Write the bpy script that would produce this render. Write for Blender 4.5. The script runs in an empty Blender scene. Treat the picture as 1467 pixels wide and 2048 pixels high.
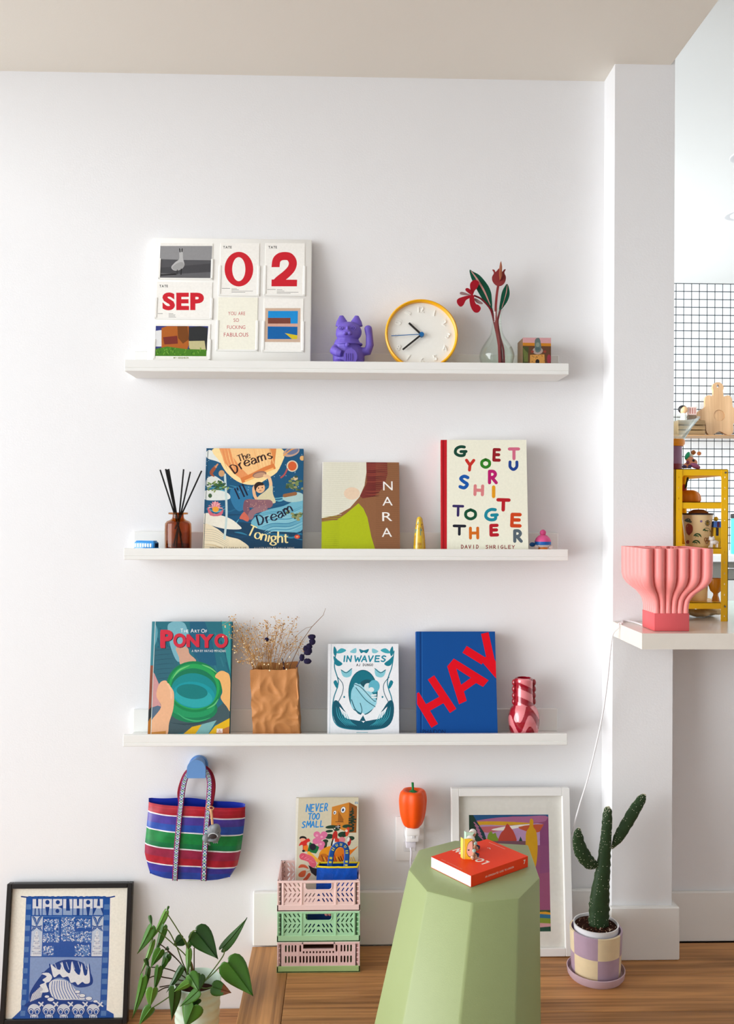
import bpy, bmesh, math, random
import numpy as np
from math import sin, cos, pi, radians, sqrt
from mathutils import Vector, Matrix, Euler, noise
from mathutils.geometry import tessellate_polygon

SC = bpy.context.scene
COL = SC.collection
rnd = random.Random(7)

# ------------------------------------------------------------------ camera
W, H = 1467, 2048
CAM = Vector((-.1701, -2.3685, 1.1775))
YAW, PITCH, ROLL, FPX = .0267, -.0006, .0039, 1736.5
_f = Vector((sin(YAW) * cos(PITCH), cos(YAW) * cos(PITCH), sin(PITCH)))
_a = Vector((cos(YAW), -sin(YAW), 0))
_b = _a.cross(_f)
RI = _a * cos(ROLL) + _b * sin(ROLL)
UP = -_a * sin(ROLL) + _b * cos(ROLL)
cd = bpy.data.cameras.new('camera')
cd.sensor_fit = 'HORIZONTAL'
cd.sensor_width = 36
cd.lens = FPX / W * 36
cd.clip_start = .02
cam = bpy.data.objects.new('camera', cd)
COL.objects.link(cam)
cam.matrix_world = Matrix(((RI.x, UP.x, -_f.x, CAM.x), (RI.y, UP.y, -_f.y, CAM.y), (RI.z, UP.z, -_f.z, CAM.z), (0, 0, 0, 1)))
SC.camera = cam

# ------------------------------------------------------------------ light and exposure
wd = bpy.data.worlds.new('world')
SC.world = wd
wd.use_nodes = True
bg = wd.node_tree.nodes['Background']
bg.inputs[0].default_value = (.92, .96, 1.0, 1)
bg.inputs[1].default_value = 2.15


def area(name, loc, target, sx, sy, power, color=(1, 1, 1), spread=180):
    l = bpy.data.lights.new(name, 'AREA')
    l.shape = 'RECTANGLE'
    l.size, l.size_y, l.energy, l.color = sx, sy, power, color
    l.spread = radians(spread)
    o = bpy.data.objects.new(name, l)
    COL.objects.link(o)
    o.location = loc
    o.rotation_euler = (Vector(target) - Vector(loc)).to_track_quat('-Z', 'Y').to_euler()
    return o


sun = bpy.data.lights.new('daylight', 'SUN')
sun.energy, sun.angle, sun.color = 2.75, radians(40), (.96, .985, 1)
so_ = bpy.data.objects.new('daylight', sun)
COL.objects.link(so_)
so_.rotation_euler = Vector((.925, .38, -.05)).to_track_quat('-Z', 'Y').to_euler()
area('kitchen_daylight', (-.3, 2.45, 1.75), (2.0, 2.9, 2.25), 1.1, 1.5, 78, (.96, .985, 1))
SC.view_settings.view_transform = 'Standard'
SC.view_settings.look = 'None'
SC.view_settings.gamma = 1
SC.view_settings.use_curve_mapping = False
SC.view_settings.exposure = 0
SC.cycles.max_bounces = 10
SC.cycles.diffuse_bounces = 5
SC.cycles.transparent_max_bounces = 12


# ------------------------------------------------------------------ projection of measured points on real planes
def ray(px, py):
    return _f + RI * ((px - W / 2) / FPX) + UP * ((H / 2 - py) / FPX)


def P(px, py, Y):
    d = ray(px, py)
    return CAM + d * ((Y - CAM.y) / d.y)


def Pz(px, py, Z):
    d = ray(px, py)
    return CAM + d * ((Z - CAM.z) / d.z)


def spx(Y):
    return FPX / (Y - CAM.y)


# ------------------------------------------------------------------ colours and materials
def lin(c):
    return tuple((v / 255 / 12.92 if v / 255 <= .04045 else ((v / 255 + .055) / 1.055) ** 2.4) for v in c[:3])


MATS = {}


def mat(rgb, rough=.5, metal=0, spec=.4, var=0, vscale=40, bump=0, bscale=200, coat=0, trans=0, ior=1.45, sss=0, emit=0, stretch=None):
    key = (tuple(rgb), rough, metal, spec, var, vscale, bump, bscale, coat, trans, ior, sss, emit, stretch)
    if key in MATS:
        return MATS[key]
    m = bpy.data.materials.new('surface')
    m.use_nodes = True
    nt = m.node_tree
    b = nt.nodes['Principled BSDF']
    c = lin(rgb) + (1,)
    b.inputs['Base Color'].default_value = c
    b.inputs['Roughness'].default_value = rough
    b.inputs['Metallic'].default_value = metal
    b.inputs['Specular IOR Level'].default_value = spec
    b.inputs['Coat Weight'].default_value = coat
    b.inputs['Coat Roughness'].default_value = .08
    b.inputs['Transmission Weight'].default_value = trans
    b.inputs['IOR'].default_value = ior
    if sss:
        b.inputs['Subsurface Weight'].default_value = sss
        b.inputs['Subsurface Radius'].default_value = (.01, .006, .004)
    if emit:
        b.inputs['Emission Color'].default_value = c
        b.inputs['Emission Strength'].default_value = emit
    tc = nt.nodes.new('ShaderNodeTexCoord')
    src = tc.outputs['Object']
    if stretch:
        mp = nt.nodes.new('ShaderNodeMapping')
        mp.inputs['Scale'].default_value = stretch
        nt.links.new(src, mp.inputs[0])
        src = mp.outputs[0]
    if var:
        n = nt.nodes.new('ShaderNodeTexNoise')
        n.inputs['Scale'].default_value = vscale
        n.inputs['Detail'].default_value = 4
        nt.links.new(src, n.inputs['Vector'])
        mx = nt.nodes.new('ShaderNodeMix')
        mx.data_type = 'RGBA'
        mx.inputs['A'].default_value = tuple(max(0, v * (1 - var)) for v in c[:3]) + (1,)
        mx.inputs['B'].default_value = tuple(min(1, v * (1 + var)) for v in c[:3]) + (1,)
        nt.links.new(n.outputs['Fac'], mx.inputs['Factor'])
        nt.links.new(mx.outputs['Result'], b.inputs['Base Color'])
    if bump:
        n2 = nt.nodes.new('ShaderNodeTexNoise')
        n2.inputs['Scale'].default_value = bscale
        n2.inputs['Detail'].default_value = 3
        nt.links.new(src, n2.inputs['Vector'])
        bp = nt.nodes.new('ShaderNodeBump')
        bp.inputs['Strength'].default_value = bump
        bp.inputs['Distance'].default_value = .002
        nt.links.new(n2.outputs['Fac'], bp.inputs['Height'])
        nt.links.new(bp.outputs[0], b.inputs['Normal'])
    MATS[key] = m
    return m


def printmat(rough=.4, spec=.35, var=.03, vscale=160, bump=0, coat=0):
    key = ('print', rough, spec, var, vscale, bump, coat)
    if key in MATS:
        return MATS[key]
    m = mat((200, 200, 199), rough, 0, spec, 0, 1, bump, 900, coat, stretch=(1, 1, 1.001 + len(MATS) * 1e-6))
    nt = m.node_tree
    at = nt.nodes.new('ShaderNodeAttribute')
    at.attribute_name = 'Col'
    n = nt.nodes.new('ShaderNodeTexNoise')
    n.inputs['Scale'].default_value = vscale
    n.inputs['Detail'].default_value = 5
    tc = nt.nodes.new('ShaderNodeTexCoord')
    nt.links.new(tc.outputs['Object'], n.inputs['Vector'])
    mr = nt.nodes.new('ShaderNodeMapRange')
    mr.inputs['From Min'].default_value = .3
    mr.inputs['From Max'].default_value = .7
    mr.inputs['To Min'].default_value = 1 - var
    mr.inputs['To Max'].default_value = 1 + var
    nt.links.new(n.outputs['Fac'], mr.inputs[0])
    mx = nt.nodes.new('ShaderNodeMix')
    mx.data_type = 'RGBA'
    mx.blend_type = 'MULTIPLY'
    mx.inputs['Factor'].default_value = 1
    nt.links.new(at.outputs['Color'], mx.inputs['A'])
    nt.links.new(mr.outputs[0], mx.inputs['B'])
    nt.links.new(mx.outputs['Result'], nt.nodes['Principled BSDF'].inputs['Base Color'])
    MATS[key] = m
    return m


def glass(tint=(250, 253, 252), gloss=1.0, ior=1.45):
    """thin clear sheet: light passes straight through, edges and glints reflect."""
    key = ('glass', tint, gloss, ior)
    if key in MATS:
        return MATS[key]
    m = bpy.data.materials.new('clear_glass')
    m.use_nodes = True
    nt = m.node_tree
    nt.nodes.remove(nt.nodes['Principled BSDF'])
    t = nt.nodes.new('ShaderNodeBsdfTransparent')
    t.inputs[0].default_value = lin(tint) + (1,)
    g = nt.nodes.new('ShaderNodeBsdfGlossy')
    g.inputs['Roughness'].default_value = .03
    fr = nt.nodes.new('ShaderNodeLayerWeight')
    fr.inputs['Blend'].default_value = .5
    pw_ = nt.nodes.new('ShaderNodeMath')
    pw_.operation = 'POWER'
    pw_.inputs[1].default_value = 3.5
    nt.links.new(fr.outputs['Facing'], pw_.inputs[0])
    ml = nt.nodes.new('ShaderNodeMath')
    ml.operation = 'MULTIPLY_ADD'
    ml.inputs[1].default_value = gloss * .8
    ml.inputs[2].default_value = gloss * ((ior - 1) / (ior + 1)) ** 2
    mx = nt.nodes.new('ShaderNodeMixShader')
    nt.links.new(pw_.outputs[0], ml.inputs[0])
    nt.links.new(ml.outputs[0], mx.inputs[0])
    nt.links.new(t.outputs[0], mx.inputs[1])
    nt.links.new(g.outputs[0], mx.inputs[2])
    nt.links.new(mx.outputs[0], nt.nodes['Material Output'].inputs['Surface'])
    MATS[key] = m
    return m


def woodmat(c1, c2, axis, scale=1.0, rough=.45, knots=True):
    key = ('wood', c1, c2, axis, scale, rough)
    if key in MATS:
        return MATS[key]
    m = bpy.data.materials.new('oak_grain')
    m.use_nodes = True
    nt = m.node_tree
    b = nt.nodes['Principled BSDF']
    b.inputs['Roughness'].default_value = rough
    tc = nt.nodes.new('ShaderNodeTexCoord')
    oi = nt.nodes.new('ShaderNodeObjectInfo')
    cmb = nt.nodes.new('ShaderNodeCombineXYZ')
    mul = nt.nodes.new('ShaderNodeMath')
    mul.operation = 'MULTIPLY'
    mul.inputs[1].default_value = 37
    nt.links.new(oi.outputs['Random'], mul.inputs[0])
    for i in range(3):
        nt.links.new(mul.outputs[0], cmb.inputs[i])
    add = nt.nodes.new('ShaderNodeVectorMath')
    nt.links.new(tc.outputs['Object'], add.inputs[0])
    nt.links.new(cmb.outputs[0], add.inputs[1])

    def stretched(sx, sc, det, dist):
        mp = nt.nodes.new('ShaderNodeMapping')
        s = [1, 1, 1]
        s[axis] = sx
        mp.inputs['Scale'].default_value = s
        nt.links.new(add.outputs[0], mp.inputs[0])
        n = nt.nodes.new('ShaderNodeTexNoise')
        n.inputs['Scale'].default_value = sc
        n.inputs['Detail'].default_value = det
        n.inputs['Distortion'].default_value = dist
        nt.links.new(mp.outputs[0], n.inputs['Vector'])
        return n.outputs['Fac']
    g1 = stretched(.022, 110 * scale, 7, .3)
    g2 = stretched(.12, 10 * scale, 4, 1.4)
    mx0 = nt.nodes.new('ShaderNodeMath')
    mx0.operation = 'MULTIPLY_ADD'
    mx0.inputs[1].default_value = .5
    nt.links.new(g1, mx0.inputs[0])
    h2 = nt.nodes.new('ShaderNodeMath')
    h2.operation = 'MULTIPLY'
    h2.inputs[1].default_value = .6
    nt.links.new(g2, h2.inputs[0])
    nt.links.new(h2.outputs[0], mx0.inputs[2])
    r = nt.nodes.new('ShaderNodeValToRGB')
    r.color_ramp.elements[0].position = .37
    r.color_ramp.elements[0].color = lin(c1) + (1,)
    r.color_ramp.elements[1].position = .68
    r.color_ramp.elements[1].color = lin(c2) + (1,)
    nt.links.new(mx0.outputs[0], r.inputs[0])
    hs = nt.nodes.new('ShaderNodeHueSaturation')
    mr = nt.nodes.new('ShaderNodeMapRange')
    mr.inputs['To Min'].default_value = .88
    mr.inputs['To Max'].default_value = 1.12
    nt.links.new(oi.outputs['Random'], mr.inputs[0])
    nt.links.new(mr.outputs[0], hs.inputs['Value'])
    nt.links.new(r.outputs[0], hs.inputs['Color'])
    nt.links.new(hs.outputs[0], b.inputs['Base Color'])
    bp = nt.nodes.new('ShaderNodeBump')
    bp.inputs['Strength'].default_value = .12
    bp.inputs['Distance'].default_value = .001
    nt.links.new(g1, bp.inputs['Height'])
    nt.links.new(bp.outputs[0], b.inputs['Normal'])
    MATS[key] = m
    return m


# ------------------------------------------------------------------ mesh builder
def crv(pts, n=8, closed=False):
    """Catmull-Rom through pts (any dimension)."""
    p = [Vector(q) for q in pts]
    out = []
    N = len(p)
    segs = N if closed else N - 1
    for i in range(segs):
        if closed:
            p0, p1, p2, p3 = p[(i - 1) % N], p[i], p[(i + 1) % N], p[(i + 2) % N]
        else:
            p0, p1, p2, p3 = p[max(i - 1, 0)], p[i], p[i + 1], p[min(i + 2, N - 1)]
        for k in range(n):
            t = k / n
            out.append(.5 * ((2 * p1) + (p2 - p0) * t + (2 * p0 - 5 * p1 + 4 * p2 - p3) * t * t + (3 * p1 - p0 - 3 * p2 + p3) * t ** 3))
    if not closed:
        out.append(p[-1])
    return out


def wob(x, y=0, z=0):
    return noise.noise(Vector((x, y, z)))


class MB:
    def __init__(s, xf=None):
        s.v, s.f, s.m, s.c = [], [], [], []
        s.xf = xf
        s.col = None
        s.mi = 0

    def add(s, verts, faces, col=None, mi=None):
        n = len(s.v)
        for q in verts:
            q = Vector(q)
            s.v.append(s.xf @ q if s.xf else q)
        for f in faces:
            s.f.append(tuple(n + i for i in f))
            s.m.append(s.mi if mi is None else mi)
            s.c.append(col or s.col)
        return s

    def box(s, x0, x1, y0, y1, z0, z1, b=0, seg=1, col=None, mi=None):
        if b <= 0:
            v = [(x, y, z) for x in (x0, x1) for y in (y0, y1) for z in (z0, z1)]
            return s.add(v, [(0, 1, 3, 2), (4, 6, 7, 5), (0, 4, 5, 1), (2, 3, 7, 6), (0, 2, 6, 4), (1, 5, 7, 3)], col, mi)
        bm = bmesh.new()
        bmesh.ops.create_cube(bm, size=1)
        for q in bm.verts:
            q.co = Vector(((x0 + x1) / 2 + q.co.x * (x1 - x0), (y0 + y1) / 2 + q.co.y * (y1 - y0), (z0 + z1) / 2 + q.co.z * (z1 - z0)))
        bmesh.ops.bevel(bm, geom=list(bm.edges), offset=b, segments=seg, profile=.5, affect='EDGES')
        s.add([q.co.copy() for q in bm.verts], [[q.index for q in f.verts] for f in (bm.faces, bm.verts.index_update())[0]], col, mi)
        bm.free()
        return s

    def tube(s, pts, r, n=8, col=None, mi=None, caps=True, flat=None):
        """r: number or list; flat=(wx,wy) elliptical scale along frame axes."""
        pts = [Vector(p) for p in pts]
        N = len(pts)
        rr = r if isinstance(r, (list, tuple)) else [r] * N
        up = None
        V = []
        for i, p in enumerate(pts):
            t = (pts[min(i + 1, N - 1)] - pts[max(i - 1, 0)]).normalized()
            if up is None:
                up = Vector((0, 1, 0)) if abs(t.y) < .9 else Vector((1, 0, 0))
            side = t.cross(up)
            if side.length < 1e-6:
                side = t.orthogonal()
            side.normalize()
            up = side.cross(t).normalized()
            fx, fy = flat or (1, 1)
            for k in range(n):
                a = 2 * pi * k / n
                V.append(p + side * (cos(a) * rr[i] * fx) + up * (sin(a) * rr[i] * fy))
        F = [(i * n + k, i * n + (k + 1) % n, (i + 1) * n + (k + 1) % n, (i + 1) * n + k) for i in range(N - 1) for k in range(n)]
        if caps:
            F += [tuple(reversed(range(n))), tuple((N - 1) * n + k for k in range(n))]
        return s.add(V, F, col, mi)

    def lathe(s, prof, n=32, c=(0, 0, 0), col=None, mi=None, rfun=None, cols=None):
        V, F, cl = [], [], []
        M = len(prof)
        for (r, z) in prof:
            for k in range(n):
                a = 2 * pi * k / n
                q = r * (rfun(a, z) if rfun else 1)
                V.append((c[0] + q * cos(a), c[1] + q * sin(a), c[2] + z))
        base = len(s.f)
        for i in range(M - 1):
            for k in range(n):
                F.append((i * n + k, i * n + (k + 1) % n, (i + 1) * n + (k + 1) % n, (i + 1) * n + k))
        s.add(V, F, col, mi)
        if cols:
            for i in range(M - 1):
                for k in range(n):
                    s.c[base + i * n + k] = cols(i, k)
        return s

    def ell(s, c, r, n=14, m=9, col=None, mi=None, rot=None):
        V, F = [], []
        for i in range(m + 1):
            th = pi * i / m
            for k in range(n):
                a = 2 * pi * k / n
                q = Vector((r[0] * sin(th) * cos(a), r[1] * sin(th) * sin(a), r[2] * cos(th)))
                if rot:
                    q = rot @ q
                V.append(Vector(c) + q)
        for i in range(m):
            for k in range(n):
                F.append((i * n + k, (i + 1) * n + k, (i + 1) * n + (k + 1) % n, i * n + (k + 1) % n))
        return s.add(V, F, col, mi)

    def prism(s, poly, y0, y1, holes=(), to3=None, col=None, mi=None):
        """polygon (x,z) extruded from y0 to y1 with holes."""
        to3 = to3 or (lambda a, b, h: (a, h, b))
        loops = [list(poly)] + [list(h) for h in holes]
        flat = [q for l in loops for q in l]
        tris = tessellate_polygon([[Vector((q[0], q[1], 0)) for q in l] for l in loops])
        n = len(flat)
        V = [to3(q[0], q[1], y0) for q in flat] + [to3(q[0], q[1], y1) for q in flat]
        F = []
        for t in tris:
            F.append((t[0], t[1], t[2]))
            F.append((t[2] + n, t[1] + n, t[0] + n))
        o = 0
        for l in loops:
            k = len(l)
            for i in range(k):
                a, b = o + i, o + (i + 1) % k
                F.append((a, b, b + n, a + n))
            o += k
        return s.add(V, F, col, mi)

    def grid(s, rows, col=None, mi=None, cols=None, closed=False):
        R, K = len(rows), len(rows[0])
        base = len(s.f)
        F = []
        kk = K if closed else K - 1
        for i in range(R - 1):
            for k in range(kk):
                F.append((i * K + k, i * K + (k + 1) % K, (i + 1) * K + (k + 1) % K, (i + 1) * K + k))
        s.add([q for r in rows for q in r], F, col, mi)
        if cols:
            for i in range(R - 1):
                for k in range(kk):
                    s.c[base + i * kk + k] = cols(i, k)
        return s

    def mesh(s, name, mats, smooth=35, fixn=True):
        me = bpy.data.meshes.new(name)
        me.from_pydata(s.v, [], s.f)
        for m in (mats if isinstance(mats, (list, tuple)) else [mats]):
            me.materials.append(m)
        me.polygons.foreach_set('material_index', s.m)
        if any(s.c):
            ca = me.color_attributes.new('Col', 'FLOAT_COLOR', 'CORNER')
            buf = []
            cache = {}
            for f, c in zip(s.f, s.c):
                c = c or (200, 200, 200)
                if c not in cache:
                    cache[c] = lin(c) + (1,)
                buf.extend(cache[c] * len(f))
            ca.data.foreach_set('color', buf)
        if fixn:
            bm = bmesh.new()
            bm.from_mesh(me)
            bmesh.ops.recalc_face_normals(bm, faces=bm.faces)
            bm.to_mesh(me)
            bm.free()
        if smooth:
            me.polygons.foreach_set('use_smooth', [True] * len(me.polygons))
            me.set_sharp_from_angle(angle=radians(smooth))
        me.update()
        return me

    def build(s, name, mats, parent=None, smooth=35, fixn=True):
        return link(name, s.mesh(name, mats, smooth, fixn), parent)


def link(name, data, parent=None):
    o = bpy.data.objects.new(name, data)
    COL.objects.link(o)
    if parent:
        o.parent = parent
    return o


def tag(o, label, cat, group=None):
    o['label'], o['category'] = label, cat
    if group:
        o['group'] = group
    return o


def thing(name, label, cat, loc=(0, 0, 0), rot=None, group=None):
    o = bpy.data.objects.new(name, None)
    COL.objects.link(o)
    o.empty_display_size = .03
    o.location = loc
    if rot:
        o.rotation_euler = rot
    return tag(o, label, cat, group)


def struct(o):
    o['kind'] = 'structure'
    return o


def stuff(o):
    o['kind'] = 'stuff'
    return o


def blob(mb, name, m, parent, voxel, smooth=6):
    """overlapping rounded masses grown into one continuous skin."""
    o = link(name, mb.mesh(name, m, 0), parent)
    r = o.modifiers.new('Remesh', 'REMESH')
    r.mode = 'VOXEL'
    r.voxel_size = voxel
    r.use_smooth_shade = True
    sm = o.modifiers.new('Smooth', 'SMOOTH')
    sm.factor = .5
    sm.iterations = smooth
    return o


# ------------------------------------------------------------------ lettering
GLY = {}


def load_glyphs(chars):
    obs = []
    for ch, off in chars:
        cu = bpy.data.curves.new('glyph', 'FONT')
        cu.body = ch
        cu.size = 1
        cu.offset = off
        cu.resolution_u = 4
        o = bpy.data.objects.new('glyph', cu)
        COL.objects.link(o)
        obs.append((ch, off, o, cu))
    bpy.context.view_layer.update()
    dg = bpy.context.evaluated_depsgraph_get()
    for ch, off, o, cu in obs:
        me = o.evaluated_get(dg).to_mesh()
        polys = [[(me.vertices[i].co.x, me.vertices[i].co.y) for i in p.vertices] for p in me.polygons]
        GLY[(ch, off)] = polys
        o.evaluated_get(dg).to_mesh_clear()
    for ch, off, o, cu in obs:
        bpy.data.objects.remove(o)
        bpy.data.curves.remove(cu)


CHARS = "ABCDEFGHIJKLMNOPQRSTUVWXYZ0123456789abcdefghijklmnopqrstuvwxyz."
load_glyphs([(c, 0) for c in CHARS] + [(c, .025) for c in "ABCDEFGHIJKLMNOPQRSTUVWXYZ0123456789"] + [(c, .05) for c in "PONYTEASLD"])
_hz = [q[1] for p in GLY[('H', 0)] for q in p]
CAP = max(_hz)


def glyph(ch, off=0):
    k = (ch, off)
    if k not in GLY:
        k = (ch, 0)
    if k not in GLY:
        return [], 0
    ps = GLY[k]
    xs = [q[0] for p in ps for q in p]
    x0, x1 = min(xs), max(xs)
    return [[((q[0] - x0) / CAP, q[1] / CAP) for q in p] for p in ps], (x1 - x0) / CAP


STROKES = {
    'A': [[(0, 0), (.5, 1), (1, 0)], [(.2, .36), (.8, .36)]],
    'D': [[(.1, 0), (.1, 1)], 'c', [(.1, 1), (.55, .95), (.92, .55), (.6, .08), (.1, 0)]],
    'E': [[(.9, 1), (.12, 1), (.1, 0), (.92, 0)], [(.12, .52), (.82, .52)]],
    'F': [[(.9, 1), (.12, 1), (.1, 0)], [(.12, .52), (.8, .52)]],
    'G': ['c', [(.85, .95), (.5, .98), (.15, .75), (.08, .3), (.4, .03), (.82, .08), (.86, .45)], [(.55, .45), (1, .47)]],
    'H': [[(.1, 1), (.1, 0)], [(.9, 1), (.9, 0)], [(.1, .5), (.9, .5)]],
    'I': [[(.5, 1), (.5, 0)]],
    'J': ['c', [(.8, 1), (.75, .3), (.5, 0), (.15, .15)]],
    'L': [[(.12, 1), (.12, 0), (.9, .02)]],
    'M': [[(0, 0), (.15, 1), (.5, .3), (.85, 1), (1, 0)]],
    'N': [[(.08, 0), (.1, 1), (.88, 0), (.92, 1)]],
    'O': ['c', [(.5, 1), (.1, .75), (.1, .25), (.5, 0), (.9, .25), (.9, .75), (.5, 1)]],
    'R': [[(.12, 0), (.12, 1)], 'c', [(.12, 1), (.6, .98), (.82, .75), (.6, .5), (.14, .46)], [(.4, .46), (.92, 0)]],
    'S': ['c', [(.88, .9), (.5, 1), (.15, .8), (.45, .55), (.85, .32), (.55, .02), (.1, .1)]],
    'T': [[(0, 1), (1, 1)], [(.5, 1), (.5, 0)]],
    'U': ['c', [(.1, 1), (.12, .35), (.5, 0), (.88, .35), (.9, 1)]],
    'V': [[(.05, 1), (.45, 0), (.95, 1)]],
    'W': [[(0, 1), (.25, 0), (.5, .7), (.75, 0), (1, 1)]],
    'Y': [[(.02, 1), (.5, .5), (.98, 1)], [(.5, .52), (.45, 0)]],
    # lower case of a book face: x-height .62
    'a': ['c', [(.12, .52), (.4, .63), (.62, .45), (.64, .05), (.78, .02)], 'c', [(.62, .38), (.2, .3), (.12, .1), (.35, -.02), (.62, .15)]],
    'e': ['c', [(.1, .34), (.7, .36), (.6, .58), (.36, .63), (.1, .4), (.16, .1), (.45, 0), (.72, .12)]],
    'g': ['c', [(.36, .63), (.1, .5), (.16, .25), (.4, .2), (.62, .4), (.5, .6), (.36, .63)], 'c', [(.3, .2), (.18, .08), (.55, .02), (.75, -.12), (.45, -.3), (.08, -.2), (.2, -.02)], [(.55, .6), (.8, .62)]],
    'h': [[(.12, 1.05), (.14, 0)], 'c', [(.14, .45), (.4, .62), (.62, .5), (.66, 0)]],
    'i': [[(.2, .6), (.2, 0)], [(.19, .86), (.21, .88)]],
    'l': [[(.2, 1.05), (.2, 0)]],
    'm': [[(.12, .6), (.12, 0)], 'c', [(.14, .45), (.35, .62), (.52, .5), (.54, 0)], 'c', [(.56, .45), (.78, .62), (.96, .5), (.98, 0)]],
    'n': [[(.12, .6), (.12, 0)], 'c', [(.14, .45), (.4, .62), (.62, .5), (.66, 0)]],
    'o': ['c', [(.38, .63), (.1, .48), (.1, .15), (.38, 0), (.66, .15), (.66, .48), (.38, .63)]],
    'r': [[(.12, .6), (.14, 0)], 'c', [(.14, .42), (.3, .6), (.5, .6)]],
    's': ['c', [(.55, .53), (.35, .63), (.15, .5), (.35, .33), (.58, .15), (.35, 0), (.1, .1)]],
    't': ['c', [(.24, .85), (.24, .2), (.36, 0), (.55, .06)], [(.05, .6), (.52, .6)]],
    "'": [[(.2, 1), (.15, .75)]],
}
LOWW = {'m': 1.15, 'i': .4, 'l': .4, 't': .6, 'r': .58, 's': .68, "'": .32, 'I': .5}


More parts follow.
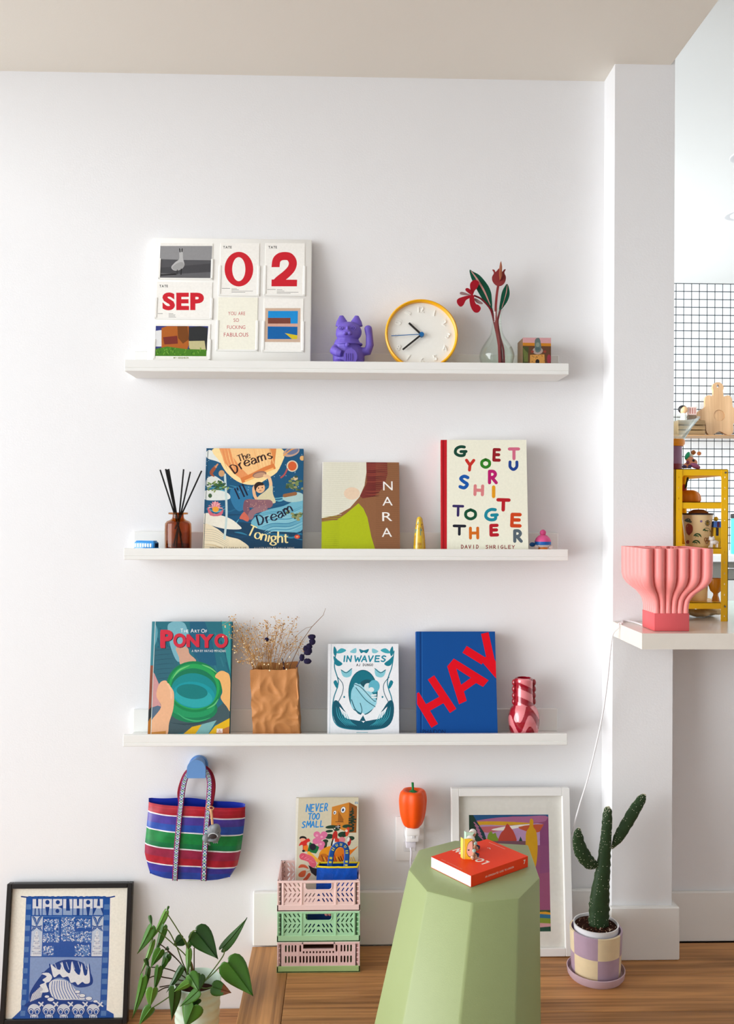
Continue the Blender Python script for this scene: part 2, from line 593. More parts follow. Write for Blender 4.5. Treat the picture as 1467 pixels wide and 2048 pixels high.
class Art:
    """Flat print: coloured polygons laid on one face of a thing."""

    def __init__(s, pm, rect=None, to3=None, eps=1.2e-5, lift=6e-5):
        s.pm, s.rect, s.L = pm, rect, 0
        s.eps, s.lift = eps, lift
        s.to3 = to3 or (lambda a, b, h: (a, -h, b))
        s.items, s.sid = [], 0
        s.T = (0, 0, 1, 1)

    def crop(s, ox, oy, k, ky=None):
        s.T = (ox, oy, k, ky or k)
        return s

    def loc(s, q):
        return s.pm(s.T[0] + s.T[2] * q[0], s.T[1] + s.T[3] * q[1])

    def raw(s, pts, c, sub=0):
        if s.rect:
            x0, x1, z0, z1 = s.rect
            for ax, lim, sg in ((0, x0, 1), (0, x1, -1), (1, z0, 1), (1, z1, -1)):
                out = []
                for i in range(len(pts)):
                    a, b = pts[i - 1], pts[i]
                    da, db = (a[ax] - lim) * sg, (b[ax] - lim) * sg
                    if (da >= 0) != (db >= 0):
                        t = da / (da - db)
                        out.append((a[0] + (b[0] - a[0]) * t, a[1] + (b[1] - a[1]) * t))
                    if db >= 0:
                        out.append(b)
                pts = out
                if len(pts) < 3:
                    return
        s.items.append((pts, tuple(c), s.sid, sub))

    def nx(s):
        s.sid += 1

    def full(s, c):
        x0, x1, z0, z1 = s.rect
        s.raw([(x0, z0), (x1, z0), (x1, z1), (x0, z1)], c)
        s.nx()

    def poly(s, pts, c, smooth=0):
        if smooth:
            pts = [(q.x, q.y) for q in crv(pts, smooth, True)]
        s.raw([s.loc(q) for q in pts], c)
        s.nx()

    def ell(s, x, y, rx, ry, c, rot=0, n=24):
        ca, sa = cos(rot), sin(rot)
        s.raw([s.loc((x + rx * cos(t) * ca - ry * sin(t) * sa, y + rx * cos(t) * sa + ry * sin(t) * ca)) for t in (2 * pi * k / n for k in range(n))], c)
        s.nx()

    def line(s, pts, w, c, smooth=0, cap=True, nib=0, taper=False, bump=True):
        """ribbon along pts (art px); nib>0 thins strokes that run sideways."""
        p = [Vector((q[0], q[1])) for q in pts]
        if smooth:
            p = crv(p, smooth)
        N = len(p)
        L, R = [], []
        for i in range(N):
            t = p[min(i + 1, N - 1)] - p[max(i - 1, 0)]
            if t.length < 1e-9:
                t = Vector((1, 0))
            t.normalize()
            ww = w * (1 - nib * (1 - abs(t.y) ** 1.3)) if nib else w
            if taper:
                ww *= .15 + .85 * sin(pi * (i + .3) / (N - .4))
            nn = Vector((-t.y, t.x)) * (ww / 2)
            L.append(p[i] + nn)
            R.append(p[i] - nn)
        s.sid += 1
        for i in range(N - 1):
            a, b = L[i], R[i]
            a2, b2 = L[i + 1], R[i + 1]
            if not smooth and not taper and N > 2:
                t = (p[i + 1] - p[i]).normalized()
                ww = w * (1 - nib * (1 - abs(t.y) ** 1.3)) if nib else w
                nn = Vector((-t.y, t.x)) * (ww / 2)
                a, b, a2, b2 = p[i] + nn, p[i] - nn, p[i + 1] + nn, p[i + 1] - nn
            s.raw([s.loc(a), s.loc(a2), s.loc(b2), s.loc(b)], c, i % 3)
        js = range(N) if (cap and not smooth and not nib) else ((0, N - 1) if cap and not nib else ())
        if nib and not smooth:
            for i in range(N):
                s.raw([s.loc((p[i].x + w * .2 * cos(2 * pi * k / 8), p[i].y + w * .2 * sin(2 * pi * k / 8))) for k in range(8)], c, 4)
        for i in js:
            r = (L[i] - R[i]).length / 2 if N < 3 or smooth or taper else w / 2
            s.raw([s.loc((p[i].x + r * cos(2 * pi * k / 10), p[i].y + r * sin(2 * pi * k / 10))) for k in range(10)], c, 3 + i % 2)
        s.sid += 1

    def text(s, txt, x, y, h, c, rot=0, sx=1, track=.16, off=0, align='l', space=.45, width=None, shear=0):
        gl = [glyph(ch, off) if ch != ' ' else (None, space) for ch in txt]
        tot = sum(g[1] for g in gl) + track * (len(gl) - 1)
        if width:
            sx = width / (tot * h)
        xx = {'l': 0, 'c': -tot / 2, 'r': -tot}[align]
        ca, sa = cos(radians(rot)), sin(radians(rot))
        for ps, w in gl:
            if ps:
                for p in ps:
                    pts = []
                    for (gx, gy) in p:
                        u, v = (xx + gx + shear * gy) * h * sx, gy * h
                        pts.append(s.loc((x + u * ca - v * sa, y - u * sa - v * ca)))
                    s.raw(pts, c)
            xx += w + track
        s.nx()

    def hand(s, ch, x, y, w, h, c, lw, rot=0, nib=0, serif=0, shear=0, cap=True):
        """one drawn letter, box lower-left at x,y (y down)."""
        ca, sa = cos(radians(rot)), sin(radians(rot))

        def tr(q):
            u, v = q[0] * w + shear * q[1] * h, q[1] * h
            return (x + u * ca - v * sa, y - u * sa - v * ca)
        sm = False
        for st in STROKES[ch]:
            if st == 'c':
                sm = True
                continue
            pts = [tr(q) for q in st]
            s.line(pts, lw, c, 6 if sm else 0, cap=cap, nib=nib, bump=False)
            if serif and not sm:
                for q, o in ((st[0], st[1]), (st[-1], st[-2])):
                    if abs(q[0] - o[0]) < .12 and abs(q[1] - o[1]) > .3:
                        e = serif
                        a, b = tr((q[0] - e / w, q[1])), tr((q[0] + e / w, q[1]))
                        s.line([a, b], lw * .45, c, 0, cap=False, bump=False)
            sm = False
        s.nx()

    def book(s, txt, pts, h, c, lw):
        """serif lettering running along a path of art px points."""
        path = crv(pts, 10)
        ws = [(LOWW.get(ch, .78) if (ch.islower() or ch in "'I") else .86) * h for ch in txt]
        Ltot = sum((path[i + 1] - path[i]).length for i in range(len(path) - 1))
        k = Ltot / sum(ws)
        d = 0
        for ch, w in zip(txt, ws):
            acc = 0
            for i in range(len(path) - 1):
                seg = path[i + 1] - path[i]
                if acc + seg.length >= d or i == len(path) - 2:
                    q = path[i] + seg * ((d - acc) / seg.length)
                    ang = -math.degrees(math.atan2(seg.y, seg.x))
                    break
                acc += seg.length
            if ch in STROKES:
                s.hand(ch, q.x, q.y, h * (.78 if ch.isupper() else 1) * min(1.05, k * .97), h, c, lw, ang, nib=.6, serif=.07 * h, cap=False)
            d += w * k

    def build(s, name, parent, m=None):
        # every piece lies just above whatever it overlaps
        n = len(s.items)
        bx = np.array([(min(q[0] for q in t[0]), max(q[0] for q in t[0]), min(q[1] for q in t[0]), max(q[1] for q in t[0])) for t in s.items])
        sid = np.array([t[2] for t in s.items])
        lev = np.zeros(n)
        mb = MB()
        for i, (pts, c, sd, sub) in enumerate(s.items):
            k = (sid[:i] != sd) & (bx[:i, 0] < bx[i, 1]) & (bx[:i, 1] > bx[i, 0]) & (bx[:i, 2] < bx[i, 3]) & (bx[:i, 3] > bx[i, 2])
            if k.any():
                lev[i] = lev[:i][k].max() + 1
            h = s.lift + (lev[i] + .17 * sub) * s.eps
            mb.add([s.to3(a, b, h) for a, b in pts], [tuple(range(len(pts)))], c)
        return mb.build(name, m or printmat(), parent, smooth=0, fixn=False)


print('helpers ok')

# ------------------------------------------------------------------ the room
WALLM = mat((236, 236, 237), .75, 0, .25, .01, 6, .14, 240)
TRIMM = mat((238, 237, 233), .45, 0, .4, .01, 8)
CEILM = mat((236, 231, 221), .8, 0, .2, .01, 5, .1, 200)
OAK1, OAK2 = (122, 80, 42), (206, 148, 90)
PLANKX = woodmat(OAK1, OAK2, 0)
PLANKY = woodmat(OAK1, OAK2, 1)
LOW = -.1728
HC, KC = 2.362, 2.637
PXL, PXR, PY = .541, .701, -.093
CT = .8894


def sbox(name, m, *a, **k):
    return struct(MB().box(*a, **k).build(name, m))


sbox('wall_back', WALLM, -1.9, PXL, 0, .12, LOW - .05, KC)
sbox('pillar', WALLM, PXL, PXR, PY, .12, 0, KC)
sbox('wall_counter', WALLM, PXR, 2.7, 0, .12, 0, CT - .038)
sbox('ceiling', CEILM, -1.9, .69, -3.6, 0, HC, KC)
struct(MB().prism([(.69, -3.6), (3.6, -3.6), (3.6, 3.2), (-1.3, 3.2), (-1.3, .12), (.69, .12)], KC, KC + .05, to3=lambda a, b, h: (a, b, h)).build('ceiling_kitchen', mat((228, 230, 228), .8, 0, .2, .012, 5)))
sbox('wall_kitchen_right', WALLM, 3.6, 3.7, .1, 3.2, 0, KC)
sbox('wall_right', WALLM, 2.7, 2.8, -3.6, .12, LOW, KC)  # unseen room wall, added to block sky light from the right
sbox('wall_front', WALLM, -2.7, 2.8, -3.7, -3.6, LOW - .05, KC)  # unseen wall behind the camera, added to block sky light
fl = sbox('floor', mat((70, 48, 28), .8), -.39, 3.6, -3.6, 3.1, -.16, -.012)
fl2 = sbox('floor_lower', mat((70, 48, 28), .8), -2.7, -.39, -3.6, 0, LOW - .06, LOW - .012)
sbox('trim_step', PLANKY, -.4125, -.39, -2.6, 0, LOW, -.014)


def plank(me, x, y, z, parent):
    o = link('plank', me, parent)
    o.location = (x, y, z)
    return o


def plank_mesh(lx, ly, m):
    return MB().box(0, lx, 0, ly, -.012, 0, .0012).mesh('plank', m)


pm_a = plank_mesh(1.198, .1585, PLANKX)
pm_b = plank_mesh(.4, .1585, PLANKX)
pm_c = plank_mesh(.102, 1.25, PLANKY)
for i in range(12):
    y = -.015 - .16 * (i + 1)
    x = -.3095
    if i % 3 != 1:
        first = (.4, .8, .4)[i % 3]
        me = pm_b if first == .4 else plank_mesh(.7985, .1585, PLANKX)
        plank(me, x, y, 0, fl)
        x += first
    while x < 1.5:
        plank(pm_a, x, y, 0, fl)
        x += 1.2
for y in (-1.265, -2.518):
    plank(pm_c, -.4125, y, 0, fl)
for i in range(10):
    y = -.002 - .16 * (i + 1)
    x = -.414 - 1.2 - (.37 * i) % 1.2 + 0
    lead = -.414 - (x + 1.2)
    if lead > .05:
        plank(plank_mesh(lead - .002, .1585, PLANKX), x + 1.2, y, LOW, fl2)
    plank(pm_a, x, y, LOW, fl2)
sbox('baseboard_back', TRIMM, -.4115, PXL, -.015, 0, 0, .146, b=.003)
struct(MB().box(.533, .717, -.109, PY, 0, .14, .003).box(PXR, .717, -.1, 0, 0, .14, .003).build('baseboard_pillar', TRIMM))
sbox('baseboard_right', TRIMM, .717, 2.7, -.012, 0, 0, .137, b=.003)

# counter over the half wall, notched round the pillar
cm = mat((226, 219, 208), .22, 0, .5, .03, 60)
c = MB()
c.prism([(PXL, -.318), (2.6, -.318), (2.6, .45), (PXR + .001, .45), (PXR + .001, PY - .001), (PXL, PY - .001)], CT - .038, CT, to3=lambda a, b, h: (a, b, h))
tag(c.build('countertop', cm), 'pale stone countertop jutting out past the white pillar', 'countertop')

# ------------------------------------------------------------------ kitchen beyond
wk = sbox('wall_kitchen', mat((74, 80, 86), .8), -.2, 3.6, 3.1, 3.2, 0, KC)
tm = MB().box(-.0224, .0224, -.005, 0, -.0224, .0224, .0012).mesh('tile', mat((232, 236, 238), .18, 0, .5, .02, 5))
x00 = P(1352, 700, 3.1).x
for i in range(9):
    for j in range(33):
        o = link('tile', tm, wk)
        o.location = (x00 - .03 + .05 * i, 3.1, KC - .0275 - .05 * j)
rest = MB()
for i in range(-30, 64):
    for j in range(37):
        if (0 <= i < 9 and j < 33) or x00 - .03 + .05 * i > 3.57 or x00 - .03 + .05 * i < -.17:
            continue
        cx_, cz_ = x00 - .03 + .05 * i, KC - .0275 - .05 * j
        rest.box(cx_ - .0224, cx_ + .0224, 3.095, 3.1, cz_ - .0224, cz_ + .0224)
stuff(rest.build('tile_field', mat((232, 236, 238), .18, 0, .5, .02, 5), wk, 0))
# back cabinets and worktop
kb = thing('base_cabinet', 'grey and white base cabinets under the kitchen worktop by the tiled wall', 'cabinet', (1.9, 2.5, 0))
kb_x = -1.9
MB().box(-.5, .8, .02, .58, .1, .9).build('body', mat((150, 150, 142), .6), kb)
for i in range(3):
    d = MB().box(-.5 + .434 * i, -.07 + .434 * i, 0, .02, .8, .9, .002).build('drawer', mat((128, 128, 120), .5), kb)
    MB().box(-.33 + .434 * i, -.24 + .434 * i, -.012, 0, .86, .868, .002).build('handle', mat((200, 200, 198), .3, 1), d)
    MB().box(-.5 + .434 * i, -.07 + .434 * i, 0, .02, .1, .795, .002).build('door', mat((224, 226, 224), .4), kb)
MB().box(-.5, .8, .05, .56, 0, .1).build('plinth', mat((180, 180, 176), .6), kb)
tag(MB().box(1.4, 2.7, 2.47, 3.1, .9, .94, .003).build('kitchen_worktop', mat((236, 238, 238), .3)), 'white worktop along the tiled kitchen wall', 'worktop')
tc_ = P(1468, 1095, 2.6)
t = thing('canister', 'teal canister with a black lid on the white kitchen worktop', 'canister', (tc_.x + .045, 2.62, .94))
MB().lathe([(0, 0), (.052, 0), (.054, .004), (.054, .2), (.05, .205), (0, .205)], 28).build('body', mat((70, 200, 190), .3), t)
MB().lathe([(0, .206), (.055, .206), (.056, .21), (.056, .228), (.05, .232), (.014, .233), (.012, .245), (0, .246)], 28).build('lid', mat((20, 20, 22), .4), t)

for px, py in ((1482, 430), (1500, 312)):
    q = Pz(px, py, KC)
    L = thing('ceiling_light', 'round white recessed light in the kitchen ceiling, ' + ('farther of the two' if py == 430 else 'nearer of the two'), 'ceiling light', (q.x, q.y, KC), group='recessed kitchen lights')
    MB().lathe([(.05, -.001), (.07, -.004), (.078, -.003), (.08, 0)], 28).build('trim_ring', mat((205, 206, 208), .4), L)
    MB().lathe([(0, -.004), (.052, -.004), (.052, -.0005)], 28).build('lens', mat((240, 240, 240), .5), L)

# kitchen shelf on the tiles
ks = P(1400, 873, 2.96)
t = thing('kitchen_shelf', 'wooden wall shelf on the black grouted white kitchen tiles', 'shelf', (1.72, 3.095, ks.z - .012))
mo = woodmat((150, 108, 66), (196, 152, 104), 0, 1.2)
MB().box(-.2, .9, -.17, 0, .012, .02, .001).build('board', mo, t)
for x in (-.1, .7):
    MB().box(x, x + .02, -.12, 0, -.05, .012, .002).build('bracket', mat((220, 220, 220), .4), t)
KS = ks.z + .0082


def kx(px, Y):
    return P(px, 850, Y).x


# round-lobed cutting board
cb = thing('cutting_board', 'pale wooden cutting board with scalloped flower outline leaning on kitchen tiles', 'cutting board', (P(1437, 850, 3.0).x, 2.985, KS), (-.1, 0, 0))
s_ = 5.4 / 1736.5
R0 = 42 * s_
pts = []
for k in range(72):
    a = 2 * pi * k / 72
    r = R0 * (.92 + .15 * cos(6 * a))
    pts.append((r * cos(a) * 1.02, R0 * 1.0 + r * sin(a) * 1.02))
hx = [(-.055, R0 * 1.9), (-.055, R0 * 2.16), (-.06, R0 * 2.3), (-.062, R0 * 2.42), (-.045, R0 * 2.62), (-.02, R0 * 2.7)]
neck = [(-q[0] - .008, q[1]) for q in hx]
top_i = [i for i, q in enumerate(pts) if q[1] > R0 * 1.88 and abs(q[0] + .0) < .05]
poly = pts[:top_i[0]] + [(.033, R0 * 1.9), (.03, R0 * 2.2), (.036, R0 * 2.34), (.03, R0 * 2.5), (.012, R0 * 2.6), (-.012, R0 * 2.6), (-.03, R0 * 2.5), (-.036, R0 * 2.34), (-.03, R0 * 2.2), (-.033, R0 * 1.9)] + pts[top_i[-1] + 1:]
hole = [(.01 * cos(2 * pi * k / 12), R0 * 2.42 + .01 * sin(2 * pi * k / 12)) for k in range(12)]
rec = [(.036 * cos(2 * pi * k / 24), R0 * .98 + .036 * sin(2 * pi * k / 24)) for k in range(24)]
bw = woodmat((186, 142, 98), (222, 182, 138), 2, .6)
MB().prism(poly, 0, .01, [hole, rec]).prism(poly, .0101, .018, [hole]).build('board', bw, cb)
MB().prism([(q[0] * .98, (q[1] - R0 * .98) * .98 + R0 * .98) for q in rec], .006, .0101).build('recess', woodmat((170, 126, 84), (206, 164, 120), 2, .6), cb)

q = P(1378, 871, 2.97)
cr_ = thing('wooden_crate', 'small brown wooden crate on the kitchen shelf beside the flower shaped board', 'crate', (q.x, 2.99, KS))
cz = P(1378, 840, 2.93).z - KS
for i in range(3):
    MB().box(-.085, .085, -.055, -.047, .002 + i * cz / 3, (i + .9) * cz / 3, .001).build('slat', woodmat((110, 84, 50), (150, 118, 76), 0, 1.3), cr_)
    MB().box(-.085, .085, .047, .055, .002 + i * cz / 3, (i + .9) * cz / 3, .001).build('slat', woodmat((110, 84, 50), (150, 118, 76), 0, 1.3), cr_)
MB().box(-.083, -.075, -.047, .047, 0, cz, .001).box(.075, .083, -.047, .047, 0, cz, .001).box(-.075, .075, -.047, .047, 0, .006).build('body', woodmat((110, 84, 50), (150, 118, 76), 1, 1.3), cr_)
MB().box(-.08, .08, -.05, .05, cz - .004, cz).build('lid', woodmat((120, 92, 58), (160, 126, 84), 0, 1.3), cr_)
zt = KS + cz
d = thing('wooden_doll', 'round headed wooden doll with black bobbed hair in the kitchen', 'doll', (P(1366, 830, 2.96).x, 2.96, zt))
MB().lathe([(0, 0), (.018, 0), (.02, .004), (.016, .03), (.012, .046), (0, .048)], 20).build('body', mat((236, 232, 226), .5), d)
MB().ell((0, 0, .066), (.025, .025, .024), 18, 12).build('head', mat((226, 178, 132), .5), d)
MB().ell((-.003, .006, .07), (.0275, .026, .0255), 18, 12).build('hair', mat((20, 18, 18), .5), d)
b = thing('card_box', 'small pale pink striped box beside the doll on the kitchen shelf', 'box', (P(1383, 830, 2.97).x, 2.975, zt))
MB().box(-.024, .024, -.015, .015, 0, .034, .002).build('base', mat((120, 88, 62), .6), b)
MB().box(-.025, .025, -.016, .016, .035, .085, .002).build('sleeve', mat((226, 200, 190), .6), b)
for i in range(3):
    MB().box(-.02 + .015 * i, -.012 + .015 * i, -.0168, -.0158, .042, .078).build('stripe', mat((190, 130, 120), .6), b)

# ------------------------------------------------------------------ picture ledges
LX0, LX1 = -.7353, .4147
S1, S2, S3 = 1.5657 - .0197, 1.0804 - .0197, .5998 - .0197
LEDGE = mat((238, 238, 234), .42, 0, .4, .008, 10)
for sf, lab in ((S1, 'white picture ledge holding the calendar board and yellow clock, top one of three'), (S2, 'white picture ledge holding the reed diffuser and three books, middle one of three'), (S3, 'white picture ledge above the striped bag, lowest one of three')):
    t = thing('picture_ledge', lab, 'shelf', (LX0, 0, sf - .0098), group='picture ledges on the wall')
    MB().box(0, 1.15, -.12, 0, 0, .0095, .0012).build('bottom_board', LEDGE, t)
    MB().box(0, 1.15, -.012, 0, .0095, .07, .0012).build('back_panel', LEDGE, t)
    MB().box(0, 1.15, -.12, -.108, .0095, .0295, .0012).build('front_lip', LEDGE, t)


# ------------------------------------------------------------------ leaning flat things
class Lean:
    """A slab standing on z=floor, front foot at y=yb, leaning back; corners measured in the photo."""

    def __init__(s, name, label, cat, TL, TR, floor, yb, yt, t, yaw=0, BL=None, BR=None, group=None):
        zt = P((TL[0] + TR[0]) / 2, (TL[1] + TR[1]) / 2, yt).z
        h = sqrt((zt - floor) ** 2 + (yt - yb) ** 2)
        th = math.asin((yt - yb) / h)
        z0 = floor + t * sin(th)
        rot = Euler((-th, 0, yaw), 'XYZ')
        R = rot.to_matrix()
        xl = P(TL[0], TL[1], yt).x
        xr = P(TR[0], TR[1], yt).x
        s.loc = Vector(((xl + xr) / 2, yb, z0))
        s.R, s.Ri = R, R.inverted()
        s.root = thing(name, label, cat, s.loc, rot, group)
        a, b = s.pm(*TL), s.pm(*TR)
        s.x0, s.x1, s.h = a[0], b[0], (a[1] + b[1]) / 2
        if BL:
            s.x0 = (s.x0 + s.pm(*BL)[0]) / 2
        if BR:
            s.x1 = (s.x1 + s.pm(*BR)[0]) / 2
        s.t = t
        s.rect = (s.x0, s.x1, 0, s.h)

    def pm(s, px, py):
        d = ray(px, py)
        n = s.R @ Vector((0, -1, 0))
        k = (s.loc - CAM).dot(n) / d.dot(n)
        q = s.Ri @ (CAM + d * k - s.loc)
        return (q.x, q.z)

    def art(s, crop=None, rect=None, y=0):
        a = Art(s.pm, rect or s.rect, to3=(lambda a, b, h: (a, y - h, b)))
        if crop:
            a.crop(*crop)
        return a

    def hard(s, cover, pages=(238, 232, 220), spine=None, ct=.0022, over=.003, rough=.4, edge=None):
        x0, x1, h, t = s.x0, s.x1, s.h, s.t
        m = mat(cover, rough, 0, .35, .03, 30)
        MB().box(x0, x1, 0, ct, 0, h, .0006).build('front_cover', m, s.root)
        MB().box(x0, x1, t - ct, t, 0, h, .0006).build('back_cover', mat(edge or cover, rough), s.root)
        MB().box(x0, x0 + ct, ct, t - ct, 0, h, .0004).build('spine', mat(spine or cover, rough), s.root)
        MB().box(x0 + ct, x1 - over, ct, t - ct, over, h - over).build('page_block', mat(pages, .8, 0, .2, .05, 60, stretch=(1, 40, 1)), s.root)
        return s

# ------------------------------------------------------------------ top ledge
RED, INK, PAPER = (206, 30, 46), (24, 22, 24), (246, 244, 238)
K1 = (240, 450, 420 / 1467)
cal = Lean('perpetual_calendar', 'white pocket calendar board with red numerals standing on the top ledge', 'calendar', (306, 475), (624, 478.5), S1, -.083, -.019, .018, BL=(292, 719), BR=(620, 721))
WH = mat((244, 243, 238), .35, 0, .4, .01, 10)
MB().box(cal.x0, cal.x1, 0, cal.t, 0, cal.h, .003, 2).build('board', WH, cal.root)


def crect(x0, y0, x1, y1):
    k = K1[2]
    a = cal.pm(K1[0] + k * x0, K1[1] + k * y1)
    b = cal.pm(K1[0] + k * x1, K1[1] + k * y0)
    return (a[0], b[0], a[1], b[1])


def card(x0, y0, x1, y1, c, wide):
    r = crect(x0, y0, x1, y1)
    cp = MB().box(r[0], r[1], -.0012, 0, r[2], r[3]).build('card', mat(c, .5), cal.root)
    a = cal.art(K1, rect=r, y=-.0012)
    a.full(c)
    zz = r[2] + (r[3] - r[2]) * .56
    e = .0032
    pk = MB().box(r[0] - .003, r[0] + e, -.0026, 0, r[2] - .003, zz, .0008).box(r[1] - e, r[1] + .003, -.0026, 0, r[2] - .003, zz, .0008)
    pk.box(r[0] - .003, r[1] + .003, -.0026, 0, r[2] - .004, r[2] + .001, .0008)
    pk.build('pocket', WH, cal.root)
    return a, cp


# monochrome landscape card
a, cp = card(272, 132, 648, 372, PAPER, 1)
a.poly([(280, 148), (644, 148), (640, 250), (278, 250)], (146, 146, 148))
a.poly([(278, 240), (470, 246), (640, 248), (632, 372), (274, 368)], (84, 84, 88))
a.poly([(276, 300), (640, 270), (634, 330), (275, 345)], (70, 70, 74))
a.poly([(276, 335), (400, 345), (632, 330), (630, 372), (274, 370)], (100, 100, 103))
a.poly([(275, 348), (390, 340), (395, 350), (275, 356)], (34, 34, 36))
a.poly([(358, 295), (385, 262), (412, 240), (414, 195), (424, 180), (438, 188), (440, 235), (450, 275), (440, 300), (410, 318), (375, 318)], (186, 186, 186), 4)
a.poly([(366, 296), (400, 268), (436, 262), (446, 290), (410, 316), (378, 314)], (160, 160, 160), 4)
a.line([(420, 190), (416, 168)], 7, (24, 24, 26))
a.line([(432, 188), (434, 168)], 7, (24, 24, 26))
a.line([(400, 316), (398, 345)], 6, (50, 50, 52))
a.line([(428, 310), (426, 346)], 8, (40, 40, 42))
a.build('print', cp)
for x, ch, w in ((693, '0', 0), (1010, '2', 0)):
    a, cp = card(x, 130, x + 280, 486, PAPER, 0)
    a.text('TATE', x + 27 if ch == '0' else x + 26, 165, 16, INK, 0, .95, .12, .025)
    if ch == '0':
        a.ell(830, 310, 100, 121, RED, 0, 40)
        a.ell(829, 310, 46, 84, PAPER, 0, 32)
    else:
        a.line([(1085, 300), (1092, 250), (1115, 225), (1150, 218), (1185, 226), (1206, 262), (1196, 305), (1160, 345), (1110, 385), (1085, 412)], 56, RED, 6, cap=False)
        a.poly([(1058, 382), (1236, 384), (1235, 430), (1057, 430)], RED)
        a.poly([(1030, 296), (1114, 296), (1114, 330), (1030, 330)], PAPER)
    y = 444 if ch == '0' else 452
    a.line([(x + 18, y), (x + 76, y)], 2.6, (70, 66, 66), cap=False)
    for k in range(4):
        a.line([(x + 85, y + 2 + 8.5 * k), (x + 85 + (38, 52, 150, 96)[k], y + 2 + 8.5 * k)], 2.4, (110, 106, 106), cap=False)
    a.build('print', cp)
a, cp = card(248, 402, 645, 650, PAPER, 1)
a.text('TATE', 275, 436, 16, INK, 0, .95, .12, .025)
a.text('SEP', 296, 588, 106, RED, 0, 1, .07, .05, width=290)
a.line([(264, 620), (298, 620)], 2.6, (70, 66, 66), cap=False)
for k in range(4):
    a.line([(340, 621 + 8 * k), (340 + (32, 46, 44, 52)[k], 621 + 8 * k)], 2.4, (110, 106, 106), cap=False)
a.build('print', cp)
# landscape postcard (plain stand-in: meadow under dark trees)
a, cp = card(236, 694, 632, 936, PAPER, 1)
a.poly([(250, 706), (616, 708), (602, 918), (242, 916)], (52, 60, 128))
a.poly([(250, 740), (290, 735), (300, 850), (244, 850)], (226, 226, 226))
a.poly([(290, 720), (330, 708), (480, 708), (495, 800), (470, 868), (290, 868)], (176, 96, 34))
a.poly([(400, 708), (470, 708), (482, 800), (440, 830), (405, 790)], (118, 66, 22))
a.poly([(480, 716), (560, 708), (612, 720), (606, 880), (480, 870)], (44, 46, 48))
a.poly([(480, 812), (590, 810), (600, 880), (484, 888)], (196, 188, 140))
a.poly([(300, 785), (400, 775), (404, 830), (310, 836)], (120, 44, 36))
r2 = random.Random(3)
a.poly([(243, 868), (330, 850), (460, 868), (604, 872), (602, 918), (242, 916)], (72, 128, 32))
for k in range(40):
    x, y = r2.uniform(246, 596), r2.uniform(868, 912)
    a.line([(x, y), (x + r2.uniform(-10, 10), y - r2.uniform(6, 16))], 5, r2.choice([(96, 156, 44), (52, 104, 26), (120, 168, 60)]), cap=False, bump=False)
a.nx()
a.text('MY NEIGHBOR', 374, 934, 10, (120, 128, 50), 0, 1, .14, .025, width=106)
a.build('print', cp)
a, cp = card(676, 508, 962, 872, (244, 242, 226), 0)
for txt, y, h, x, w in (('YOU ARE', 631, 24, 755, 118), ('SO', 678, 24, 793, 37), ('FUCKING', 727, 24, 747, 128), ('FABULOUS', 781, 27, 725, 170)):
    a.text(txt, x, y, h, (186, 40, 62), 0, 1, .16, 0, width=w)
a.build('print', cp)
# abstract blue card (plain stand-in)
a, cp = card(998, 516, 1280, 878, PAPER, 0)
a.poly([(1014, 582), (1260, 582), (1257, 820), (1010, 818)], (206, 178, 156))
a.poly([(1034, 602), (1242, 602), (1240, 690), (1032, 690)], (20, 142, 214))
a.poly([(1032, 650), (1190, 650), (1190, 690), (1032, 690)], (122, 66, 54))
a.poly([(1032, 690), (1240, 690), (1239, 712), (1031, 710)], (214, 166, 148))
a.poly([(1031, 710), (1239, 712), (1237, 798), (1030, 798)], (8, 98, 168))
a.poly([(1150, 756), (1238, 772), (1237, 798), (1200, 798)], (212, 190, 40))
a.build('print', cp)

# lucky cat
PURP = mat((112, 92, 190), .5, 0, .4, .02, 60)
cpt = P(697, 700, -.062)
ct = thing('lucky_cat', 'purple waving cat figure with one raised paw on the top ledge', 'figurine', (cpt.x, -.0575, S1 + .0004))
b = MB()
sc = 1 / spx(-.062)


def cz(y):
    return P(697, y, -.062).z - S1


def cx(x):
    return (x - 697) * sc


b.ell((0, .002, .042), (.043, .034, .045))
b.ell((cx(694), 0, .072), (.036, .029, .03))
b.ell((cx(678), -.012, .014), (.022, .028, .02))
b.ell((cx(716), -.012, .014), (.022, .028, .02))
b.ell((cx(697), .0, cz(664)), (.0345, .029, .0275), 24, 16)
b.ell((cx(696), -.006, cz(669)), (.0335, .026, .021), 24, 16)
b.ell((cx(694.5), -.0305, cz(668)), (.0095, .008, .0065))
b.ell((cx(694.5), -.030, cz(661)), (.0035, .0065, .007))
b.ell((cx(690), -.0335, cz(671)), (.0058, .006, .005))
b.ell((cx(699), -.0335, cz(671)), (.0058, .006, .005))
for ex in (683, 712):
    sg = -1 if ex < 697 else 1
    b.tube([(cx(ex), .002, cz(652)), (cx(ex + sg * 0), .003, cz(642)), (cx(ex + sg * 1), .004, cz(630))], [.0175, .0145, .005], 14, flat=(1, .5))
b.tube([(cx(672), -.006, cz(698)), (cx(668), -.018, cz(704)), (cx(676), -.03, cz(709)), (cx(683), -.033, cz(711))], [.013, .012, .0105, .0085], 12)
b.tube([(cx(722), .0, cz(703)), (cx(735), -.004, cz(702)), (cx(739), -.006, cz(690)), (cx(738), -.007, cz(672)), (cx(736), -.008, cz(660))], [.0125, .0125, .011, .0095, .0105], 12)
b.ell((cx(735.5), -.009, cz(658)), (.0105, .0095, .009))
for q in b.v:
    q.z = max(q.z, .0004)
body = blob(b, 'body', PURP, ct, .0014, 2)
cr2 = MB()
cr2.tube([((.034) * cos(t), -.002 + .029 * sin(t), cz(689)) for t in (2 * pi * k / 36 for k in range(37))], .0028, 8).build('collar', PURP, ct)
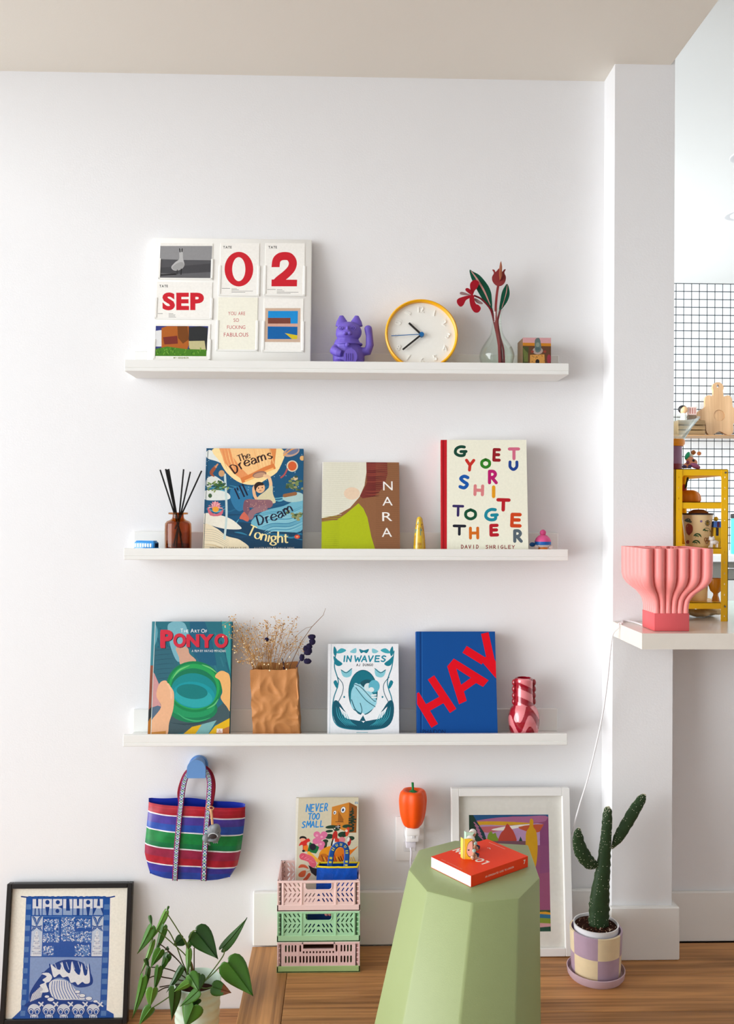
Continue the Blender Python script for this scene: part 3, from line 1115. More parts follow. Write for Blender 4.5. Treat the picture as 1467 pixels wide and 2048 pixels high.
MB().ell((cx(694), -.0325, cz(694)), (.006, .005, .006)).build('bell', PURP, ct)
pl = MB().prism([(cx(700) + .021 * cos(t) * .85, cz(719) + .021 * sin(t)) for t in (2 * pi * k / 24 for k in range(24))], -.047, -.04)
plo = pl.build('coin', PURP, ct)
for k in range(4):
    MB().box(cx(690) + .0055 * k, cx(690) + .0055 * k + .002, -.0488, -.047, cz(724) - .004, cz(713)).build('coin_mark', PURP, plo)
ey = MB()
for ex in (681, 706):
    rr = [Vector((cx(ex) + .0055 * cos(t), -.0288, cz(660) + .0042 * sin(t))) for t in (2 * pi * k / 20 for k in range(21))]
    MB().tube(rr, .0011, 6).ell((cx(ex), -.0278, cz(660)), (.0028, .0022, .0024), 10, 7).build('eye', PURP, ct)

# wall clock standing on the ledge
Yc = -.09
ctr = P(844, 673.5, Yc)
R = 73.6 / spx(Yc)
lean = .14
ck = thing('wall_clock', 'round yellow rimmed clock with white face standing on the top ledge', 'clock', (ctr.x, Yc, S1 + .0005), (-lean, 0, .02))
zc = R + .005
ring = MB()
prof = [(R - .0065, 0), (R - .003, -.003), (R, -.001), (R + .0005, .004), (R - .004, .03), (R - .02, .045), (0, .045)]
V = []
n = 64
rows = [[(r * cos(2 * pi * k / n), y, zc + r * sin(2 * pi * k / n)) for k in range(n)] for r, y in [(R - .0065, .012)] + prof[:-1] + [(.001, .045)]]
ring.grid(rows, closed=True)
ring.build('case', mat((244, 176, 6), .35, 0, .5), ck)
MB().prism([((R - .006) * cos(2 * pi * k / n), zc + (R - .006) * sin(2 * pi * k / n)) for k in range(n)], .009, .014).build('dial', mat((244, 243, 236), .5, 0, .35), ck)
NUM = mat((247, 246, 240), .45)
for k in range(1, 13):
    an = pi / 2 - 2 * pi * k / 12
    rr = R * .735
    px, pz = rr * cos(an), zc + rr * sin(an)
    s_ = str(k)
    gl = [glyph(ch) for ch in s_]
    hh = R * .165
    tot = sum(g[1] for g in gl) + .16 * (len(gl) - 1)
    xx = -tot / 2
    mbn = MB()
    th = an - pi / 2
    if k in (4, 5, 6, 7, 8):
        th += pi
    th = 0 if k not in (1, 2, 3, 4, 5, 7, 8, 9, 10, 11) else th * .35
    for ps, w in gl:
        for p in ps:
            q = [((xx + gx) * hh, (gy - .5) * hh) for gx, gy in p]
            q = [(px + u * cos(th) - v * sin(th), pz + u * sin(th) + v * cos(th)) for u, v in q]
            mbn.prism(q, .0072, .009)
        xx += w + .16
    mbn.build('numeral', NUM, ck, smooth=0)


def hand(ang, l0, l1, w, y0, y1, m, name):
    d = Vector((cos(ang), sin(ang)))
    nn = Vector((-d.y, d.x)) * w / 2
    c0, c1 = d * l0, d * l1
    q = [c0 + nn, c1 + nn, c1 - nn, c0 - nn]
    MB().prism([(p.x, zc + p.y) for p in q], y0, y1).build(name, m, ck)


BK = mat((36, 34, 32), .4)
hand(math.atan2(671 - 648, 820 - 844), 0, .046, .0052, .003, .0045, BK, 'hour_hand')
hand(math.atan2(671 - 702, 807 - 844), 0, .066, .0046, .0012, .0027, BK, 'minute_hand')
BLU = mat((26, 104, 166), .4)
hand(math.atan2(671 - 675, 784 - 844), -.006, .081, .0018, -.0005, .0006, BLU, 'second_hand')
MB().prism([(.0062 * cos(2 * pi * k / 24), zc + .0062 * sin(2 * pi * k / 24)) for k in range(24)], -.001, .009).build('hub', BLU, ck)

# glass vase with flat cut flowers
vc = P(993, 700, -.0605)
vs = thing('glass_vase', 'clear glass bulb vase with narrow neck on the top ledge', 'vase', (vc.x, -.0605, S1))
sv = 1 / spx(-.062)


def vz(y):
    return P(993, y, -.062).z - S1


outer = [(.0, .0), (.026, 0), (.036, .006), (34.4 * sv, vz(717)), (34.8 * sv, vz(709)), (31 * sv, vz(697)), (23 * sv, vz(684)), (14 * sv, vz(670)), (10.5 * sv, vz(655)), (9.4 * sv, vz(640)), (10 * sv, vz(626)), (12 * sv, vz(621)), (13.4 * sv, vz(619))]
prof = [(max(p[0], 0), max(p[1], 0)) for p in crv([(a_, b_, 0) for a_, b_ in outer], 4)]
inner = [(max(r - .0018, 0), z + (.004 if z < .004 else 0)) for r, z in reversed(prof)]
MB().lathe(prof + inner, 40).build('glass_body', glass((252, 255, 253)), vs, 60)


def vpt(x, y, Y=-.062):
    q = P(880 + x * .18405, 510 + y * .18405, Y)
    return (q.x, q.z)


def flat_piece(name, pts, Y, th, c, parent, smooth=5, c2=None):
    q = [vpt(*p, Y) for p in pts]
    if smooth:
        q = [(v.x, v.y) for v in crv(q, smooth, True)]
    return MB().prism(q, Y - th, Y + th).build(name, mat(c, .55, 0, .3, .03, 80), parent)


def strip(name, pts, w, Y, th, c, parent, Y2=None):
    p = [Vector(v) for v in crv([vpt(*v, Y) for v in pts], 6)]
    N = len(p)
    rows = []
    for i, v in enumerate(p):
        t = (p[min(i + 1, N - 1)] - p[max(i - 1, 0)]).normalized()
        nn = Vector((-t.y, t.x)) * w / 2
        yy = Y + (0 if Y2 is None else (Y2 - Y) * i / (N - 1))
        A, B = v + nn, v - nn
        rows.append([(A.x, yy - th, A.y), (B.x, yy - th, B.y), (B.x, yy + th, B.y), (A.x, yy + th, A.y)])
    return MB().grid(rows, closed=True).build(name, mat(c, .55, 0, .3), parent)


ORC, TUL, GRN, PNK = (160, 10, 32), (142, 52, 54), (2, 78, 56), (206, 148, 142)
fl1 = thing('paper_flower', 'red cut flower with drooping petals leaning left out of the glass vase', 'paper flower', (vc.x, -.062, S1 + .003), group='cut flowers in the glass vase')


def rel(o, parent):
    o.parent = parent
    o.matrix_parent_inverse = Matrix.Translation(-Vector(parent.location))
    return o


def relb(f, *a):
    return f


def fp(parent, name, pts, Y, c, smooth=5, th=.0012):
    return rel(flat_piece(name, pts, Y, th, c, None, smooth), parent)


def st(parent, pts, w, Y, c, Y2=None, name='stem'):
    return rel(strip(name, pts, w, Y, .0012, c, None, Y2), parent)


fp(fl1, 'petal', [(345, 440), (322, 330), (345, 285), (385, 272), (418, 300), (405, 350), (372, 390)], -.071, ORC)
fp(fl1, 'petal', [(340, 435), (275, 385), (285, 360), (320, 372), (356, 420)], -.0735, ORC)
fp(fl1, 'petal', [(335, 440), (270, 448), (190, 478), (182, 520), (215, 560), (250, 545), (280, 490), (330, 462)], -.071, ORC)
fp(fl1, 'petal', [(325, 440), (318, 500), (335, 570), (370, 620), (415, 622), (440, 580), (415, 545), (385, 530), (368, 480), (365, 440)], -.0735, ORC)
fp(fl1, 'petal', [(335, 440), (230, 430), (212, 410), (240, 402), (310, 425)], -.068, (150, 118, 118))
fp(fl1, 'petal', [(370, 470), (400, 480), (458, 520), (450, 534), (400, 520), (372, 490)], -.068, (150, 118, 118))
st(fl1, [(365, 440), (450, 480), (545, 585), (585, 720), (625, 900), (655, 1100), (660, 1235)], .0042, -.066, (120, 26, 36), -.056)
f2 = thing('paper_flower', 'dusky red cut tulip standing upright in the glass vase', 'paper flower', (vc.x, -.062, S1 + .003), group='cut flowers in the glass vase')
fp(f2, 'bloom', [(565, 160), (590, 165), (600, 185), (638, 145), (655, 150), (672, 182), (690, 160), (710, 158), (695, 195), (712, 240), (700, 300), (660, 335), (610, 332), (570, 290), (562, 240), (582, 195)], -.066, TUL, 4)
bb = MB()
q = [vpt(x, y) for x, y in ((645, 90), (655, 150), (655, 250), (640, 285), (634, 230), (636, 140))]
bb.prism([(u, v) for u, v in q], -.084, -.0675)
rel(bb.build('bloom_fin', mat((150, 84, 56), .55)), f2)
st(f2, [(628, 335), (612, 440), (600, 600), (610, 800), (632, 960), (640, 1240)], .0062, -.064, TUL, -.07)
f3 = thing('paper_leaf', 'large green cut leaf with pink vein behind the red flower in the vase', 'paper leaf', (vc.x, -.062, S1 + .003), group='cut leaves in the glass vase')
fp(f3, 'blade', [(318, 165), (355, 182), (430, 225), (510, 320), (548, 400), (558, 470), (562, 570), (545, 575), (480, 510), (410, 400), (340, 260)], -.062, GRN, 5)
fp(f3, 'vein', [(330, 170), (400, 250), (480, 380), (540, 530), (535, 535), (470, 400), (390, 265)], -.0635, PNK, 4, .0008)
st(f3, [(550, 560), (580, 680), (610, 820), (660, 1000), (680, 1240)], .005, -.06, (116, 34, 48), -.052)
f4 = thing('paper_leaf', 'small green cut leaf with pink vein at the right of the red tulip', 'paper leaf', (vc.x, -.062, S1 + .003), group='cut leaves in the glass vase')
fp(f4, 'blade', [(725, 315), (745, 360), (752, 430), (730, 500), (690, 560), (665, 590), (640, 590), (652, 500), (668, 410), (695, 350)], -.062, GRN, 5)
fp(f4, 'vein', [(728, 312), (722, 400), (700, 480), (672, 570), (670, 560), (698, 470), (716, 390)], -.0635, PNK, 4, .0008)
st(f4, [(655, 585), (630, 680), (625, 740), (650, 880), (690, 1030), (700, 1240)], .0052, -.058, (140, 40, 52), -.05)

# little picture box
bx = P(1073, 700, -.085)
wb = 57 / spx(-.085)
cu = thing('picture_box', 'small cardboard cube with a painted scene at the end of the top ledge', 'box', (bx.x, -.085, S1))
hb = P(1073, 675.5, -.085).z - S1
MB().box(-wb / 2, wb / 2, 0, .07, 0, hb, .001).build('carton', mat((126, 92, 62), .5), cu)
KA = (880, 510, .18405)


def bpm(px, py):
    q = P(px, py, -.085)
    return (q.x - bx.x, q.z - S1)


a = Art(bpm, (-wb / 2, wb / 2, 0, hb)).crop(*KA)
a.full((96, 62, 42))
a.poly([(880, 880), (1215, 890), (1215, 960), (880, 955)], (206, 154, 156))
a.poly([(880, 952), (1210, 960), (1210, 992), (880, 985)], (196, 126, 34))
a.poly([(890, 990), (960, 1000), (950, 1180), (888, 1180)], (70, 74, 40))
for k in range(7):
    a.line([(900 + 8 * k, 1010 + 9 * k), (915 + 6 * k, 1160)], 5, (112, 122, 62), cap=False, bump=False)
a.nx()
a.ell(1058, 1040, 56, 40, (170, 150, 140))
a.poly([(1030, 920), (1050, 902), (1075, 905), (1090, 950), (1095, 1030), (1060, 1060), (1030, 1040), (1025, 960)], (96, 112, 108), 4)
a.ell(1058, 975, 20, 26, (130, 142, 128))
a.ell(1057, 1020, 26, 20, (78, 98, 98))
a.poly([(975, 1085), (1130, 1080), (1140, 1230), (970, 1230)], (206, 148, 74))
for k in range(26):
    x, y = r2.uniform(980, 1130), r2.uniform(1090, 1225)
    a.ell(x, y, 6, 5, r2.choice([(110, 74, 36), (228, 176, 100), (170, 108, 60)]), 0, 8)
a.ell(1055, 1160, 22, 28, (40, 34, 36))
a.ell(1180, 1130, 22, 50, (150, 52, 66))
a.ell(1000, 1050, 16, 14, (140, 60, 44))
a.ell(1135, 1050, 16, 14, (140, 60, 44))
a.build('print', cu)

# ------------------------------------------------------------------ middle ledge
# toy bus
q = P(290, 1090, -.075)
bus = thing('toy_bus', 'tiny blue toy bus with white windows at the left end of the middle ledge', 'toy', (q.x + .003, -.072, S2), (0, 0, -.35))
BB = mat((28, 134, 206), .25, coat=.5)
zt = .038
MB().box(-.031, .031, -.012, .012, .012, zt - .002, .005, 3).box(-.033, .033, -.0125, .0125, .006, .019, .0015).build('body', BB, bus)
MB().box(-.027, .027, -.0085, .0085, zt - .0025, zt, .001).build('roof', mat((34, 146, 216), .25), bus)
for k in range(7):
    MB().box(-.0275 + .0075 * k, -.0225 + .0075 * k, -.0128, .0128, .021, .031, .0008).build('window', mat((226, 240, 246), .2), bus)
MB().box(.0295, .0316, -.0085, .0085, .021, .032, .0008).build('windscreen', mat((20, 40, 70), .1), bus)
MB().box(.0325, .034, -.012, .012, .006, .0085).build('bumper', mat((210, 214, 216), .2, .8), bus)
for x in (-.02, .02):
    for y in (-.0125, .0125):
        wv = MB().tube([(x, y - .002, .0055), (x, y + .002, .0055)], .0055, 14)
        wv.build('wheel', mat((24, 24, 26), .6), bus)

# reed diffuser
dc = P(356, 1070, -.062)
rd = thing('reed_diffuser', 'brown glass diffuser bottle at the left of the middle ledge', 'bottle', (dc.x, -.062, S2))
sd = 1 / spx(-.062)


def dz(y):
    return P(356, y, -.062).z - S2


prof = [(0, 0), (.03, 0), (26 * sd, .004), (26.2 * sd, dz(1058)), (25.6 * sd, dz(1047)), (22 * sd, dz(1042.5)), (16 * sd, dz(1040)), (12.2 * sd, dz(1037)), (11 * sd, dz(1033)), (11 * sd, dz(1029.5)), (19 * sd, dz(1028.5)), (19.4 * sd, dz(1026.5)), (18.5 * sd, dz(1025)), (10 * sd, dz(1025))]
inn = [(10 * sd, dz(1030)), (11 * sd, dz(1040)), (21 * sd, dz(1045)), (23.6 * sd, dz(1052)), (23.6 * sd, .008), (0, .007)]
MB().lathe(prof + inn, 40).build('glass_body', glass((222, 176, 120), .9), rd)
MB().lathe([(0, .0085), (.0285, .0085), (.0288, .03), (0, .03)], 32).build('liquid', glass((214, 150, 90), .1, 1.1), rd)
for i, (tx, ty, bx_) in enumerate(((320, 939.5, 368), (331, 938, 372), (334, 939, 366), (337, 938, 360), (367, 938.5, 352), (380.5, 943.5, 345), (403, 941.5, 340))):
    T = P(tx, ty, -.062 + (i - 3) * .0056)
    N_ = Vector((dc.x + max(-7, min(7, (tx - 356) * .2)) * sd, -.062 + (i - 3) * .0026, S2 + dz(1026)))
    k_ = (T.z - S2 - .02) / (T.z - N_.z)
    k_ = min(k_, 1 + (14 * sd) / max(abs(T.x - N_.x), 1e-6))
    B_ = T + (N_ - T) * k_
    reed = thing('diffuser_reed', ('leftmost', 'second from left', 'third from left', 'fourth from left', 'fifth from left', 'sixth from left', 'rightmost, leaning')[i] + ' of the seven thin black sticks in the brown bottle', 'reed', tuple(B_), group='black sticks in the diffuser bottle')
    MB().tube([(0, 0, 0), tuple(T - Vector(reed.location))], .0021, 10).build('stick', mat((24, 22, 22), .7), reed)

# picture book with a night river
K4 = (240, 870, 400 / 1467)
bk = Lean('picture_book', 'blue picture book with a child hanging from a bell, on the middle ledge', 'book', (413, 896), (607, 898), S2, -.08, -.022, .012, BL=(405, 1097), BR=(604, 1098))
bk.hard((24, 84, 116), ct=.002)
a = bk.art(K4)
a.full((22, 84, 122))
r4 = random.Random(11)
a.poly([(600, 700), (700, 640), (900, 640), (1360, 700), (1360, 900), (590, 900)], (18, 62, 92))
for k in range(46):
    x, y = r4.uniform(620, 1340), r4.uniform(350, 760)
    L = r4.uniform(60, 220)
    a.line([(x, y), (x + L * .5, y + r4.uniform(-10, 30)), (x + L, y + r4.uniform(-30, 30))], r4.uniform(4, 16), r4.choice([(44, 124, 156), (70, 150, 178), (16, 70, 104), (100, 174, 192), (30, 100, 136)]), 5, taper=True, bump=(k % 6 == 0))
a.nx()
a.poly([(810, 400), (900, 375), (980, 390), (960, 480), (880, 560), (820, 500)], (46, 118, 160), 5)
a.poly([(960, 640), (1050, 560), (1200, 520), (1345, 470), (1340, 690), (1200, 710), (1020, 690)], (112, 178, 198), 5)
for k in range(14):
    y = 540 + k * 11
    a.line([(990 + 6 * k, y + 50), (1120, y + 22), (1240, y + 20), (1340, y - 20)], 6, r4.choice([(150, 204, 214), (84, 152, 178), (60, 128, 160)]), 5, taper=True, bump=False)
a.nx()
for k in range(60):
    x, y = r4.uniform(630, 1340), r4.uniform(105, 420)
    a.ell(x, y, 2.6, 2.6, (196, 222, 230), 0, 6)
# clouds
for pts in ([(630, 130), (660, 110), (720, 150), (760, 210), (700, 190), (640, 170)], [(636, 320), (690, 300), (740, 330), (760, 350), (700, 360), (634, 380)], [(620, 410), (720, 405), (795, 430), (800, 470), (700, 480), (618, 470)]):
    a.poly(pts, (226, 230, 224), 5)
a.poly([(610, 580), (680, 575), (800, 610), (870, 660), (885, 690), (780, 690), (690, 670), (608, 640)], (236, 232, 216), 5)
a.poly([(600, 660), (700, 680), (780, 740), (880, 770), (930, 840), (590, 860)], (238, 224, 192), 5)
for k in range(9):
    a.line([(612, 690 + 16 * k), (700, 700 + 16 * k), (800, 760 + 14 * k)], 5, r4.choice([(206, 196, 170), (250, 240, 214), (214, 190, 140)]), 5, taper=True, bump=False)
a.nx()
a.line([(768, 290), (776, 420), (780, 600), (765, 760)], 16, (196, 216, 214), 5)
# leaves, lotus, fish
for k in range(30):
    x, y = r4.uniform(640, 790), r4.uniform(345, 410)
    a.line([(x, y), (x + r4.uniform(-34, 34), y + r4.uniform(-16, 12))], 11, r4.choice([(70, 108, 56), (112, 142, 74), (46, 84, 52), (140, 158, 96)]), taper=False, bump=(k % 6 == 0))
a.nx()
for an in range(-80, 81, 20):
    t = radians(an)
    a.poly([(698, 560), (698 + 30 * sin(t) - 10, 530 - 28 * cos(t)), (698 + 58 * sin(t), 556 - 72 * cos(t)), (698 + 30 * sin(t) + 10, 535 - 28 * cos(t))], (222, 132, 142) if an % 40 else (236, 170, 172), 3)
a.poly([(640, 530), (660, 590), (740, 590), (756, 545), (720, 575), (680, 575)], (206, 104, 120), 3)
a.ell(700, 545, 24, 20, (238, 164, 54))
a.ell(660, 445, 14, 16, (66, 96, 62))
a.line([(715, 215), (690, 245), (668, 280), (690, 305)], 26, (160, 84, 54), 6, taper=True)
a.line([(715, 215), (700, 235)], 12, (208, 150, 110))
a.ell(744, 282, 22, 24, (206, 158, 110))
# bell
a.poly([(700, 90), (735, 200), (790, 285), (880, 350), (990, 365), (1080, 320), (1165, 250), (1172, 90)], (250, 222, 160), 4)
a.poly([(720, 80), (765, 200), (830, 280), (905, 335), (1010, 310), (1130, 235), (1148, 80)], (246, 196, 134))
a.poly([(720, 80), (765, 200), (830, 280), (905, 335), (960, 315), (880, 235), (820, 150), (800, 80)], (232, 150, 92))
a.poly([(1090, 80), (1110, 180), (1090, 255), (1130, 236), (1148, 80)], (224, 140, 78))
for k in range(16):
    x = 740 + 24 * k
    a.line([(x, 100), (x + 18, 180), (x + 50 - k, 260)], 6, r4.choice([(252, 214, 150), (240, 176, 110), (250, 200, 134)]), 4, taper=True, bump=False)
a.nx()
a.line([(888, 335), (960, 305), (1060, 255), (1135, 228)], 40, (222, 128, 66), 5, cap=False)
a.line([(915, 340), (980, 312), (1065, 270), (1125, 246)], 14, (250, 186, 110), 5, cap=False)
a.ell(1022, 290, 52, 24, (150, 108, 92), -.2)
a.ell(1022, 294, 44, 17, (196, 150, 120), -.2)
# child
a.line([(1040, 400), (985, 380), (985, 440), (1010, 480)], 22, (236, 184, 138), 5)
a.line([(1085, 430), (1105, 370), (1090, 310), (1060, 300)], 24, (240, 196, 150), 5)
a.poly([(1010, 455), (1060, 415), (1115, 370), (1120, 430), (1140, 495), (1080, 500), (1010, 495)], (216, 206, 168), 4)
a.line([(1090, 505), (1010, 505), (945, 500)], 62, (140, 98, 108), 5)
a.line([(930, 495), (925, 545), (950, 600)], 46, (124, 84, 100), 5)
a.line([(1060, 535), (980, 560), (955, 600)], 44, (150, 110, 118), 5)
for k in range(24):
    a.ell(r4.uniform(920, 1100), r4.uniform(480, 560), 4, 3, (196, 150, 130), 0, 6)
a.poly([(875, 610), (905, 565), (925, 580), (945, 610), (935, 635), (900, 620)], (206, 104, 84), 4)
a.ell(1026, 388, 36, 38, (238, 184, 138))
a.poly([(985, 395), (985, 365), (1010, 345), (1045, 350), (1052, 368), (1020, 372), (1000, 390), (995, 412)], (44, 32, 30), 4)
a.ell(1015, 390, 4, 5, INK)
a.ell(1042, 386, 4, 5, INK)
a.line([(1022, 408), (1034, 408)], 4, (160, 70, 60))
# planet, lantern, islands
a.ell(1255, 125, 62, 32, (196, 160, 140), -.3)
a.ell(1262, 118, 48, 24, (110, 120, 150), -.3)
a.line([(1200, 150), (1260, 105), (1310, 95)], 10, (230, 160, 90), 4)
a.ell(1335, 170, 18, 18, (226, 176, 110))
a.ell(1262, 228, 42, 42, (226, 208, 176))
a.ell(1262, 228, 32, 34, (214, 96, 50))
a.line([(1225, 250), (1205, 290), (1180, 312)], 12, (176, 84, 84), 4)
a.ell(1285, 318, 18, 16, (216, 190, 150))
for cx_, cy_, n_ in ((1285, 370, 34), (1295, 595, 26)):
    for k in range(n_):
        x, y = r4.gauss(cx_, 36), r4.gauss(cy_, 22)
        a.ell(x, y, 14, 9, r4.choice([(86, 110, 70), (120, 140, 84), (60, 84, 62), (150, 150, 100)]), 0, 8)
a.poly([(1190, 460), (1290, 420), (1345, 440), (1340, 480), (1240, 492)], (170, 202, 200), 4)
a.line([(1205, 445), (1285, 430)], 26, (150, 100, 62), 3)
a.ell(1298, 746, 20, 15, (214, 74, 50))
a.ell(1298, 746, 9, 7, (244, 150, 100))
NAV = (20, 24, 52)
a.book('The', [(872, 196), (960, 164)], 46, (60, 34, 30), 9)
a.book('Dreams', [(838, 286), (905, 240), (1000, 205), (1124, 168)], 66, (54, 30, 30), 13)
a.book("I'll", [(852, 478), (945, 436)], 82, NAV, 12)
a.book('Dream', [(1012, 662), (1110, 634), (1200, 594), (1276, 548)], 72, NAV, 13)
a.book('Tonight', [(928, 726), (1010, 762), (1120, 786), (1236, 790)], 74, (248, 228, 160), 13)
a.text('WRITTEN BY SARAH RUMI', 655, 834, 13, (70, 60, 60), 0, 1, .2, width=270)
a.text('ILLUSTRATED BY SALLY DENG', 985, 836, 13, (214, 210, 200), 0, 1, .2, width=292)
a.line([(645, 100), (613, 838)], 4, (18, 60, 84), cap=False)
a.build('cover_print', bk.root)

# paperback with colour fields
K5 = (620, 870, 260 / 1467)
bk = Lean('art_book', 'brown art paperback with white and lime shapes on the middle ledge', 'book', (645.5, 923), (799, 926), S2, -.08, -.02, .018, BL=(641, 1098), BR=(798, 1099))
bk.hard((140, 96, 64), spine=(240, 238, 230), ct=.001, over=.0005)
a = bk.art(K5)
a.full((142, 96, 64))
CREAM, LIME = (226, 224, 206), (176, 188, 22)
a.poly([(632, 290), (868, 290), (872, 440), (830, 590), (720, 695), (590, 715), (560, 690), (640, 540)], (122, 50, 44), 0)
for k in range(22):
    y = 310 + k * 18
    a.line([(620, y), (700, y + 4), (780, y - 3), (855 - max(0, k - 13) * 20, y)], 7, r4.choice([(98, 32, 30), (148, 66, 52), (84, 28, 28)]), 4, taper=True, bump=False)
a.nx()
a.poly([(110, 980), (300, 960), (400, 890), (545, 770), (600, 830), (645, 930), (690, 1150), (735, 1300), (110, 1300)], LIME)
a.poly([(100, 290), (632, 290), (634, 420), (612, 570), (555, 700), (450, 820), (300, 905), (100, 945)], CREAM)
for k in range(44):
    y = 300 + k * 22
    a.line([(130, y), (330, y + 3), (560 - max(0, k - 12) * 14, y - 2)], 5, (212, 210, 188) if k < 28 else (164, 176, 26), 4, taper=True, bump=False)
a.nx()
for k in range(44):
    y = 330 + k * 22
    a.line([(740, y), (1000, y + 6)], 5, (132, 88, 58), 0, cap=False, bump=False)
a.nx()
a.ell(470, 660, 90, 70, (232, 206, 178))
a.poly([(108, 290), (150, 290), (128, 760), (116, 1300), (90, 1300)], (240, 238, 230))
for ch, y0, y1, x0, x1 in (('N', 525, 625, 823, 930), ('A', 700, 797, 815, 930), ('R', 872, 972, 813, 926), ('A', 1050, 1150, 808, 922)):
    a.text(ch, x0, y1, y1 - y0, (246, 244, 240), 1, 1, 0, 0, width=x1 - x0)
a.build('cover_print', bk.root)

# cone figurine
fc = P(838.5, 1070, -.06)
fg = thing('cone_figurine', 'small glossy yellow cone figure with two dot eyes on the middle ledge', 'figurine', (fc.x, -.06, S2))
sf = 1 / spx(-.06)


def fz(y):
    return P(838, y, -.06).z - S2


prof = crv([(0, 0, 0), (.0165, 0, 0), (12.6 * sf, .01, 0), (11.5 * sf, fz(1080), 0), (9 * sf, fz(1058), 0), (7 * sf, fz(1045), 0), (5.4 * sf, fz(1037), 0), (2.5 * sf, fz(1033.5), 0), (0, fz(1033), 0)], 5)
mf = MB()
r5 = random.Random(5)


def ccol(i, k):
    v = wob(i * .35, k * .4, 3)
    return (120, 140, 110) if v > .32 else ((214, 176, 30) if v > -.25 else (190, 140, 20))


mf.lathe([(max(p.x, 0), p.y) for p in prof], 28, cols=ccol)
mf.build('body', printmat(.15, .5, .08, 120, 0, .6), fg)
for x in (-4.2, 4.4):
    MB().ell((x * sf, -6 * sf, fz(1048.5)), (.0014, .0014, .0016), 8, 6).build('eye', mat((20, 18, 18), .3), fg)

# big lettered book
K6 = (860, 860, 290 / 1467)
bk = Lean('lettered_book', 'cream book with scattered hand painted letters and a red spine on the middle ledge', 'book', (880, 878.5), (1053, 881), S2, -.092, -.04, .03, yaw=-.075, BL=(882, 1098), BR=(1055, 1099))
bk.hard((236, 234, 216), spine=(196, 20, 34), ct=.0028)
RDS = (190, 16, 30)
a = bk.art(K6)
a.full((234, 233, 214))
a.poly([(60, 60), (168, 60), (168, 1300), (60, 1300)], RDS)
a.line([(132, 60), (134, 1300)], 14, (150, 8, 20), cap=False)
LW = 30
for ch, x0, y0, x1, y1, c, lw in (('G', 232, 152, 374, 275, (6, 66, 50), 30), ('Y', 348, 290, 452, 420, (196, 44, 34), 31), ('O', 502, 285, 618, 393, (40, 124, 26), 30),
        ('E', 622, 182, 716, 320, (146, 20, 32), 32), ('T', 786, 176, 906, 306, (206, 104, 132), 32), ('U', 784, 308, 896, 414, (22, 60, 140), 30), ('S', 276, 450, 402, 602, (12, 84, 168), 34),
        ('R', 574, 402, 688, 550, (180, 18, 104), 33), ('H', 428, 548, 550, 668, (212, 126, 128), 32), ('I', 620, 560, 660, 690, (222, 152, 22), 36), ('T', 666, 688, 808, 824, (178, 22, 34), 36),
        ('T', 222, 756, 338, 876, (46, 34, 92), 26), ('O', 338, 792, 476, 914, (4, 76, 48), 30), ('G', 540, 788, 692, 928, (16, 132, 152), 32), ('E', 798, 836, 930, 986, (200, 66, 22), 36),
        ('T', 226, 956, 360, 1068, (22, 26, 40), 28), ('H', 384, 978, 502, 1108, (206, 104, 20), 30), ('E', 592, 950, 700, 1080, (176, 18, 36), 34), ('R', 830, 1004, 940, 1142, (84, 98, 108), 32)):
    m_ = lw / 2
    a.hand(ch, x0 + m_ - 2, y1 - m_, x1 - x0 - lw + 4, y1 - y0 - lw, c, lw, rnd.uniform(-2, 2))
x = 312
for ch in 'DAVID':
    a.hand(ch, x, 1198, 24, 34, (136, 26, 34), 7)
    x += 38
x = 560
for ch in 'SHRIGLEY':
    a.hand(ch, x, 1199, 26, 32, (136, 26, 34), 7)
    x += 38
a.build('cover_print', bk.root)
sa = Art(lambda u, v: (u, v), (0.001, bk.t - .001, 0, bk.h), to3=lambda p, q, h: (bk.x0 - h, p, q))
sa.text('GET YOUR SHIT TOGETHER', .0115, bk.h - .014, .0075, (240, 214, 208), -90, 1, .2, width=.15)
sa.text('DAVID SHRIGLEY', .0115, bk.h - .182, .0075, (240, 214, 208), -90, 1, .2, width=.09)
sa.build('spine_print', bk.root)

# small toy figure in a pink cap (plain stand-in)
tq = P(1085, 1080, -.065)
tf = thing('toy_figurine', 'tiny toy figure in pink cap and blue band beside the lettered book', 'figurine', (tq.x, -.065, S2), (0, 0, .1))
ts = 1 / spx(-.065)


def tz(y):
    return P(1085, y, -.065).z - S2


MB().lathe([(0, 0), (.011, 0), (.014, .004), (.0145, .012), (.012, tz(1094)), (0, tz(1092))], 22).build('body', mat((224, 118, 16), .4), tf)
MB().ell((0, 0, tz(1086)), (.0205, .018, .0145), 22, 14).build('head', mat((240, 234, 232), .4), tf)
MB().lathe([(.0212, tz(1089.5)), (.0218, tz(1088)), (.0215, tz(1083)), (.0205, tz(1082.4))], 28, rfun=lambda a_, z: 1).build('band', mat((22, 96, 176), .4), tf)
MB().lathe([(.0212, tz(1084)), (.0216, tz(1082)), (.018, tz(1076)), (.011, tz(1071)), (.004, tz(1069.5)), (0, tz(1069))], 26).build('cap', mat((216, 84, 140), .45), tf)
MB().ell((0, 0, tz(1065.5)), (.0085, .0085, .0085)).build('pompom', mat((210, 76, 132), .6), tf)
for sx_ in (-1, 1):
    MB().ell((sx_ * .019, -.004, tz(1094)), (.006, .006, .0065)).build('hand', mat((240, 220, 212), .4), tf)
MB().ell((-.028, .003, tz(1089)), (.008, .004, .006)).build('knot', mat((14, 84, 150), .4), tf)

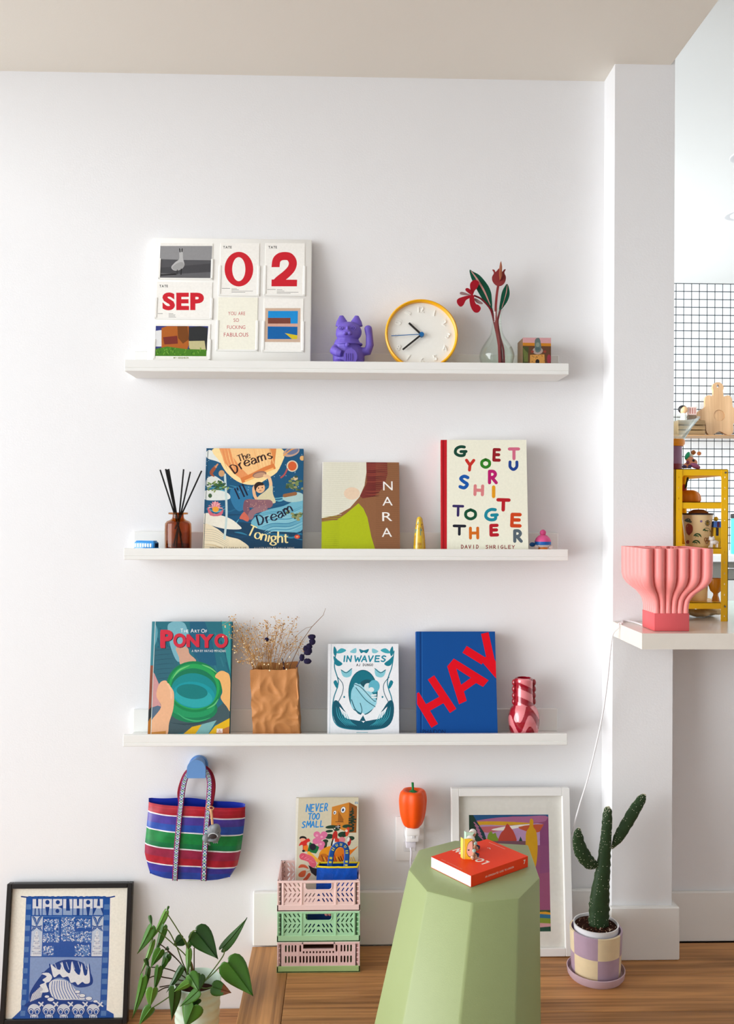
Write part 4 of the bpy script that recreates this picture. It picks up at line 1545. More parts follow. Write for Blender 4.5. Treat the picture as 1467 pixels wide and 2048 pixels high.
# ------------------------------------------------------------------ lowest ledge
K7 = (240, 1200, 240 / 1467)
bk = Lean('film_art_book', 'teal hardback with red title and a green basin on the lowest ledge', 'book', (305, 1242), (463, 1244), S3, -.09, -.04, .022, BL=(294, 1469), BR=(459, 1468))
bk.hard((34, 104, 122), ct=.0025)
a = bk.art(K7)
a.full((34, 108, 124))
r7 = random.Random(17)
for k in range(60):
    x, y = r7.uniform(400, 1330), r7.uniform(260, 1000)
    a.line([(x, y), (x + 40, y + 120)], 20, r7.choice([(28, 96, 116), (44, 118, 132), (24, 88, 110)]), cap=False, bump=(k % 8 == 0))
a.nx()
a.poly([(850, 255), (1030, 255), (1130, 520), (1180, 800), (1000, 800), (860, 600)], (26, 92, 122))
a.poly([(1240, 255), (1345, 255), (1350, 900), (1300, 700), (1270, 500)], (54, 150, 150))
a.poly([(395, 590), (600, 570), (690, 740), (720, 820), (560, 1000), (470, 1020), (410, 860)], (44, 100, 116))
for k in range(7):
    y = 600 + k * 58
    a.line([(405 + 8 * k, y + 20), (520, y + 8), (640 + 4 * k, y)], 4, (22, 62, 80), 3, taper=True, bump=False)
a.nx()
a.poly([(580, 330), (620, 275), (700, 258), (780, 280), (815, 340), (840, 430), (830, 570), (740, 740), (690, 740), (640, 640), (605, 520)], (118, 176, 190), 5)
a.poly([(396, 300), (440, 310), (460, 400), (440, 520), (398, 560)], (92, 160, 176), 5)
a.poly([(680, 590), (760, 570), (830, 590), (850, 660), (930, 740), (860, 800), (740, 790), (720, 700)], (206, 160, 136), 4)
a.poly([(386, 860), (420, 900), (480, 1040), (470, 1200), (500, 1300), (390, 1340), (350, 1340)], (206, 150, 150))
a.poly([(340, 1330), (460, 1290), (520, 1310), (380, 1460), (330, 1520)], (84, 106, 128))
a.poly([(600, 1330), (760, 1400), (1180, 1330), (1280, 1240), (1345, 1330), (1345, 1500), (1000, 1530), (900, 1600), (540, 1660), (560, 1500)], (64, 86, 92))
for k in range(10):
    a.line([(620 + 30 * k, 1500 + 4 * k), (800 + 30 * k, 1530 - 6 * k)], 5, (44, 66, 74), cap=False, bump=False)
a.nx()
a.poly([(740, 1665), (880, 1550), (1010, 1520), (900, 1665)], (226, 176, 20))
a.poly([(900, 1665), (1000, 1520), (1180, 1470), (1060, 1665)], (124, 178, 178))
a.poly([(1060, 1665), (1160, 1540), (1345, 1440), (1345, 1540), (1180, 1620), (1140, 1665)], (230, 182, 24))
a.poly([(1140, 1665), (1200, 1600), (1345, 1540), (1345, 1665)], (186, 116, 62))
# green basin
a.ell(890, 1330, 300, 170, (20, 124, 80))
a.ell(890, 1310, 270, 130, (28, 148, 92))
a.ell(906, 1060, 340, 312, (14, 128, 74), .12, 40)
a.ell(906, 1060, 310, 280, (34, 160, 84), .12, 40)
a.ell(902, 1075, 280, 240, (12, 118, 82), .12, 40)
a.ell(902, 1110, 276, 214, (14, 136, 140), .12, 40)
a.ell(900, 1160, 258, 160, (16, 150, 160), .12, 40)
a.ell(900, 1190, 230, 120, (40, 164, 168), .12, 40)
a.ell(880, 1120, 190, 90, (10, 120, 120), .12, 40)
a.line([(640, 960), (720, 860), (850, 800)], 20, (110, 196, 120), 6, taper=True)
a.line([(1000, 790), (1100, 830), (1180, 890)], 18, (110, 196, 120), 6, taper=True)
a.line([(1060, 1330), (1150, 1280), (1200, 1210)], 18, (96, 190, 120), 6, taper=True)
a.line([(700, 1380), (800, 1450), (950, 1480), (1100, 1440)], 18, (60, 170, 110), 6, taper=True)
# holders (plain rounded shapes)
a.poly([(500, 1000), (560, 985), (590, 1030), (640, 1090), (660, 1160), (650, 1330), (600, 1500), (560, 1665), (330, 1665), (380, 1480), (500, 1310), (445, 1180), (460, 1070)], (232, 178, 138), 5)
a.line([(585, 1030), (620, 1100), (625, 1200)], 26, (240, 190, 152), 5)
a.poly([(1160, 935), (1220, 870), (1290, 880), (1345, 960), (1350, 1340), (1300, 1300), (1230, 1200), (1250, 1120), (1220, 990)], (236, 180, 112), 5)
a.poly([(360, 1620), (560, 1600), (560, 1670), (330, 1670)], (196, 134, 60))
# spine strip
a.poly([(380, 250), (430, 250), (372, 1670), (320, 1670)], (60, 132, 146))
a.poly([(372, 800), (408, 800), (380, 1340), (340, 1350)], (142, 78, 56))
a.poly([(345, 1350), (386, 1300), (378, 1440), (336, 1510)], (34, 40, 40))
a.poly([(336, 1500), (378, 1430), (372, 1670), (326, 1670)], (176, 110, 34))
a.line([(432, 250), (408, 800), (376, 1670)], 7, (214, 226, 222), 4, cap=False)
WHT = (240, 242, 240)
a.text('T', 738, 397, 46, WHT, 1, .85, .1, 0)
a.text('HE', 782, 398, 34, WHT, 1, 1, .12, 0)
a.text('A', 862, 398, 46, WHT, 1, .9, .1, 0)
a.text('RT', 912, 399, 34, WHT, 1, 1, .14, 0)
a.text('O', 992, 400, 46, WHT, 1, .9, .1, 0)
a.text('F', 1044, 400, 34, WHT, 1, 1, .14, 0)
for dx, c in ((10, (40, 30, 44)), (0, (206, 42, 64))):
    for ch, x, y, h, w in (('P', 495, 574, 196, 150), ('O', 648, 568, 148, 156), ('N', 812, 566, 138, 156), ('Y', 968, 574, 146, 176), ('O', 1152, 574, 150, 164)):
        a.text(ch, x + dx, y + dx * .6, h, c, 0, 1, 0, .05, width=w)
        if ch in 'NYP':
            a.line([(x + dx + w * .12, y + dx * .6 - 4), (x + dx + w * .12, y + dx * .6 - h + 10)] if ch != 'Y' else [(x + dx + w * .5, y + dx * .6 - 6), (x + dx + w * .5, y + dx * .6 - h * .5)], 46, c, cap=False)
a.text('A FILM BY HAYAO MIYAZAKI', 876, 636, 27, WHT, 0, 1, .18, 0, width=414)
a.poly([(1180, 1572), (1252, 1572), (1252, 1624), (1178, 1624)], (240, 226, 222))
a.line([(1198, 1612), (1240, 1612)], 7, (190, 120, 116), cap=False)
a.ell(1216, 1593, 9, 7, (206, 150, 140), 0, 10)
a.build('cover_print', bk.root)

# paper bag with dried flowers
K8 = (440, 1200, .15)
YB = -.085
pc = P(550, 1465, YB)
pb = thing('paper_bag', 'crumpled brown paper bag holding dried flowers on the lowest ledge', 'paper bag', (pc.x, -.055, S3))


def b8(x, y, Y):
    q = P(K8[0] + x * K8[2], K8[1] + y * K8[2], Y)
    return q


hf = b8(700, 935, YB).z - S3
wt0, wt1 = b8(395, 930, YB).x - pc.x, b8(1022, 930, YB).x - pc.x
wb0, wb1 = b8(440, 1800, YB).x - pc.x, b8(1068, 1800, YB).x - pc.x
rows = []
NU = 22
for side in (0,):
    rowsB = []
    NV = 64
    for j in range(NV + 1):
        v = j / NV
        z = .0005 + v * hf
        l = wb0 + (wt0 - wb0) * v
        r = wb1 + (wt1 - wb1) * v
        yf, yk = -.028 - .004 * sin(3 * v), .03
        if v > .9:
            yk = .03
        ring_ = []
        per = [(l, yf), (r, yf), (r - .004, (yf + yk) / 2), (r, yk), (l + .012, yk), (l + .016, (yf + yk) / 2)]
        cnt = [44, 6, 6, 30, 6, 6]
        for e in range(6):
            p0, p1 = Vector(per[e]), Vector(per[(e + 1) % 6])
            for k in range(cnt[e]):
                t = k / cnt[e]
                q = p0.lerp(p1, t)
                amp = .008 * (1 - .8 * v ** 2.5) * min(1, .25 + 3 * v)
                wx, wz = q.x + .014 * wob(z * 22, q.x * 18, 1.3), z + .014 * wob(q.x * 24, z * 20, 6.1)
                n1 = 1 - 2.6 * abs(wob(wx * 19 + wz * 9 + 3, wz * 15 - wx * 8, q.y * 9))
                n2 = 1 - 2.6 * abs(wob(wx * 38 - wz * 20 + 9, wz * 34 + wx * 18 + 4, q.y * 20))
                dd = -amp * (n1 * .62 + n2 * .26 - .3)
                dx = wob(z * 40, q.y * 30, 7) * .002
                zz = z + (.006 * wob(q.x * 30, 2.2) if j == NV else 0) + ((b8(700, 840, -.03).z - S3 - hf) * v if e in (3,) else 0) * 1
                ring_.append((q.x + dx, q.y + (dd if e == 0 else -dd * .4), zz))
        rowsB.append(ring_)
MB().grid(rowsB, closed=True).build('paper_shell', mat((196, 134, 80), .55, 0, .35, .05, 70, .15, 400), pb, 30)
MB().box(wb0 + .002, wb1 - .002, -.026, .028, 0, .0012).build('bag_bottom', mat((186, 126, 74), .6), pb)

df = thing('dried_bouquet', 'dry straw coloured sprays with tiny blossoms rising from the paper bag', 'dried flowers', (pc.x, -.05, S3 + .01))
inv = Matrix.Translation(-Vector(df.location))
STRAW = mat((186, 140, 84), .7, 0, .2, .1, 60)
r8 = random.Random(21)
flowers = MB(inv)
darks = MB(inv)
tips = [(190, 240), (150, 330), (360, 370), (400, 440), (480, 380), (640, 310), (620, 340), (755, 290), (790, 330), (860, 300), (985, 320), (1090, 580), (940, 600), (300, 480), (220, 620), (540, 640), (700, 480), (440, 780), (250, 800), (1010, 560), (330, 600), (580, 460), (860, 440), (760, 400), (200, 440), (660, 560)]
for i, (tx, ty) in enumerate(tips):
    bx_, Yt = 640 + (tx - 640) * .18 + r8.uniform(-40, 40), (-.05 + r8.uniform(-.05, .03) if tx > 260 else r8.uniform(-.125, -.1))
    base = b8(bx_, 1250, -.055)
    mid = b8(bx_ + (tx - bx_) * .42, 880 + (ty - 880) * .3, -.055 + (Yt + .055) * .4)
    tip = b8(tx, ty, Yt)
    stm = MB(inv)
    path = crv([base, mid, tip], 6)
    stm.tube(path, [.0011 - .0007 * k / (len(path) - 1) for k in range(len(path))], 5)
    # side twigs
    for k in range(9):
        t = r8.uniform(.45, 1)
        o = base.lerp(mid, t * 2) if t < .5 else mid.lerp(tip, t * 2 - 1)
        e = o + Vector((r8.gauss(0, .014), r8.gauss(0, .012), r8.gauss(.008, .013)))
        stm.tube([o, o.lerp(e, .5) + Vector((r8.gauss(0, .002), 0, r8.gauss(0, .002))), e], .00035, 4, caps=False)
        for m_ in range(2):
            e2 = e + Vector((r8.gauss(0, .005), r8.gauss(0, .005), r8.gauss(.001, .005)))
            if m_:
                stm.tube([e, e2], .00028, 4, caps=False)
            rr = r8.uniform(.0010, .0019)
            flowers.ell(e2, (rr, rr, rr * .9), 6, 4, col=r8.choice([(226, 190, 134), (206, 160, 96), (240, 214, 166), (176, 128, 60), (232, 200, 150)]))
    stm.build('stem', STRAW, df, 0)
    for k in range(9):
        q = tip + Vector((r8.gauss(0, .008), r8.gauss(0, .008), r8.gauss(0, .008)))
        rr = r8.uniform(.0011, .0021)
        flowers.ell(q, (rr, rr, rr * .8), 6, 4, col=r8.choice([(206, 160, 86), (180, 130, 60), (226, 186, 120), (150, 104, 48)]))
for x, y in ((70, 360), (40, 490), (230, 410), (660, 940), (885, 925), (790, 850), (590, 858), (645, 860), (425, 835), (240, 820), (195, 705), (190, 615), (320, 580), (725, 490), (495, 790), (930, 760)):
    q = b8(x, y, -.1)
    flowers.ell(q, (.0021, .0021, .0021), 8, 5, col=(244, 222, 180))
stuff(flowers.build('blossoms', printmat(.7, .2, .1), df))
tw = MB(inv)
tw.tube([b8(900, 1200, -.05), b8(930, 880, -.05), b8(1080, 560, -.05), b8(1220, 360, -.05), b8(1375, 200, -.05), b8(1405, 110, -.05)], [.0012, .001, .0009, .0008, .0006, .0004], 6)
tw.tube([b8(1225, 355, -.05), b8(1150, 370, -.05), b8(1090, 410, -.05), b8(1000, 490, -.05)], .0005, 5)
tw.build('twig', mat((140, 104, 70), .7), df, 0)
lv = thing('dried_lavender', 'dark violet dried flower spike leaning right out of the paper bag', 'dried flowers', (pc.x + .02, -.05, S3 + .01))
inv2 = Matrix.Translation(-Vector(lv.location))
VIO = mat((40, 34, 66), .8, 0, .2, .3, 300)
m_ = MB(inv2)
m_.tube([b8(960, 1150, -.05), b8(1008, 915, -.055), b8(1060, 810, -.055), b8(1150, 680, -.055), b8(1225, 500, -.055)], .0014, 7)
m_.build('stem', mat((74, 62, 92), .7), lv)
for x, y, rx, ry in ((1222, 490, 52, 34), (1228, 555, 42, 44), (1185, 620, 42, 40), (1168, 680, 56, 56), (1140, 650, 34, 42), (1090, 768, 34, 48), (1165, 816, 52, 36)):
    mb = MB(inv2)
    q = b8(x, y, -.057)
    sc = .15 / spx(-.057)
    n = 16
    base_i = len(mb.v)
    mb.ell(q, (rx * sc, .006, ry * sc), 18, 10)
    for k in range(len(mb.v)):
        d = mb.v[k] - (inv2 @ q)
        mb.v[k] = (inv2 @ q) + d * (1 + .22 * wob(d.x * 900, d.y * 900, d.z * 900 + x))
    mb.build('floret', VIO, lv)
lv2 = thing('dried_lavender', 'single round dark violet dried flower head amid the straw sprays', 'dried flowers', (pc.x, -.06, S3 + .01))
inv3 = Matrix.Translation(-Vector(lv2.location))
q = b8(620, 525, -.085)
mb = MB(inv3)
mb.ell(q, (.0058, .005, .0052), 18, 10)
for k in range(len(mb.v)):
    d = mb.v[k] - (inv3 @ q)
    mb.v[k] = (inv3 @ q) + d * (1 + .25 * wob(d.x * 900, d.y * 900, d.z * 900))
mb.build('floret', VIO, lv2)
MB(inv3).tube([b8(700, 1200, -.06), b8(690, 880, -.07), b8(640, 640, -.08), q], .0008, 6).build('stem', STRAW, lv2)
lv3 = MB().tube([b8(850, 1150, -.055), b8(852, 930, -.06), b8(845, 850, -.06), b8(822, 770, -.06)], [.0016, .0016, .002, .0006], 7)
tag(lv3.build('dried_stalk', VIO), 'short dark dried stalk standing at the mouth of the paper bag', 'dried flowers')

# graphic novel with teal drawing
K9 = (640, 1250, 510 / 1467)
bk = Lean('graphic_novel', 'white book with teal wave drawing and an oval embrace on the lowest ledge', 'book', (656.5, 1287), (798, 1288.5), S3, -.088, -.04, .026, BL=(653, 1469), BR=(796, 1468))
bk.hard((240, 243, 246), spine=(66, 122, 140), ct=.0022, edge=(40, 128, 140))
a = bk.art(K9)
TE, TD, TL = (18, 128, 148), (12, 86, 106), (134, 204, 218)
a.full((240, 243, 247))
a.line([(64, 110), (54, 632)], 5, (206, 216, 224), cap=False)
# frame of dolphins and waves
a.line([(92, 150), (82, 240), (104, 330), (78, 420), (70, 500), (84, 560), (130, 592), (245, 602), (360, 592), (402, 560), (420, 500), (410, 420), (386, 330), (412, 240), (424, 150)], 6, TE, 8)
for sx_, ox in ((1, 0), (-1, 496)):
    X = lambda x: ox + sx_ * x
    a.poly([(X(76), 178), (X(100), 200), (X(128), 222), (X(110), 236), (X(86), 226)], TE, 3)
    a.poly([(X(80), 122), (X(96), 150), (X(88), 180), (X(76), 160)], TE, 3)
    a.poly([(X(92), 160), (X(120), 134), (X(150), 146), (X(120), 162)], (60, 170, 186), 3)
    a.poly([(X(76), 330), (X(92), 318), (X(104), 350), (X(96), 366)], TE, 3)
    a.poly([(X(78), 440), (X(105), 440), (X(150), 505), (X(190), 520), (X(246), 560), (X(246), 600), (X(130), 590), (X(88), 560), (X(72), 500)], TD, 3)
    a.poly([(X(110), 470), (X(150), 505), (X(200), 500), (X(246), 550), (X(190), 545), (X(140), 530)], (240, 243, 247), 3)
    for k in range(6):
        a.line([(X(92 + 12 * k), 470 + 8 * k), (X(104 + 14 * k), 530 + 5 * k), (X(150 + 12 * k), 580)], 4, (62, 170, 186), 4, taper=True, bump=False)
    a.nx()
    a.line([(X(100), 300), (X(130), 340), (X(128), 390), (X(100), 450)], 4, TD, 6)
    a.ell(X(138), 414, 5, 6, TE)
    a.poly([(X(120), 256), (X(148), 270), (X(180), 250), (X(178), 290), (X(150), 302), (X(128), 290)], TL, 3)
    a.line([(X(120), 258), (X(150), 275), (X(182), 250)], 4, TD, 3)
a.poly([(172, 152), (205, 132), (206, 160), (180, 160)], TL, 3)
a.poly([(300, 160), (300, 135), (334, 150), (320, 162)], TL, 3)
a.poly([(224, 138), (250, 146), (280, 138), (268, 162), (250, 156), (234, 162)], TE, 3)
a.ell(246, 388, 84, 130, TD, 0, 40)
a.ell(246, 388, 80, 126, (16, 116, 134), 0, 40)
a.poly([(180, 470), (176, 420), (182, 372), (208, 342), (262, 350), (318, 420), (320, 460), (292, 490), (246, 514), (205, 490)], (150, 212, 228), 4)
a.poly([(232, 330), (262, 314), (296, 322), (296, 352), (262, 362), (238, 348)], (20, 84, 100), 4)
a.ell(276, 358, 24, 24, (214, 232, 238))
a.ell(310, 352, 32, 36, (96, 182, 204))
a.ell(294, 372, 16, 14, (226, 238, 242))
a.line([(205, 345), (246, 380), (300, 430)], 24, (168, 220, 234), 5)
a.line([(196, 340), (236, 360), (300, 428), (318, 440)], 4, TD, 5)
a.line([(205, 360), (260, 430), (316, 470)], 4, TD, 5)
a.line([(296, 404), (320, 402)], 9, (230, 240, 244))
a.line([(298, 416), (322, 416)], 9, (230, 240, 244))
a.line([(180, 430), (205, 490), (246, 514)], 5, TD, 4)
a.line([(230, 450), (240, 490), (232, 515)], 4, TD, 4)
a.poly([(170, 500), (200, 492), (226, 520), (246, 505), (270, 530), (300, 500), (326, 506), (310, 540), (250, 552), (190, 540)], (240, 243, 247), 3)
a.poly([(226, 552), (246, 520), (262, 552)], TD)
for k, (x, ch) in enumerate(((130, 'I'), (150, 'N'), (196, 'W'), (238, 'A'), (274, 'V'), (312, 'E'), (348, 'S'))):
    a.hand(ch, x, 210, 14 if ch == 'I' else 28 if ch != 'W' else 36, 32, (20, 140, 164), 8, 0, shear=.12)
x = 208
for ch in 'AJ DUNGO':
    if ch != ' ':
        a.hand(ch, x, 236, 9, 13, (30, 40, 50), 2.6, 0, shear=.1)
    x += 12.2
a.line([(208, 618), (274, 618)], 3, (110, 180, 194), cap=False)
a.build('cover_print', bk.root)

# blue book with big red letters
bk = Lean('design_book', 'large blue clothbound book with tilted red letters on the lowest ledge', 'book', (832.5, 1261.5), (991, 1264.5), S3, -.09, -.04, .032, BL=(833.5, 1467), BR=(993, 1466))
bk.hard((18, 78, 150), spine=(18, 74, 146), ct=.003, rough=.8)
a = bk.art(K9)
BLC = (16, 78, 152)
a.full(BLC)
a.line([(576, 30), (578, 640)], 9, (10, 58, 122), cap=False)
a.line([(586, 30), (588, 640)], 3, (40, 104, 176), cap=False)
RH = (226, 10, 32)


def bar(p, q, w):
    a.line([p, q], w, RH, cap=False, bump=False)


bar((548, 398), (658, 580), 44)
bar((637, 302), (764, 494), 44)
bar((588, 492), (716, 420), 44)
a.poly([(730, 238), (768, 193), (968, 318), (936, 356), (896, 334), (826, 382), (842, 436), (798, 456)], RH)
a.poly([(782, 250), (866, 304), (810, 344)], BLC)
bar((830, 140), (940, 208), 46)
bar((946, 46), (980, 200), 44)
a.poly([(916, 196), (960, 180), (998, 190), (1060, 300), (1030, 330)], RH)
a.text('PHAIDON', 588, 627, 25, (14, 34, 78), 0, 1, .12, 0, width=132)
a.build('cover_print', bk.root, printmat(.8, .2, .07, 900))

# two tone vase
q = P(1047, 1440, -.062)
vs2 = thing('ceramic_vase', 'small red and pink glazed vase with scalloped sides on the lowest ledge', 'vase', (q.x, -.062, S3))
sv = 1 / spx(-.062)


def vz2(y):
    return P(1047, y, -.062).z - S3


prof = [(0, 0), (.024, 0), (27 * sv, .006), (31 * sv, vz2(1446)), (31 * sv, vz2(1432)), (27 * sv, vz2(1418)), (21 * sv, vz2(1410)), (19 * sv, vz2(1405)), (18.5 * sv, vz2(1390)), (18 * sv, vz2(1372)), (18.5 * sv, vz2(1361)), (18 * sv, vz2(1357)), (14 * sv, vz2(1355.5)), (13 * sv, vz2(1360)), (13 * sv, vz2(1400)), (0, vz2(1402))]
pr_ = [(p.x, p.y) for p in crv([(max(r, 0), z, 0) for r, z in prof], 14)]
pr_ = [(max(r, 0.00001), max(z, 0)) for r, z in pr_]
RV, PV = (150, 14, 34), (222, 128, 134)


def vcol(i, k):
    z = pr_[i][1]
    aa = 2 * pi * k / 180
    zz = vz2(1412)
    if z > zz + .004:
        w_ = .5 + .5 * sin((z - zz) * 170 + 1.6 * sin(aa * 1 + 1.2) * 1.3)
        return RV if w_ > .62 or abs(((aa - 4.71 + pi) % (2 * pi)) - pi) > .95 else PV
    f = z / zz
    b_ = .5 + .28 * sin(aa * 4 + .6) + .05 * sin(aa * 7)
    return RV if (f > b_ + .0 and f < b_ + .36) or f < b_ - .36 else PV


mv = MB()
mv.lathe(pr_, 180, cols=vcol)
vb = mv.build('body', printmat(.08, .5, .05, 30, 0, .8), vs2, 60)
for sg in (-1, 1):
    for k, y in enumerate((1365, 1378, 1391, 1403)):
        MB().ell((sg * 19.5 * sv, 0, vz2(y)), (.0065, .007, .0095), 14, 10).build('scallop', mat(RV, .1, 0, .5, coat=.8), vs2)

# ------------------------------------------------------------------ wall hook, bag, charm
KB = (270, 1500, 240 / 1467)
hk = P(394.5, 1530, -.03)
hook = thing('wall_hook', 'light blue arched wall hook under the lowest ledge', 'hook', (hk.x, 0, hk.z))
HB = mat((104, 150, 208), .45, 0, .4)


def arch(x0, x1, ytop, ybot, Y):
    A, B = P(KB[0] + x0 * KB[2], KB[1] + ybot * KB[2], Y), P(KB[0] + x1 * KB[2], KB[1] + ytop * KB[2], Y)
    w = (B.x - A.x) / 2
    c_ = (A.x + B.x) / 2 - hk.x
    zt, zb = B.z - hk.z, A.z - hk.z
    return [(c_ - w, zb)] + [(c_ + w, zb)] + [(c_ + w * cos(t), zt - w + w * sin(t)) for t in (pi * k / 20 for k in range(21))]


MB().prism(arch(634, 862, 116, 342, -.055), -.058, -.048).build('front_plate', HB, hook)
MB().prism(arch(660, 892, 66, 300, -.005), -.012, 0).build('back_plate', HB, hook)
MB().prism([(q[0] * .7, q[1] * .62 + .004) for q in arch(634, 862, 116, 342, -.055)], -.049, -.011).build('peg', HB, hook)

bgc = P(389, 1690, -.045)
bag = thing('striped_bag', 'striped woven tote bag hanging from the blue wall hook', 'bag', (bgc.x, -.04, bgc.z))
YF = -.045
binv = Matrix.Translation(-Vector(bag.location))


def bp(x, y, Y=YF):
    return P(KB[0] + x * KB[2], KB[1] + y * KB[2], Y)


def interp(tab, y):
    for (y0, x0), (y1, x1) in zip(tab, tab[1:]):
        if y <= y1:
            return x0 + (x1 - x0) * (y - y0) / (y1 - y0)
    return tab[-1][1]


Ltab = [(600, 150), (660, 148), (770, 140), (960, 125), (1160, 103), (1290, 99), (1370, 120), (1460, 142), (1535, 165), (1700, 215)]
Rtab = [(600, 1336), (715, 1337), (850, 1334), (1055, 1310), (1250, 1284), (1455, 1236), (1530, 1195), (1585, 1150), (1700, 1080)]
BR_, BB_, BG_, BW_ = (168, 26, 44), (40, 58, 172), (16, 126, 62), (226, 222, 226)
lines = [(660, 715, BR_), (690, 745, (190, 40, 56)), (697, 752, BR_), (735, 790, (176, 34, 50)), (742, 797, BR_), (766, 846, BW_), (781, 861, (74, 58, 150)), (880, 950, (38, 78, 168)), (955, 1046, BW_), (970, 1061, BG_), (1100, 1180, (10, 112, 66)), (1158, 1246, BW_), (1174, 1262, (146, 40, 70)), (1280, 1370, (170, 34, 52)), (1374, 1450, BW_), (1390, 1466, (62, 56, 150)), (1480, 1530, (36, 70, 166)), (1586, 1625, BW_), (1596, 1636, BG_), (1640, 1690, BG_)]


def bottom(x):
    return interp([(100, 1440), (165, 1535), (340, 1585), (560, 1612), (760, 1622), (1000, 1612), (1150, 1582), (1240, 1440), (1400, 1300)], x)


rows, rcol = [], []
NU = 36
for i in range(len(lines)):
    sub = 3 if i < len(lines) - 1 else 1
    for s_ in range(sub):
        t = s_ / sub
        nxt = lines[min(i + 1, len(lines) - 1)]
        yl, yr = lines[i][0] + (nxt[0] - lines[i][0]) * t, lines[i][1] + (nxt[1] - lines[i][1]) * t
        row = []
        for k in range(NU + 1):
            u = k / NU
            y = yl + (yr - yl) * u + 16 * sin(pi * u) * (.4 if i < 3 else .2) + 6 * sin(u * 9)
            xl, xr = interp(Ltab, yl), interp(Rtab, yr)
            x = xl + (xr - xl) * u
            y = min(y, bottom(x))
            v = (y - 650) / 970
            puff = .026 * (sin(pi * u) ** .5) * (.35 + .65 * sin(pi * min(1, .15 + v * .8))) * (1 if v < .9 else max(.25, 1 - (v - .9) * 6))
            puff += .0028 * wob(u * 6, v * 5, 2)
            q = bp(x, y, YF)
            q.y = -.028 - puff
            row.append(binv @ q)
        rows.append(row)
        rcol.append(lines[i][2])
BAGM = printmat(.28, .5, .16, 60, .1)
MB().grid(rows, cols=lambda i, k: rcol[i]).build('front_panel', BAGM, bag, 60)
brows = []
for j in range(9):
    row = []
    for k in range(NU + 1):
        u = k / NU
        y0 = interp([(0, 612), (.5, 640), (1, 690)], u) + 8 * sin(u * 12)
        x = 148 + (1337 - 148) * u
        yb = bottom(min(max(x, 175), 1145))
        xx = x + (j / 8) * ((165 - 148) * (1 - u) - (1337 - 1150) * u)
        q = bp(xx, y0 + (yb - y0) * j / 8, YF)
        q.y = -.024 + .014 * sin(pi * u) * sin(pi * min(1, .2 + j / 8))
        if k in (0, NU) or j == 8:
            q.y = -.028 if j < 8 else -.03
        row.append(binv @ q)
    brows.append(row)
MB().grid(brows).build('back_panel', mat((26, 50, 176), .4, 0, .4), bag, 60)


def strap(path, w, name, parent, seglen=4):
    """path: (point world, width direction)"""
    pts = path
    N = len(pts)
    cols5 = [(150, 24, 84), (222, 222, 228), (36, 92, 176), (60, 160, 170), (210, 216, 222), (150, 24, 84)]
    rr = []
    for i, p in enumerate(pts):
        t = (pts[min(i + 1, N - 1)] - pts[max(i - 1, 0)]).normalized()
        side = t.cross(Vector((0, -1, 0)))
        side = side.normalized() if side.length > 1e-4 else Vector((1, 0, 0))
        rr.append([binv @ (p + side * w * (k / 6 - .5)) for k in range(7)])

    def cf(i, k):
        if k in (0, 5):
            return (156, 22, 60) if i % 2 else (120, 30, 120)
        b_ = (i + (k if k < 3 else 5 - k)) % 4
        return ((34, 84, 170), (228, 228, 232), (52, 150, 150), (200, 196, 160))[b_]
    g = MB().grid(rr, cols=cf)
    o = g.build(name, printmat(.5, .3, .1, 300), parent, 60, fixn=False)
    md = o.modifiers.new('Solidify', 'SOLIDIFY')
    md.thickness = .0014
    return o


def bagy(x, y):
    u = (x - 130) / 1190
    v = (y - 650) / 970
    return -.031 - .026 * (sin(pi * min(max(u, 0), 1)) ** .5) * (.35 + .65 * sin(pi * min(1, max(.15, .15 + v * .8)))) * (1 if v < .9 else max(.25, 1 - (v - .9) * 6)) - .0025


def spath(pp):
    out = []
    for x, y, Y in pp:
        q = bp(x, y, YF)
        q.y = bagy(x, y) if Y is None else Y
        out.append(q)
    return crv(out, 10)


ST = [(480, 1612, None), (492, 1500, None), (505, 1350, None), (516, 1200, None), (530, 1050, None), (543, 900, None), (553, 770, None), (562, 670, None), (575, 520, -.044), (596, 390, -.036), (640, 300, -.032), (700, 250, -.03), (760, 236, -.03), (820, 250, -.03), (870, 300, -.03), (902, 390, -.036), (906, 520, -.044), (898, 670, None), (888, 800, None), (880, 900, None), (872, 1050, None), (862, 1200, None), (850, 1400, None), (832, 1614, None)]
wst = 66 * KB[2] / spx(YF)
strap(spath(ST), wst, 'strap', bag)
ST2 = [(545, 700, -.022), (530, 560, -.024), (560, 430, -.026), (610, 320, -.027), (680, 255, -.027), (760, 228, -.027), (840, 250, -.026), (905, 320, -.026), (935, 430, -.025), (930, 560, -.024), (900, 720, -.022)]
o2 = strap(spath(ST2), wst, 'strap', bag)
o2.data = o2.data.copy()
o2.data.materials.clear()
o2.data.materials.append(mat((142, 26, 44), .6, 0, .3, .1, 300))

sk = bp(950, 1020, -.09)
ch = thing('shark_charm', 'grey rubber shark key charm tied to the tote bag strap', 'charm', sk)
chi = Matrix.Translation(-sk)
mm = MB(chi)
ks_ = KB[2] / spx(-.085)


def c8(x, y, Y):
    return bp(x, y, Y)


